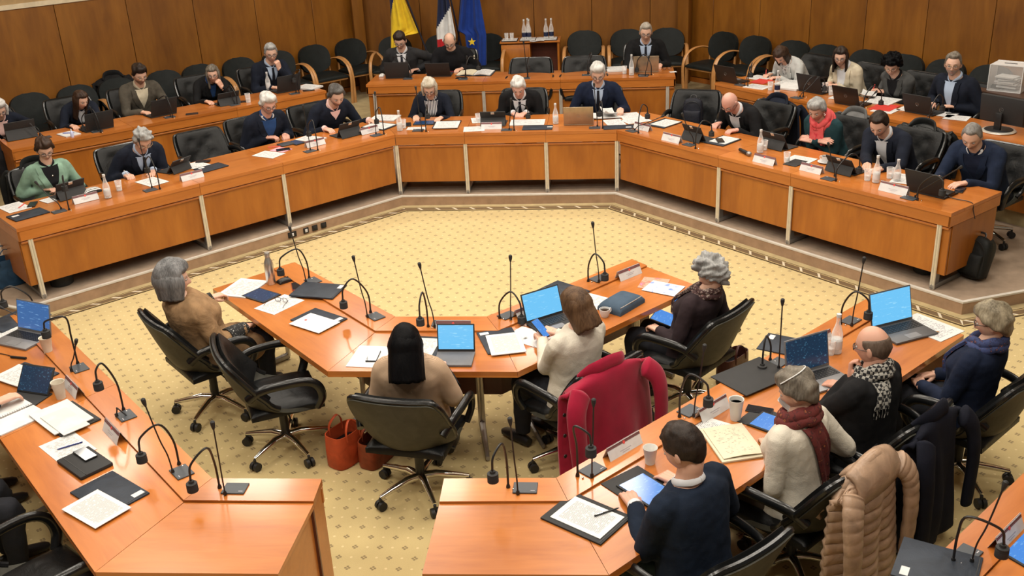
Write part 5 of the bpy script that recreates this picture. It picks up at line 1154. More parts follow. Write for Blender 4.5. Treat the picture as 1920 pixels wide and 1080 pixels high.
def laptop(zone, px, py, label, drot=0., lid=None, deck=None, scr=None, tilt=105, logo='', w=.335, d=.225, logom=None, keys=True):
    """px,py: the hinge line; the lid's back faces away from the sitter"""
    loc, rz = place(zone, px, py, drot); t = thing('laptop', label, 'laptop', loc, rz); lid = lid or BLKM; deck = deck or lid
    b = MB().box((0, -d/2, .008), (w, d, .016), bev=.003).build('base', deck, t)
    if keys:
        for r in range(5):
            m = MB()
            for k in range(13): m.box((-w*.43+w*.86*k/12, -.03-r*.019, .0172), (w*.86/12*.82, .0150, .0026))
            m.build('key_row', BLK, b)['kind'] = 'stuff'
        MB().box((0, -d+.045, .0165), (.10, .058, .001)).build('touchpad', GREYL, b)
    M = Matrix.Translation((0, .0, .015)) @ Matrix.Rotation(-math.radians(tilt-90), 4, 'X'); h = d*.98
    l = MB().box((0, 0, h/2), (w, .008, h), M, bev=.003).build('lid', lid, t); MB().box((0, -.0048, h/2+.004), (w-.018, .0016, h-.026), M).build('display', scr or SCRD, l)
    if logo:
        m = MB(); Mt = M @ Matrix.Translation((0, .0049, h/2)) @ Matrix.Rotation(PI, 4, 'Z') @ Matrix.Rotation(PI/2, 4, 'X'); text_mb(logo, .016 if len(logo) > 2 else .022, Mt, m)
        pts = [Mt @ Vector((math.cos(a)*.019, math.sin(a)*.019, 0)) for a in [2*PI*i/24 for i in range(25)]]; m.tube(pts, .0012, 5, cap=False); m.build('lid_emblem', logom or ALUD, l)
    return t
def bottle(zone, px, py, label, h=.235, r=.033, lab=None, drot=0., cap=None, group='water bottles'):
    loc, rz = place(zone, px, py); t = thing('water_bottle', label, 'bottle', loc, rz, group); k = h/.235
    prof = [(r*.8, 0), (r, .004), (r, .10*k), (r*.92, .125*k), (r*.5, .168*k), (r*.36, .185*k), (r*.36, .222*k)]
    MB().lathe(prof, 16).build('glass_body', GLASS, t); MB().lathe([(0, .006), (r*.9, .007), (r*.9, .09*k), (0, .091*k)], 14).build('water', WATER, t)
    MB().lathe([(r*1.01, .030*k), (r*1.015, .031*k), (r*1.015, .078*k), (r*1.01, .079*k)], 16).build('paper_label', lab or WHITE, t); MB().lathe([(r*.42, .215*k), (r*.43, .217*k), (r*.42, h), (0, h)], 12).build('cap', cap or WHITE, t); return t
def tumbler(zone, px, py, label, h=.10, r=.034, fill=.045, at=None):
    loc, rz = place(zone, px, py) if at is None else (at, 0.); t = thing('drinking_glass', label, 'glass', loc, rz, 'drinking glasses')
    MB().lathe([(r*.78, 0), (r, h), (r-.002, h), (r*.76, .006), (0, .006)], 18).build('glass', GLASS, t)
    if fill: MB().lathe([(0, .0065), (r*.74, .007), (r*.86, fill), (0, fill)], 16).build('drink', WATER, t)
    return t
def papercup(zone, px, py, label, h=.115, r=.041, fill=None, mat=None):
    loc, rz = place(zone, px, py); t = thing('paper_cup', label, 'cup', loc, rz, 'paper cups')
    MB().lathe([(r*.68, 0), (r*.68, .003), (r, h-.003), (r*1.05, h), (r*1.03, h+.002), (r-.003, h-.002), (r*.66, .006), (0, .006)], 22).build('cup', mat or CUPM, t)
    if fill: MB().lathe([(0, h*.8), (r*.9, h*.8)], 20).build('drink', fill, t)
    return t
CUPM = blotch('printed_paper_cup', [(.14, .05, .03), (.60, .54, .44), (.62, .56, .46), (.64, .58, .48)], 14., .6); COFFEE = plain('black_coffee', (.03, .013, .006), .1)
def cup(zone, px, py, label, saucer=True):
    loc, rz = place(zone, px, py); t = thing('coffee_cup', label, 'cup', loc, rz, 'china cups'); z = 0
    if saucer: MB().lathe([(.03, 0), (.04, .002), (.072, .012), (.071, .015), (.035, .006), (0, .006)], 22).build('saucer', WHITE, t); z = .006
    M = Matrix.Translation((0, 0, z)); MB().lathe([(.022, 0), (.025, .004), (.036, .035), (.039, .06), (.036, .06), (.032, .03), (0, .008)], 20, M=M).build('bowl', WHITE, t)
    MB().tube(bez([(.036, 0, z+.05), (.058, 0, z+.048), (.060, 0, z+.025), (.032, 0, z+.018)], 4), .0045, 6).build('handle', WHITE, t); MB().lathe([(0, z+.047), (.034, z+.048)], 16).build('coffee', COFFEE, t); return t
def nameplate(zone, px, py, label, drot=0., w=.235, h=.078):
    loc, rz = place(zone, px, py, drot); t = thing('name_card', label, 'name card', loc, rz, 'tent name cards')
    for sg in (1, -1):
        M = Matrix.Rotation(0 if sg > 0 else PI, 4, 'Z') @ Matrix.Translation((0, .034, 0)) @ Matrix.Rotation(math.radians(24), 4, 'X')
        c_ = MB().box((0, 0, h/2), (w, .0016, h), M).build('card_face', WHITE, t)
        MB().box((0, .0013, h-.010), (w, .0012, .020), M).build('maroon_band', MAROON, c_)
        MB().lathe([(0, 0), (.009, 0), (.009, .0012), (0, .0012)], 14, M=M @ Matrix.Translation((0, .0018, h-.017)) @ Matrix.Rotation(-PI/2, 4, 'X')).build('emblem', CORAL, c_)
        for k_, (ww, zz) in enumerate(((.085, .036), (.055, .025))): MB().box((0, .0011, zz), (ww, .0008, .0045), M).build('faint_print', INK, c_)
    return t
def pen(zone, px, py, label, drot=0., mat=None, dz=.004, L=.14):
    loc, rz = place(zone, px, py, drot, dz); t = thing('pen', label, 'pen', loc, rz); MB().tube([(0, -L/2, .004), (0, -L/2+.012, .004), (0, L/2, .004)], [.001, .0042, .0042], 8).build('barrel', mat or BLK, t); MB().box((0, L/2-.025, .009), (.003, .04, .0016)).build('clip', CHROME, t); return t
def glasses_item(zone, px, py, label, drot=0., dz=.003):
    loc, rz = place(zone, px, py, drot, dz); t = thing('reading_glasses', label, 'glasses', loc, rz); spectacles(t, Matrix.Translation((0, -.05, .02)), BLKFR); return t
def mouse(zone, px, py, label, mat):
    loc, rz = place(zone, px, py); t = thing('computer_mouse', label, 'mouse', loc, rz); m = MB(); pillow(m, (0, 0, 0), .062, .105, .036, n=10); m.build('shell', mat, t); MB().box((0, .03, .034), (.006, .02, .008), bev=.002).build('wheel', BLK, t); return t
# ---- dais, left wing
paper('DL', 27, 389, 'white sheet at the very left end of the dais', .1); folder('DL', 53, 403, 'dark folder at the left end of the dais', .12, .32, .22, sticker=(.10, -.04)); phone('DL', 61, 384, 'black phone lying beside the leftmost white sheet', -.5, dz=.002); pen('DL', 41, 386, 'red pen on the leftmost white sheet', -.7, CORAL)
folio('DL', 131, 368, 'black tablet stand before the woman in sage green', .1, .28); paper('DL', 92, 376, 'small white pad under the hand of the woman in sage green', .2, .12, .16, .004); nameplate('DL', 161, 377, 'name card before the woman in sage green', .0)
loc, rz = place('DL', 172, 361); m = MB(); pillow(m, (0, 0, 0), .17, .10, .05, n=12); tag(m.build('zebra_pouch', ZEB, None, loc, rz+.1), 'black and white zebra-print pouch beside the name card', 'pouch')
bottle('DL', 203, 371, 'glass water bottle beside the woman in sage green'); tumbler('DL', 224, 357, 'half-full tumbler between the green blazer and the navy suit')
paper('DL', 285, 341, 'white sheet the navy-suited man is writing on', .15); folio('DL', 330, 320, 'black tablet stand beside the writing man', .35, .25, 48); nameplate('DL', 360, 335, 'name card before the writing man'); folder('DL', 396, 315, 'dark folder right of the writing man', .1, .3, .2, sticker=(.08, -.06)); paper('DL', 371, 311, 'white sheet behind the dark folder on the left wing', .2); phone('DL', 381, 303, 'black phone on papers near the empty dais chair', .9, dz=.003)
paper('DL', 504, 290, 'white letter lying on the short empty desk', .35); paper('DL', 527, 281, 'pink sheet beside the white letter', .3, .15, .20, mat=plain('pink_paper', (.80, .35, .42), .8)); phone('DL', 531, 281, 'dark phone on the pink sheet', 1.2, dz=.004); pen('DL', 514, 276, 'crimson pen near the pink sheet', 1.0, CORAL)
folder('DL', 536, 271, 'grey calculator-like tray before the white-haired man', .0, .16, .13, .012, GREYF, None, name='tray', cat='tray'); tablet('DL', 555, 268, 'slim dark-blue tablet before the white-haired man', .1, plain('navy_screen', (.02, .05, .13), .2), .13, .19); paper('DL', 583, 261, 'papers between the white-haired and the dark-haired man', .3, th=.006); nameplate('DL', 591, 273, 'name card before the white-haired man')
folio('DL', 651, 254, 'black tablet stand before the man with swept-back hair', .05, .28); nameplate('DL', 692, 249, 'name card before the man with swept-back hair'); folder('DL', 712, 237, 'black folder at the left bend of the dais', .3, .28, .34, sticker=None); paper('DL', 711, 236, 'papers lying on the black folder at the dais bend', .3, .24, .30, .004, dz=.010); paper('DL', 722, 222, 'stack of papers at the left bend of the dais', .6, .26, .32, .012)
# ---- dais, centre
bottle('DC', 750, 245, 'water bottle at the left bend of the centre desk'); tumbler('DC', 757, 240, 'tumbler beside the bottle at the left bend'); phone('DC', 765, 234, 'phone left of the woman in the striped blouse', .2); tablet('DC', 796, 231, 'dark blue tablet under the hands of the woman in stripes', PI/2, plain('blue_glass_screen', (.015, .05, .14), .15)); folder('DC', 838, 234, 'black folder right of the woman in stripes', 0, .30, .33, sticker=None); paper('DC', 838, 235, 'booklet on the black folder right of the woman in stripes', .03, .28, .30, .008, dz=.010, curl=.006); paper('DC', 781, 241, 'white card under the microphone of the woman in stripes', PI/2, .12, .22)
paper('DC', 889, 242, 'white sheet left of the central tablet stand', .1, .24, .22); paper('DC', 897, 226, 'upright pale envelope left of the central tablet stand', .2, .16, .24, .004); folio('DC', 926, 233, 'black tablet stand before the grey-haired man', 0, .29); nameplate('DC', 922, 241, 'name card before the grey-haired man'); tumbler('DC', 897, 229, 'tumbler beside the central tablet stand')
paper('DC', 989, 230, 'open white document under the clasped hands', 0, .40, .26, .006); folder('DC', 1008, 240, 'dark folder before the grey-haired man', 0, .34, .19, sticker=(-.14, .0)); bottle('DC', 1042, 232, 'water bottle left of the tan laptop on the dais')
laptop('DC', 1085, 235, 'tan laptop on the dais before the man in round glasses', 0, SILV, SILV, logo='hp', tilt=108); paper('DC', 1135, 219, 'open booklet of the man in round glasses', .1, .34, .24, .008, curl=.02); paper('DC', 1142, 214, 'raised page of the booklet of the man in round glasses', .3, .15, .24, .003, dz=.03, curl=.08)
paper('DC', 1152, 230, 'sheet right of the booklet on the centre desk', .25); folder('DC', 1161, 239, 'dark folder before the man in round glasses', .1, .36, .16, sticker=(-.1, .04))
paper('DR', 1182, 218, 'white sheets at the right bend of the dais', -.5, .30, .24, .004); nameplate('DR', 1205, 243, 'name card before the chair with the backpack', .0); paper('DR', 1193, 226, 'second white sheet at the right bend of the dais', -.3)
folder('DR', 1245, 232, 'black folder before the chair with the backpack', .1, .26, .34, sticker=None); paper('DR', 1248, 231, 'paper on the folder before the backpack chair', .1, .21, .28, .004, dz=.010); nameplate('DR', 1260, 265, 'large name card before the bald man', 0, .25, .09); folio('DR', 1306, 262, 'black tablet stand before the bald man', -.05, .27)
folder('DR', 1355, 265, 'black folder beside the bald man', .1, .24, .33, sticker=None); paper('DR', 1358, 263, 'white sheet on the folder beside the bald man', .1, .20, .26, .004, dz=.010); phone('DR', 1350, 264, 'phone on the white sheet beside the bald man', .9, dz=.016)
bottle('DR', 1425, 286, 'water bottle between the bald man and the red scarf'); tumbler('DR', 1433, 281, 'white beaker beside that bottle near the red scarf'); nameplate('DR', 1434, 306, 'name card before the woman in the red scarf', 0, .25, .085)
loc, rz = place('DR', 1397, 289); t = thing('handheld_microphone', 'black handheld microphone lying on the right dais wing', 'microphone', loc, rz+1.2); MB().tube([(0, -.11, .02), (0, .05, .02)], [.016, .021], 12).build('handle', BLK, t); MB().ell((0, .075, .024), (.026, .032, .024)).build('grille', ALUD, t)
folio('DR', 1457, 276, 'black tablet stand before the woman in the red scarf', -.05, .29); tumbler('DR', 1475, 304, 'tumbler beside the papers of the woman in the red scarf'); paper('DR', 1502, 299, 'white sheet beside the coffee cup', .15, .25, .20); folder('DR', 1491, 306, 'black tray under the white sheet near the coffee cup', .1, .14, .22, .006, BLKM, None, name='tray', cat='tray'); cup('DR', 1547, 305, 'white espresso cup and saucer on the right dais wing'); nameplate('DR', 1522, 322, 'name card beside the espresso cup')
folio('DR', 1583, 322, 'black tablet stand before the man in the open white shirt', -.05, .29, 55); bottle('DR', 1642, 342, 'taller water bottle before the man in the open white shirt', .25); tumbler('DR', 1626, 338, 'tumbler with water before the man in the open white shirt'); bottle('DR', 1681, 339, 'small water bottle behind the large name card at right', .20); tumbler('DR', 1668, 334, 'tumbler beside the small bottle at right'); paper('DR', 1698, 336, 'white sheet behind the black laptop at right', .3); nameplate('DR', 1676, 361, 'large name card near the right end of the dais', 0, .27, .09)
laptop('DR', 1735, 366, 'black laptop at the right end of the dais', .0, BLKM, tilt=110, w=.35); phone('DR', 1800, 357, 'black phone beside the hand at the right end of the dais', .3); 
loc, rz = place('DR', 1777, 367); t = thing('power_adapter', 'black power adapter with cable hanging over the dais desk end', 'adapter', loc, rz); MB().box((0, 0, .018), (.07, .12, .034), bev=.008).build('block', BLK, t); e_ = Matrix.Rotation(-rz, 3, 'Z') @ (P(1822, 380, HD+.004)-Vector(loc)); e2 = Matrix.Rotation(-rz, 3, 'Z') @ (P(1828, 410, HD-.12)-Vector(loc)); MB().tube(bez([(0, .05, .015), (e_*.4+Vector((0, .03, .004))), e_, e_.lerp(e2, .5), e2], 6), .004, 6).build('cable', BLK, t)
paper('DR', 1757, 362, 'small white sticker card by the adapter', 0, .05, .03, .003, BLANK, dz=.0, cat='card', name='small_card')
# ---- rear tier
folio('TL', 40, 258, 'black laptop lid at the far left of the rear tier', .0, .33, 70, h=.21, tab=False); laptop('TL', 188, 244, 'black laptop before the young woman with long brown hair', .1, BLKM, tilt=108); paper('TL', 129, 252, 'white notebook beside the young woman with long brown hair', .2, .18, .24, .008, BLANK); pen('TL', 128, 250, 'blue pen on the white notebook', .9, plain('blue_pen', (.02, .05, .5), .3), .010)
loc, rz = place('TL', 136, 257); t = thing('sanitiser_bottle', 'small blue-white squeeze bottle on the rear tier desk', 'bottle', loc, rz); MB().lathe([(.018, 0), (.02, .01), (.018, .06), (.008, .075)], 12).build('bottle', plain('pale_blue_plastic', (.55, .6, .85), .35), t); MB().lathe([(.009, .072), (.008, .095), (0, .096)], 10).build('cap', WHITE, t)
laptop('TL', 308, 217, 'black laptop before the man in the tweed jacket', .1, BLKM, tilt=112); phone('TL', 360, 214, 'dark phone on the rear tier between two laptops', 1.2); folio('TL', 427, 195, 'black tablet stand before the woman covering her mouth', .0, .28, 60, tab=False); phone('TL', 456, 191, 'phone beside the tumbler on the rear tier', 1.0); tumbler('TL', 466, 192, 'tumbler of water on the left rear tier', .115, .036)
laptop('TL', 542, 172, 'black laptop before the man resting his chin', .0, BLKM, tilt=106); paper('TL', 579, 165, 'pile of papers at the end of the left rear tier', .4, .24, .3, .02); phone('TL', 579, 170, 'phone beside the pile of papers on the left rear tier', 1.3); bottle('TL', 504, 168, 'water bottle before the man resting his chin')
mouse('TC', 716, 143, 'white computer mouse on the rear centre desk', WHITE); laptop('TC', 746, 147, 'black laptop before the man in the charcoal suit', 0, BLKM, tilt=104); laptop('TC', 823, 144, 'low black laptop before the uniformed man', 0, BLKM, tilt=120, w=.33); phone('TC', 865, 147, 'phone before the uniformed man', 1.4); phone('TC', 1207, 141, 'phone before the tan laptop on the rear desk', 1.5)
loc, rz = place('TC', 892, 138); t = thing('open_book', 'large open ring-bound book before the uniformed man', 'book', loc, rz-.1)
for sx, mt_ in ((-1, PAP), (1, CREAMP)): MB().sheet([[(sx*x, y, .012+.012*math.sin(PI*min(1, x/.2))) for x in (.004, .05, .10, .15, .20, .235)] for y in (-.15, -.05, .05, .15)], .012).build('page_block', mt_, t)
MB().box((0, 0, .003), (.50, .32, .006)).build('cover', NAVYF, t)
paper('TC', 1155, 131, 'pile of white papers beside a tumbler on the rear desk', .1, .26, .28, .02); tumbler('TC', 1171, 138, 'tumbler on the rear centre desk'); bottle('TC', 1184, 141, 'water bottle on the rear centre desk', .27); laptop('TC', 1211, 136, 'tan laptop on the rear centre desk', 0, SILV, SILV, logo='hp', tilt=106); glasses_item('TC', 1250, 130, 'folded spectacles at the right end of the rear centre desk'); paper('TC', 1262, 135, 'scrap of white paper at the right end of the rear centre desk', .3, .09, .06, .002, BLANK)
laptop('TR', 1364, 155, 'brown-black laptop at the left end of the right rear tier', .05, plain('dark_brown_lid', (.022, .013, .010), .45), logo='DELL', tilt=112); paper('TR', 1424, 146, 'sheet the woman in the pale blazer writes on', .1, .26, .24); paper('TR', 1428, 153, 'red folder before the woman in the pale blazer', .2, .20, .24, .005, plain('red_folder_card', (.55, .04, .03), .6), cat='folder', name='card_folder'); paper('TR', 1420, 163, 'grey document near the front edge of the right rear tier', .2, .28, .22, .004, PAP2); tumbler('TR', 1444, 169, 'tumbler beside the dark-labelled bottle'); bottle('TR', 1457, 173, 'water bottle with a dark label on the right rear tier', .26, lab=plain('dark_label', (.01, .015, .05), .5)); paper('TR', 1483, 164, 'thick white document on the right rear tier', .3, .28, .32, .02, BLANK); paper('TR', 1480, 156, 'white sheets behind the dark-labelled bottle', .2, .26, .3, .008)
laptop('TR', 1519, 174, 'black laptop before the woman in the cream cardigan', .05, BLKM, logo='DELL', tilt=108); tumbler('TR', 1558, 178, 'tumbler between two black laptops at right'); papercup('TR', 1546, 175, 'clear beaker before the woman in the cream cardigan', .12, .035, None, GLASS); paper('TR', 1566, 184, 'crumpled printed scraps beside the tumbler', .3, .12, .12, .004)
laptop('TR', 1588, 198, 'brown-black laptop before the curly-haired woman', .05, plain('dark_brown_lid', (.022, .013, .010), .45), logo='DELL', tilt=110); paper('TR', 1655, 190, 'papers before the curly-haired woman', .2, .30, .34, .01); paper('TR', 1658, 202, 'red-edged folder before the curly-haired woman', .25, .24, .3, .006, plain('red_folder_card', (.55, .04, .03), .6), cat='folder', name='card_folder'); paper('TR', 1660, 207, 'white sheets under the red-edged folder', .2, .24, .24, .003); paper('TR', 1628, 180, 'curled page held by the curly-haired woman', .5, .16, .22, .003, dz=.02, curl=.06)
laptop('TR', 1722, 214, 'black laptop before the man in the pale blue shirt', .05, BLKM, logo='DELL', tilt=112); paper('TR', 1768, 214, 'white sheet beside the laptop of the man in pale blue', .1, .25, .2); paper('TR', 1794, 221, 'second white sheet beside the man in pale blue', .35, .24, .2); pen('TR', 1786, 213, 'black pen on the sheets of the man in pale blue', -.8); paper('TR', 1712, 206, 'papers behind the laptop of the man in pale blue', .2, .3, .2, .003)
loc, rz = place('TR', 1872, 246); t = thing('monitor', 'black computer monitor seen from behind on the right rear tier', 'monitor', loc, rz); MB().lathe([(.16, 0), (.165, .008), (.15, .018), (.05, .02), (0, .02)], 28).build('round_base', ALU, t); MB().lathe([(.135, .019), (.13, .023), (0, .023)], 24).build('base_top', BLK, t); MB().box((0, .03, .10), (.07, .03, .18), bev=.006).build('stand', BLK, t); M = Matrix.Translation((0, -.02, .215)) @ Matrix.Rotation(-.12, 4, 'X'); b_ = MB().box((0, 0, 0), (.46, .04, .27), M, bev=.008).build('housing', BLKM, t); MB().box((0, -.021, 0), (.43, .003, .24), M).build('display', DARKSCR, b_)
m = MB(); Mt = M @ Matrix.Translation((0, .0215, 0)) @ Matrix.Rotation(PI, 4, 'Z') @ Matrix.Rotation(PI/2, 4, 'X'); text_mb('DELL', .018, Mt, m); m.tube([Mt @ Vector((math.cos(a)*.022, math.sin(a)*.022, 0)) for a in [2*PI*i/24 for i in range(25)]], .0013, 5, cap=False); m.build('rear_emblem', ALUD, b_)
# ---- centre table
paper('CL', 456, 541, 'stack of printed pages before the woman in the camel coat', .55, .25, .33, .008); tablet('CL', 490, 555, 'black tablet with a dim blue screen before the camel coat', PI/2+.25, screen('dim_blue_screen', (.03, .07, .16), (.10, .18, .34), .8)); paper('CL', 524, 571, 'white sheet under a pair of glasses on the centre table', .25, .22, .30); glasses_item('CL', 523, 571, 'black-framed glasses lying on a white sheet', .5)
loc, rz = place('CL', 509, 532); t = thing('steel_bottle', 'tall brushed steel drinks bottle on the centre table', 'bottle', loc, rz); MB().lathe([(.034, 0), (.037, .005), (.037, .16), (.030, .19), (.020, .215), (.018, .228)], 24).build('body', plain('brushed_steel', (.66, .64, .61), .28, .9), t); MB().lathe([(.020, .226), (.022, .228), (.022, .255), (.019, .262), (0, .263)], 18).build('cap', plain('steel_cap', (.7, .68, .65), .3, .9), t)
mouse('CL', 533, 529, 'black computer mouse beside the steel bottle', BLK); phone('CL', 556, 538, 'phone in a red case beside the black mouse', 1.15, case=plain('red_case', (.35, .05, .03), .5), dz=.0); folder('CL', 597, 546, 'large dark folder lying across the console strip', PI/2+.6, .26, .36, .012, sticker=(.08, -.15), dz=.013); folder('CL', 598, 600, 'dark folder under the letter with a red crest', PI/2+.22, .24, .34, sticker=(.07, -.13)); o = paper('CL', 590, 606, 'white letter with a small red crest', PI/2+.25, .21, .30, .003, BLANK, dz=.010); MB().lathe([(0, 0), (.010, 0), (.010, .001), (0, .001)], 12, M=Matrix.Translation((0, .09, .003))).build('crest', CORAL, o)
paper('CM', 693, 669, 'white sheet under a phone left of the black-haired woman', -.08, .23, .30, .003, BLANK); phone('CM', 700, 669, 'black phone on the sheet left of the black-haired woman', .0, dz=.004); folder('CM', 795, 653, 'dark folder right of the black-haired woman', -.1, .23, .32, sticker=None); paper('CM', 791, 653, 'page on the folder right of the black-haired woman', -.1, .19, .29, .003, dz=.010)
laptop('CM', 856, 663, 'tablet with keyboard and bright blue screen on the centre table', 0., BLKM, plain('grey_keyboard', (.14, .14, .15), .6), SCRB, 104, '', .25, .19, keys=False); folder('CM', 938, 640, 'dark folder under printed pages on the centre table', .35, .25, .34, sticker=(-.08, .13)); paper('CM', 948, 645, 'printed pages right of the bright tablet', .25, .23, .30, .005, PAP2, dz=.010); paper('CR', 992, 632, 'sheet with black photographs beside the printed pages', .2, .21, .28, .003, blotch('photo_sheet', [(.04, .04, .04), (.05, .05, .05), (.62, .62, .62), (.64, .64, .64)], 12.)); pen('CM', 830, 683, 'silver pen by the hand of the black-haired woman', 1.3, CHROME)
nameplate('CM', 851, 617, 'name card behind the bright tablet, seen from behind', 0, .24, .07); nameplate('CR', 990, 590, 'name card beside the laptop of the woman in cream', .0); nameplate('CR', 1178, 518, 'name card at the right end of the centre table', .0)
laptop('CR', 1022, 600, 'open laptop with a pale blue page before the woman in cream', -.15, BLKM, BLKM, SCRB, 108, '', .31, .21); folder('CR', 1055, 547, 'dark folder on the right arm of the centre table', .1, .25, .32, sticker=(-.07, .12), dz=.012); paper('CR', 1116, 566, 'white page beside the blue pouch', .2); cup('CR', 1134, 594, 'white coffee mug beside the woman in cream', False)
loc, rz = place('CR', 1165, 574); t = thing('pouch', 'slate-blue zipped pouch on the centre table', 'pouch', loc, rz+.15); m = MB(); pillow(m, (0, 0, 0), .30, .20, .07, n=14, puff=5); m.build('body', fabric('slate_blue_cloth', (.055, .085, .125), .15), t); MB().tube([(-.13, -.085, .052), (0, -.09, .055), (.13, -.085, .052)], .004, 6).build('zip', ALUD, t)
paper('CR', 1226, 532, 'orange and violet brochure on the centre table', .5, .21, .20, .003, blotch('brochure', [(.30, .14, .45), (.42, .2, .45), (.55, .16, .10), (.62, .30, .22)], 12.)); paper('CR', 1244, 541, 'blue and white brochure on the centre table', .3, .20, .26, .003, blotch('blue_brochure', [(.08, .15, .5), (.10, .2, .55), (.35, .42, .6), (.62, .62, .64)], 14.), dz=.004)
def handheld(who, px, py, zz, label, kind, rzo=0., tilt=.6):
    p = SEATED[who]; q = P(px, py, zz); t = thing(kind, label, kind, q, p['rz']+rzo)
    w_, h_ = (.073, .15) if kind == 'phone' else (.18, .25); M = Matrix.Rotation(tilt, 4, 'X'); MB().box((0, 0, 0), (w_, h_, .009), M, bev=.003).build('case', BLK, t); MB().box((0, 0, .0052), (w_-.008, h_-.012, .0012), M).build('screen', SCRM, t)
handheld('woman in the cream jumper', 1014, 616, HF+.11, 'phone with a blue screen held by the woman in cream', 'phone', .2, .7); handheld('woman in the plum-black coat', 1256, 600, .63, 'tablet with a blue screen on the lap of the plum-coated woman', 'tablet', .3, .25); handheld('woman in the plum-black coat', 1277, 574, .80, 'dark phone held up by the woman in the plum-black coat', 'phone', .2, .8)
# ---- right table
laptop('RR', 1672, 611, 'grey laptop with a plain pale blue screen on the right table', -.35, SILK, SILK, SCRB, 104, '', .34, .24); paper('RR', 1741, 614, 'printed sheets beside the grey laptop', -.15, .25, .36, .004); pen('RR', 1736, 622, 'ochre pencil on the printed sheets', .6, plain('ochre_pencil', (.45, .22, .05), .5), .006, .17)
bottle('RR', 1567, 661, 'tall clear water bottle on the right table', .27, .036); tumbler('RR', 1556, 664, 'tumbler beside the tall clear bottle on the right table'); folder('RR', 1478, 650, 'dark folder on the console strip of the right table', .3, .25, .34, sticker=(.07, .13), dz=.012); nameplate('RR', 1535, 646, 'name card behind the laptop with the leafy picture', .0)
laptop('RR', 1514, 700, 'silver laptop with a dark blue leafy picture on screen', -.30, GREYL, GREYL, SCRD, 100, '', .33, .235)
loc, rz = place('RR', 1412, 706, -.15, .0125); tag(MB().box((0, 0, .004), (.42, .30, .008), bev=.003).build('desk_mat', BLKM, None, loc, rz), 'black leather desk mat on the right table', 'desk mat')
papercup('RR', 1379, 786, 'tall white paper cup of coffee on the right table', .13, .042, COFFEE, blotch('pale_paper_cup', [(.6, .58, .5), (.62, .61, .57), (.63, .62, .58), (.64, .63, .6)], 10., .6)); phone('RR', 1424, 770, 'black phone between the coffee cup and the lit tablet', .4)
tablet('RR', 1452, 798, 'tablet with a blue screen before the woman in the paisley scarf', .1, SCRM, dz=.002); folder('RR', 1440, 790, 'black tablet cover with a grey strap under the tablet', .1, .22, .27, .004, BLKM, None, name='tablet_cover', cat='cover')
loc, rz = place('RR', 1373, 832); t = thing('booklet', 'cream open booklet of forms beside the navy-suited man', 'booklet', loc, rz-.55); MB().box((0, 0, .006), (.25, .345, .012), bev=.002).build('pages', CREAMP, t); MB().sheet([[(x, y, .016+.008*math.sin((x+.11)*14)) for x in (-.11, -.06, 0, .06, .11)] for y in (-.155, -.05, .05, .155)], .003).build('top_sheet', CREAMP, t)
paper('RR', 1326, 803, 'loose pages behind the cream booklet', .2, .21, .3, .004); nameplate('RR', 1335, 776, 'name card behind the loose pages on the right table', 0, .25, .09); nameplate('RR', 1168, 848, 'name card before the man in the navy suit jacket', 0, .26, .09); papercup('RR', 1219, 868, 'short paper cup with a dark print before the navy-suited man', .095, .038, None, blotch('leaf_paper_cup', [(.08, .03, .02), (.62, .60, .57), (.63, .61, .58), (.64, .63, .6)], 11., .6))
tablet('RR', 1214, 921, 'tablet showing a blue page under the hands of the navy-suited man', -.1, SCRM, .19, .27, .006); folder('RR', 1196, 913, 'black tablet cover under the navy-suited man\'s tablet', -.1, .26, .28, .005, BLKM, None, name='tablet_cover', cat='cover')
folder('RR', 1099, 972, 'black clip folder with a form at the table corner', .98-ZONE['RR'][1]+.0, .27, .36, .010, BLKM, None); paper('RR', 1101, 970, 'printed form on the black clip folder', .98-ZONE['RR'][1], .21, .297, .003, PAP2, dz=.011); pen('RR', 1138, 961, 'black pen on the printed form', 2.1-ZONE['RR'][1], dz=.016)
# ---- left table
folder('LL', 22, 603, 'dark folder at the top left of the left table', .35, .26, .34, sticker=(.08, .13)); paper('LL', 8, 626, 'printed pages below the dark folder at far left', .4, .25, .3, .006); laptop('LL', 66, 626, 'grey laptop with a blue sky screen on the left table', .45, GREYL, GREYL, screen('blue_sky_screen', (.05, .16, .42), (.20, .42, .75), .8), 102, '', .33, .23)
loc, rz = place('LL', 33, 672); t = thing('cable', 'black laptop plug and lead on the left table', 'cable', loc, rz); MB().tube(bez([(-.22, -.10, .004), (-.1, -.04, .004), (-.03, -.02, .006)], 5), .003, 6).build('lead', BLK, t); MB().tube([(-.04, -.03, .008), (.06, .04, .008)], .009, 8).build('plug', BLK, t)
papercup('LL', 91, 661, 'patterned paper cup behind the laptop on the left table', .115); papercup('LL', 115, 746, 'patterned paper cup beside the tablet stand on the left table', .115); folder('LL', 52, 704, 'dark folder under papers beside the left tablet stand', PI/2+.35, .22, .36, sticker=None); paper('LL', 42, 708, 'papers on the dark folder beside the left tablet stand', PI/2+.35, .20, .34, .006, dz=.010, curl=.01)
folio('LL', 62, 740, 'black tablet stand on the left table', .55, .25, 55, tab=False); nameplate('LL', 140, 733, 'name card on the left table beside the lower paper cup', .0); nameplate('LL', 216, 817, 'name card on the left table beside the printed chart', .0)
folder('LL', 126, 786, 'black folder under the printed chart', PI/2+.15, .25, .36, .01, BLKM, None); paper('LL', 115, 783, 'printed chart with green highlighter marks', PI/2+.12, .24, .36, .006, blotch('chart_print', [(.55, .72, .12), (.62, .62, .60), (.63, .63, .62), (.60, .60, .58)], 5.), dz=.011, curl=.006); paper('LL', 122, 790, 'lower chart page with a coloured picture', PI/2+.12, .16, .32, .004, blotch('chart_picture', [(.7, .5, .08), (.62, .62, .60), (.63, .63, .62), (.58, .58, .55)], 6.), dz=.019)
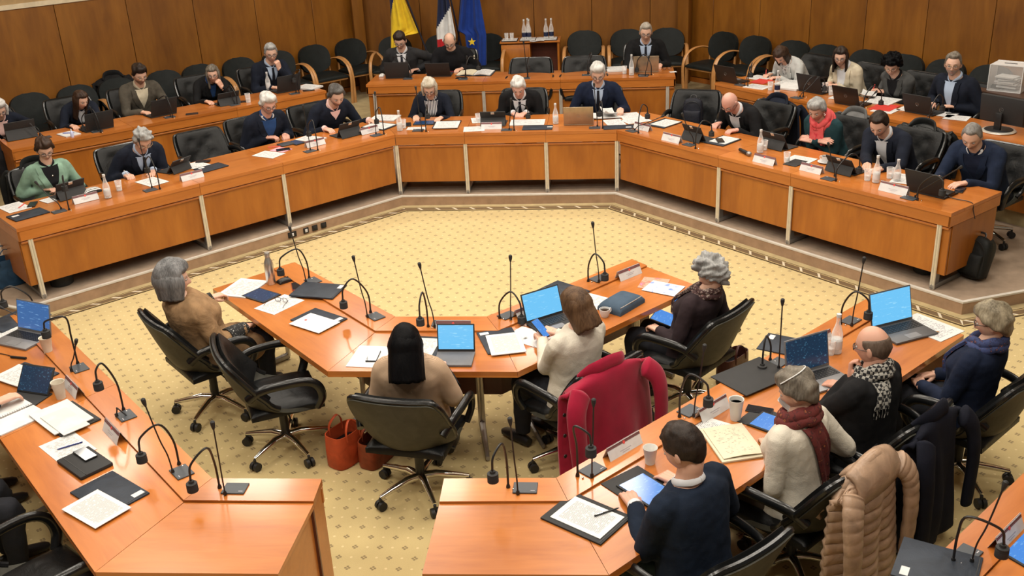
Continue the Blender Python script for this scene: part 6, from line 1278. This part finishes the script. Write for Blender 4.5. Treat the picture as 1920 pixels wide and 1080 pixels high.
loc, rz = place('LL', 18, 780); t = thing('spiral_notebook', 'open spiral notebook at the left edge', 'notebook', loc, rz+PI/2+.2); MB().box((0, .10, .006), (.30, .19, .012)).build('upper_page', BLANK, t); MB().box((0, -.10, .004), (.30, .19, .008)).build('lower_page', BLANK, t)
m = MB()
for k in range(20): m.tube([(-.14+.0147*k, .008*math.cos(a), .012+.008*math.sin(a)) for a in [2*PI*i/8 for i in range(9)]], .0012, 4, cap=False)
m.build('spiral', ALUD, t)['kind'] = 'stuff'
paper('LL', 127, 840, 'printed sheet under a blue pen on the left table', PI/2+.12, .21, .297); pen('LL', 131, 837, 'blue ballpoint pen on the printed sheet', -.15, plain('dark_blue_pen', (.01, .02, .16), .3))
loc, rz = place('LL', 160, 871); t = thing('document_case', 'black zipped tablet case on the left table', 'case', loc, rz+PI/2+.15); rbox(.19, .28, .022, .006).build('body', BLKM, t); MB().box((-.06, 0, .0225), (.004, .27, .002)).build('seam', BLK, t); phone('LL', 160, 853, 'dark phone in a sleeve on the black tablet case', PI/2+.15, dz=.024)
folder('LL', 206, 926, 'dark folder with a white sticker near the corner of the left table', PI/2+.2, .25, .36, .01, sticker=(.08, -.14)); paper('LL', 181, 954, 'printed page lying on the dark folder near the corner', PI/2+.25, .21, .30, .003, PAP2, dz=.011)
# ---- bottom right
folder('R3', 1757, 1064, 'dark folder in the bottom right foreground', .3, .30, .34, sticker=(-.10, .12), dz=.012); nameplate('R3', 1886, 1012, 'name card in the bottom right foreground', 0, .26, .09); tablet('R3', 1935, 1040, 'tablet cut off by the right edge at the bottom', -.2, SCRM, .22, .28)
# ================================================================== COATS OVER CHAIR BACKS
def coat(label, mat, x, y, z, rz, bottom=.2, w=.36, sleeves=(1, 1), quilt=0., hood=False, name='coat', group='coats over chair backs', top=.875, seed=1, buttons=None, lining=None, ln=.62, thick=.022, flare=.15, sl=.50):
    t = thing(name, label, 'coat', (x, y, z), rz, group); off = Vector((seed*7.3, 0, 0)); rows = []; path = bez([(-.27, ln, 0), (-.30, .74, 0), (-.335, top-.03, 0), (-.385, top+.012, 0), (-.425, top-.03, 0), (-.445, .70, 0), (-.455, .5, 0), (-.47, (.5+bottom)/2, 0), (-.48, bottom, 0)], 6 if not quilt else 18)
    n = len(path); cols = 33
    for i, q in enumerate(path):
        s = i/(n-1); r = []
        for j in range(cols):
            u = -1+2*j/(cols-1); ww = w*(.80+.2*ss(.2, .5, s))*(1+flare*ss(.5, 1, s)); nz = mnoise.noise(Vector((u*2.2, s*3.0, 0))+off); fold = .022*math.sin(u*7+nz*3+seed)*ss(.45, 1, s)
            slope = -.10*abs(u)**2.2*(1-ss(.0, .25, abs(s-.36)))
            qq = quilt*abs(math.sin(q.y*PI/.062+.6*nz))**.6 if quilt else 0.; wrap = .10*abs(u)**2.5*ss(.4, .6, s)
            back = 1 if i > n*.36 else -1
            r.append((u*ww, q.x+.012*nz-back*(fold*.8+qq)+wrap, q.y+slope+.01*nz))
        rows.append(r)
    MB().sheet(rows, thick).build('drape', mat, t, ang=180)
    if lining: MB().sheet([[(p[0]*.93, p[1]+.016, p[2]-.004) for p in r] for r in rows[:int(n*.34)]], .008).build('lining', lining, t, ang=180)
    for sx, on in zip((-1, 1), sleeves):
        if not on: continue
        pts = bez([(sx*w*.70, -.43, top-.045), (sx*(w*.93), -.475, top-.14), (sx*(w*.97), -.50, top-.32), (sx*(w*.92), -.505, top-sl)], 26 if quilt else 12); rr = []; M_ = len(pts)
        for i in range(M_): q = i/(M_-1); e = (1+.16*abs(math.sin(q*(sl-.05)/.06*PI))**.6) if quilt else 1+.10*mnoise.noise(Vector((q*6, 2, seed))); tp = min(1., .25+i/(M_*.10)); rr.append(((.070-.018*q)*(.75+.25*e)*tp, (.036-.008*q)*e*tp))
        MB().tube(pts, rr, 16, up=(1, 0, 0)).build('sleeve', mat, t, ang=180)
    pts = bez([(-w*.52, -.32, top-.015), (-w*.3, -.39, top+.035), (0, -.40, top+.05), (w*.3, -.39, top+.035), (w*.52, -.32, top-.015)], 5)
    if not hood: MB().tube(pts, [(.040*min(1, .2+.2*min(i, len(pts)-1-i)), .013) for i in range(len(pts))], 10, up=(0, 0, 1)).build('collar', mat, t)
    else:
        m = MB(); hr = []
        for i in range(17):
            a = PI*i/16; hr.append([]);
            for j in range(17):
                u = -1+2*j/16; rr = .15*(1-.22*abs(u)**2)*(1+.05*abs(math.sin(i*1.3))); hr[-1].append((u*.185, -.375-rr*math.sin(a)*.62, top-.05+rr*math.cos(a)*.75-.02*u*u))
        m.sheet(hr, .03); m.build('hood', mat, t, ang=180); MB().tube(pts, [(.03*min(1, .15+.3*min(i, len(pts)-1-i)),)*2 for i in range(len(pts))], 10).build('collar', mat, t)
    if buttons:
        for k in range(4): MB().lathe([(0, 0), (.012, 0), (.012, .005), (0, .005)], 12, M=Matrix.Translation((-w*(1.02+.03*k), -.40-.012*k, .70-.13*k)) @ Matrix.Rotation(PI/2, 4, 'X')).build('button', buttons, t)
    return t
def chair_of(who, d=0.): p = SEATED[who]; q = p['root']-p['F']*p.get('cback', .02)+Vector((math.cos(p['rz']), math.sin(p['rz']), 0))*d; return q.x, q.y, q.z, p['rz']+p.get('crot', 0.)
CRIM = fabric('crimson_wool', (.285, .006, .030), .12, .85, 260., .2, .15, .12)
TAN = leather('tan_nylon', (.34, .225, .15), .38, .35, .4)
coat('crimson wool coat hung over the chair of the woman in cream', CRIM, *chair_of('woman in the cream jumper', -.07), bottom=.09, w=.35, buttons=BLK, seed=2, sl=.56, flare=.10)
coat('beige quilted hooded coat hung over a chair', TAN, *chair_of('woman in the paisley scarf'), bottom=.12, w=.285, quilt=.016, hood=True, seed=3, sl=.60, thick=.03)
coat('dark navy coat with a brown quilted lining hung over a chair', fabric('midnight_navy', (.006, .007, .014)), *chair_of('balding man in the check scarf'), bottom=.14, w=.275, seed=4, lining=leather('brown_quilted_lining', (.09, .065, .038), .5, .8), ln=.68, sl=.62)
coat('grey wool coat over the chair of the woman in the red scarf', fabric('grey_wool', (.12, .12, .12), .2), *chair_of('woman in the red scarf'), bottom=.30, w=.29, seed=5, sleeves=(0, 1))
coat('black quilted jacket over the chair of the man in the open white shirt', leather('black_nylon', (.010, .011, .011), .5, .3, .3), *chair_of('man in the open white shirt'), bottom=.35, w=.295, quilt=.010, seed=6)
coat('dark navy coat over the chair of the bald man', NAVY, *chair_of('bald man on the dais'), bottom=.3, w=.295, seed=7)
coat('black fleece over the chair of the woman in sage green', fabric('black_fleece', (.012, .013, .013), .4), *chair_of('woman in the sage green blazer'), bottom=.3, w=.29, seed=8)
# jacket on a wall chair behind the young woman
q = [o for o in COL.objects if o.name.startswith('armchair') and o.get('label', '').startswith('third') and 'left wall' in o['label']][0]
coat('black jacket with a yellow collar over a left wall armchair', fabric('black_parka', (.010, .010, .011)), q.location.x, q.location.y, q.location.z, q.rotation_euler.z, bottom=.35, w=.28, seed=9, top=.885, sleeves=(1, 0))
# ================================================================== BAGS
def tote(px, py, rz, label, mat, w=.30, d=.13, h=.27, name='handbag', inner=None, holes=False):
    q = P(px, py, 0); t = thing(name, label, 'handbag', (q.x, q.y, 0), rz, 'handbags on the carpet'); rows = []
    def rg(k, z, n=28): return [(math.copysign(abs(math.cos(a))**.55, math.cos(a))*w/2*k, math.copysign(abs(math.sin(a))**.55, math.sin(a))*d/2*k, z) for a in [2*PI*i/n for i in range(n)]]
    prof = [(.97, .004), (1.0, .02), (1.0, h*.5), (.97, h*.85), (.95, h)]
    MB().sheet([rg(k, z) for k, z in prof], .006, closed=True).build('body', mat, t); MB().prism([(p[0], p[1]) for p in rg(.97, 0)], .002, .010).build('bottom', mat, t)
    if inner: MB().prism([(p[0], p[1]) for p in rg(.92, 0)], h*.55, h*.6).build('contents', inner, t)
    for sy in (-1, 1): MB().tube(bez([(-w*.22, sy*d*.47, h*.8), (-w*.2, sy*d*.45, h*1.15), (0, sy*d*.35, h*1.38), (w*.2, sy*d*.45, h*1.15), (w*.22, sy*d*.47, h*.8)], 6), [(.010, .004)]*25, 8, up=(0, 1, 0)).build('strap', mat, t)
    if holes:
        rg2 = random.Random(3); m = MB()
        for k in range(46): m.ell((w/2+.001, rg2.uniform(-d*.36, d*.36), rg2.uniform(.03, h*.85)), (.004, .006, .009), nu=6, nv=4)
        m.build('white_spots', WHITE, t)['kind'] = 'stuff'
    return t
ORG = leather('orange_red_leather', (.42, .065, .022), .42, .2); BRN = leather('russet_leather', (.22, .045, .018), .35, .3)
tote(652, 862, 1.05, 'orange-red leather tote bag with spotted side on the carpet', ORG, .27, .17, .24, inner=BLK, holes=True); tote(712, 858, 1.2, 'russet leather handbag beside the orange-red tote', BRN, .33, .16, .19, inner=BLK)
tote(1372, 712, .9, 'dark brown handbag beside the chair of the plum-coated woman', leather('dark_brown_leather', (.055, .016, .012), .4, .3), .30, .14, .22, inner=BLK)
def backpack(loc, rz, label, mat, sc=1., tilt=0., zip_=BLK):
    t = thing('backpack', label, 'backpack', loc, rz); M = Matrix.Rotation(tilt, 4, 'X') @ Matrix.Scale(sc, 4); m = MB(); rows = []
    for i in range(15):
        z = i/14; k = (1-abs(2*z-1)**5)**.35 if 0 < z < 1 else .15; w_ = .155*(k*.75+.25)*(1-.12*z); d_ = .085*(k*.7+.3)*(1-.25*z)
        rows.append([(math.copysign(abs(math.cos(a))**.6, math.cos(a))*w_, math.copysign(abs(math.sin(a))**.6, math.sin(a))*d_, z*.44+.004) for a in [2*PI*j/28 for j in range(28)]])
    loft(m, rows); MB().add(m.v, m.f, 0, M).build('body', mat, t); m = MB(); pillow(m, (0, 0, 0), .24, .22, .05, Matrix.Translation((0, .07, .16)) @ Matrix.Rotation(-PI/2, 4, 'X')); MB().add(m.v, m.f, 0, M).build('front_pocket', mat, t)
    MB().tube(bez([(-.04, 0, .43), (-.03, -.01, .475), (.03, -.01, .475), (.04, 0, .43)], 5), [(.010, .004)]*16, 8, M=M).build('grab_handle', zip_, t)
    for sx in (-1, 1): MB().tube(bez([(sx*.07, -.07, .42), (sx*.09, -.13, .34), (sx*.09, -.12, .15), (sx*.11, -.075, .04)], 5), [(.022, .006)]*16, 8, M=M).build('shoulder_strap', zip_, t)
    MB().tube(bez([(-.14, .07, .14), (-.12, .085, .33), (0, .075, .40), (.12, .085, .33), (.14, .07, .14)], 6), .004, 6, M=M).build('zip', zip_, t); return t
NYL = leather('black_ballistic_nylon', (.008, .009, .009), .6, .4, .25)
q = P(1818, 522, ZD); backpack((q.x, q.y, ZD), 2.2, 'black backpack leaning against the right end of the dais desk', NYL, .86, .22)
q = BPK; f_ = facing(PI-.25); backpack((q.x-f_.x*.02, q.y-f_.y*.02, ZD+.47), PI-.25, 'dark blue-black backpack sitting on the empty leather chair', leather('blue_black_nylon', (.008, .009, .016), .6, .4, .25), .82, .12)
q = P(22, 532, ZD); t = tote(22, 532, .8, 'blue leather shopper with a yellow item at the left end of the dais', leather('blue_leather', (.02, .055, .11), .4, .25), .34, .18, .27, inner=BLK); t.location = (q.x, q.y, ZD); MB().box((.06, 0, .30), (.03, .02, .16), bev=.004).build('yellow_umbrella', plain('yellow_plastic', (.75, .5, .04), .5), t)
for (px, py), nm in (((112, 535), 'left'), ((1738, 512), 'right')):
    q = P(px, py, ZD); q = q+Vector((0, .05, 0)); t = thing('waste_bin', 'black waste bin under the %s end of the dais desk' % nm, 'bin', (q.x, q.y, ZD), 0, 'waste bins'); MB().lathe([(.10, 0), (.105, .005), (.12, .24), (.123, .245), (.116, .245), (.10, .01), (0, .01)], 20).build('bucket', BLKM, t); MB().lathe([(.121, .235), (.126, .238), (.126, .25), (.121, .252)], 20).build('rim', BLK, t)
# ================================================================== FLAGS, SIDEBOARD, BALLOT BOX
YF = 4.42
def FV(px, py): return PV(px, py, (0, YF, 0), (0, 1, 0))
def flag(label, pole_top, pole_bot, L, R_, mats, pick, seed, extra=None, bottom=None):
    """L, R_: pixel polylines of the two edges from top to bottom, measured on the flag's own vertical plane"""
    a, b = FV(*pole_top), FV(*pole_bot); d = (a-b).normalized(); b = b-d*((b.z-ZT-.02)/d.z); top = a+d*.9
    t = thing('flag', label, 'flag', (b.x, YF, ZT), 0, 'flags behind the rear desk'); o = Vector((b.x, YF, ZT))
    MB().tube([b-o+Vector((0, .10, 0)), top-o+Vector((0, .10, 0))], .013, 10).build('pole', plain('dark_blue_pole', (.012, .014, .03), .4), t); MB().lathe([(0, 0), (.15, 0), (.15, .02), (.03, .035), (0, .035)], 20, M=Matrix.Translation((0, .10, 0))).build('stand', BLK, t)
    def poly(pts, s):
        ls = [0]
        for p, q in zip(pts, pts[1:]): ls.append(ls[-1]+(Vector(q)-Vector(p)).length)
        x = s*ls[-1]
        for i in range(len(pts)-1):
            if x <= ls[i+1]+1e-6: return Vector(pts[i]).lerp(Vector(pts[i+1]), (x-ls[i])/max(1e-6, ls[i+1]-ls[i]))
        return Vector(pts[-1])
    rows = []; n, c_ = 44, 40
    for i in range(n+1):
        s = i/n; l, r = poly(L, s), poly(R_, s); row = []
        for j in range(c_+1):
            u = j/c_; p = l.lerp(r, u); q = FV(p.x, p.y)-o; row.append((q.x, .045*math.sin(u*9+seed+s*1.5)*(1-.3*s)+.02*math.sin(u*21+s*4), q.z))
        rows.append(row)
    m = MB().sheet(rows, .004); K = len(m.f)
    me = m.mesh('cloth', mats, True, 180); ids = []
    for f in me.polygons:
        c = f.center+o; dv = c-CAMPOS; px = 960+FPX*dv.dot(CR)/dv.dot(CW); py = 540-FPX*dv.dot(CU)/dv.dot(CW); ids.append(pick(px, py))
    me.polygons.foreach_set('material_index', ids); cl_ = link('cloth', me, t)
    if extra: extra(t, o, cl_)
FY, FB, FW, FR, FE, FN = (fabric(n_, c_, .12, .75, 300., .15, .1, .25) for n_, c_ in (('flag_yellow', (.72, .50, .025)), ('flag_dark_blue', (.008, .014, .07)), ('flag_white', (.68, .68, .68)), ('flag_red', (.42, .015, .02)), ('flag_eu_blue', (.008, .035, .22)), ('flag_navy', (.012, .018, .055))))
def cross(px, py, a, b): return (b[0]-a[0])*(py-a[1])-(b[1]-a[1])*(px-a[0])
flag('yellow and blue flag on a leaning pole left of the others', (760, 0), (803, 111), [(716, -70), (729, 0), (732, 40), (733, 110)], [(733, -70), (760, 0), (786, 61), (760, 66), (752, 110)], [FY, FB], lambda px, py: 1 if (cross(px, py, (742, -30), (731, 42)) > 0 and py < 42) else 0, 1)
flag('blue, white and red tricolour flag in the middle', (843, 0), (858, 66), [(824, -70), (820, 0), (818, 58), (822, 110)], [(830, -70), (843, 0), (855, 66), (852, 110)], [FN, FW, FR], lambda px, py: 2 if py > 73+.35*(px-822) else (0 if cross(px, py, (846, 10), (817, 56)) > 0 else 1), 2)
def star(t, o, cl_):
    c = FV(886, 77)-o; v = []
    for k in range(10): r = .062 if k % 2 == 0 else .025; a = PI/2+k*PI/5; v.append((c.x+r*math.cos(a), -.075, c.z+r*math.sin(a)))
    v2_ = [(p[0], -.068, p[2]) for p in v]; MB().add(v+v2_, [tuple(range(10)), tuple(range(19, 9, -1))]+[(i, 10+i, 10+(i+1) % 10, (i+1) % 10) for i in range(10)]).build('gold_star', FY, t, smooth=False)
flag('deep blue flag with a gold star on the right', (862, 0), (858, 70), [(868, -70), (864, 0), (859, 58), (872, 64), (880, 127)], [(890, -70), (900, 0), (912, 66), (912, 127)], [FE], lambda px, py: 0, 3, star)
# sideboard
A_, B_ = PV(937, 79, (0, 4.62, 0), (0, 1, 0)), PV(1050, 79, (0, 4.62, 0), (0, 1, 0)); xc = (A_.x+B_.x)/2; wd = B_.x-A_.x; ht = A_.z-ZT
t = thing('sideboard', 'wooden sideboard with one drawer holding trays of bottles', 'sideboard', (xc, 4.80, ZT), 0); MB().box((0, 0, ht-.012), (wd, .42, .024), bev=.003).build('top', W_EDGE, t); MB().box((-wd*.24, .0, ht/2-.02), (wd*.48, .38, ht-.05), bev=.003).build('cabinet_body', W_PAN, t); MB().box((wd*.47, 0, ht/2-.012), (.03, .38, ht-.03)).build('side_panel', W_PAN, t); MB().box((wd*.22, .17, ht/2), (wd*.46, .02, ht-.06)).build('back_panel', W_DK, t)
d_ = MB().box((-wd*.24, -.195, ht*.62), (wd*.44, .014, ht*.5), bev=.003).build('drawer', W_PAN, t); MB().ell((-wd*.24, -.212, ht*.66), (.014, .012, .014)).build('knob', W_EDGE, d_)
zt_ = ZT+ht
def SB(px, py): return PV(px, py, (0, 4.72, 0), (0, 1, 0))
for k, (px, nm) in enumerate(((956, 'left tray with two upturned glasses'), (990, 'middle tray with three bottles'), (1030, 'right tray with two bottles'))):
    q = SB(px, 79); t = thing('serving_tray', 'white-lined %s on the sideboard' % nm, 'tray', (q.x, 4.74, zt_+.001), 0, 'trays on the sideboard'); MB().box((0, 0, .006), (.25, .26, .012), bev=.003).build('tray', BLK, t); MB().box((0, -.005, .014), (.23, .235, .004)).build('napkin', WHITE, t)
for k, (px, y_, nm) in enumerate(((983, 4.70, 'first'), (992, 4.70, 'second'), (990, 4.80, 'third'), (1024, 4.70, 'fourth'), (1034, 4.72, 'fifth'))):
    b_ = bottle('TC', 900, 140, '%s swing-top bottle from the left on the sideboard' % nm, .30, .036, lab=plain('dark_label', (.01, .015, .05), .5), group='bottles on the sideboard'); q = PV(px, 70, (0, y_, 0), (0, 1, 0)); b_.location = (q.x, y_, zt_+.018)
for px, nm in ((950, 'left'), (960, 'right')):
    q = SB(px, 72); tumbler('TC', 0, 0, '%s of two upturned glasses on the sideboard' % nm, .10, .033, 0, at=(q.x, 4.70, zt_+.018))
q = SB(1006, 78); tag(MB().sheet([[(x, y, .02+.006*math.sin(x*30)) for x in (-.11, -.05, 0, .05, .11)] for y in (-.21, -.1, 0, .1)], .003).build('napkin', WHITE, None, (q.x, 4.76, zt_-.010), .1), 'loose white napkin between the trays on the sideboard', 'napkin')
# ballot box on its stand
q = P(1880, 165, 1.10); t = thing('cabinet', 'dark wooden cabinet under the ballot box at far right', 'cabinet', (q.x+.12, q.y-.02, ZT), ZONE['TR'][1]); MB().box((0, 0, .40), (.75, .5, .80), bev=.004).build('body', W_DK, t); MB().box((0, 0, .815), (.80, .55, .03), bev=.004).build('top', plain('dark_top', (.06, .03, .02), .4), t); MB().box((0, .255, .4), (.70, .012, .70), bev=.003).build('door', BLKM, t)
t = thing('ballot_box', 'clear acrylic ballot box half full of white papers', 'ballot box', (q.x+.05, q.y, ZT+.832), ZONE['TR'][1]+.25)
for c_, d_ in (((0, .13, .14), (.34, .005, .28)), ((0, -.13, .14), (.34, .005, .28)), ((.17, 0, .14), (.005, .26, .28)), ((-.17, 0, .14), (.005, .26, .28)), ((0, 0, .003), (.34, .26, .006)), ((0, 0, .279), (.34, .26, .005))): MB().box(c_, d_).build('acrylic_wall', ACRYL, t)
m = MB()
for sx in (-1, 1):
    for sy in (-1, 1): m.box((sx*.17, sy*.13, .14), (.008, .008, .28))
for k in range(4): m.box((0, (-1)**k*.13, .28*(k // 2)+.002), (.34, .007, .007))
m.build('edge_frame', WHITE, t); MB().box((0, 0, .283), (.13, .012, .006)).build('slot', BLK, t)
for k in range(8):
    rr = random.Random(k); tag(MB().box((0, 0, 0), (.21, .15, .012), Matrix.Rotation(rr.uniform(-.12, .12), 4, 'X')).build('ballot_paper', BLANK, None, (q.x+.05+rr.uniform(-.02, .02), q.y+rr.uniform(-.015, .015), ZT+.86+k*.016), ZONE['TR'][1]+.25+rr.uniform(-.25, .25)), 'folded white paper in the clear ballot box', 'paper', 'papers in the ballot box')
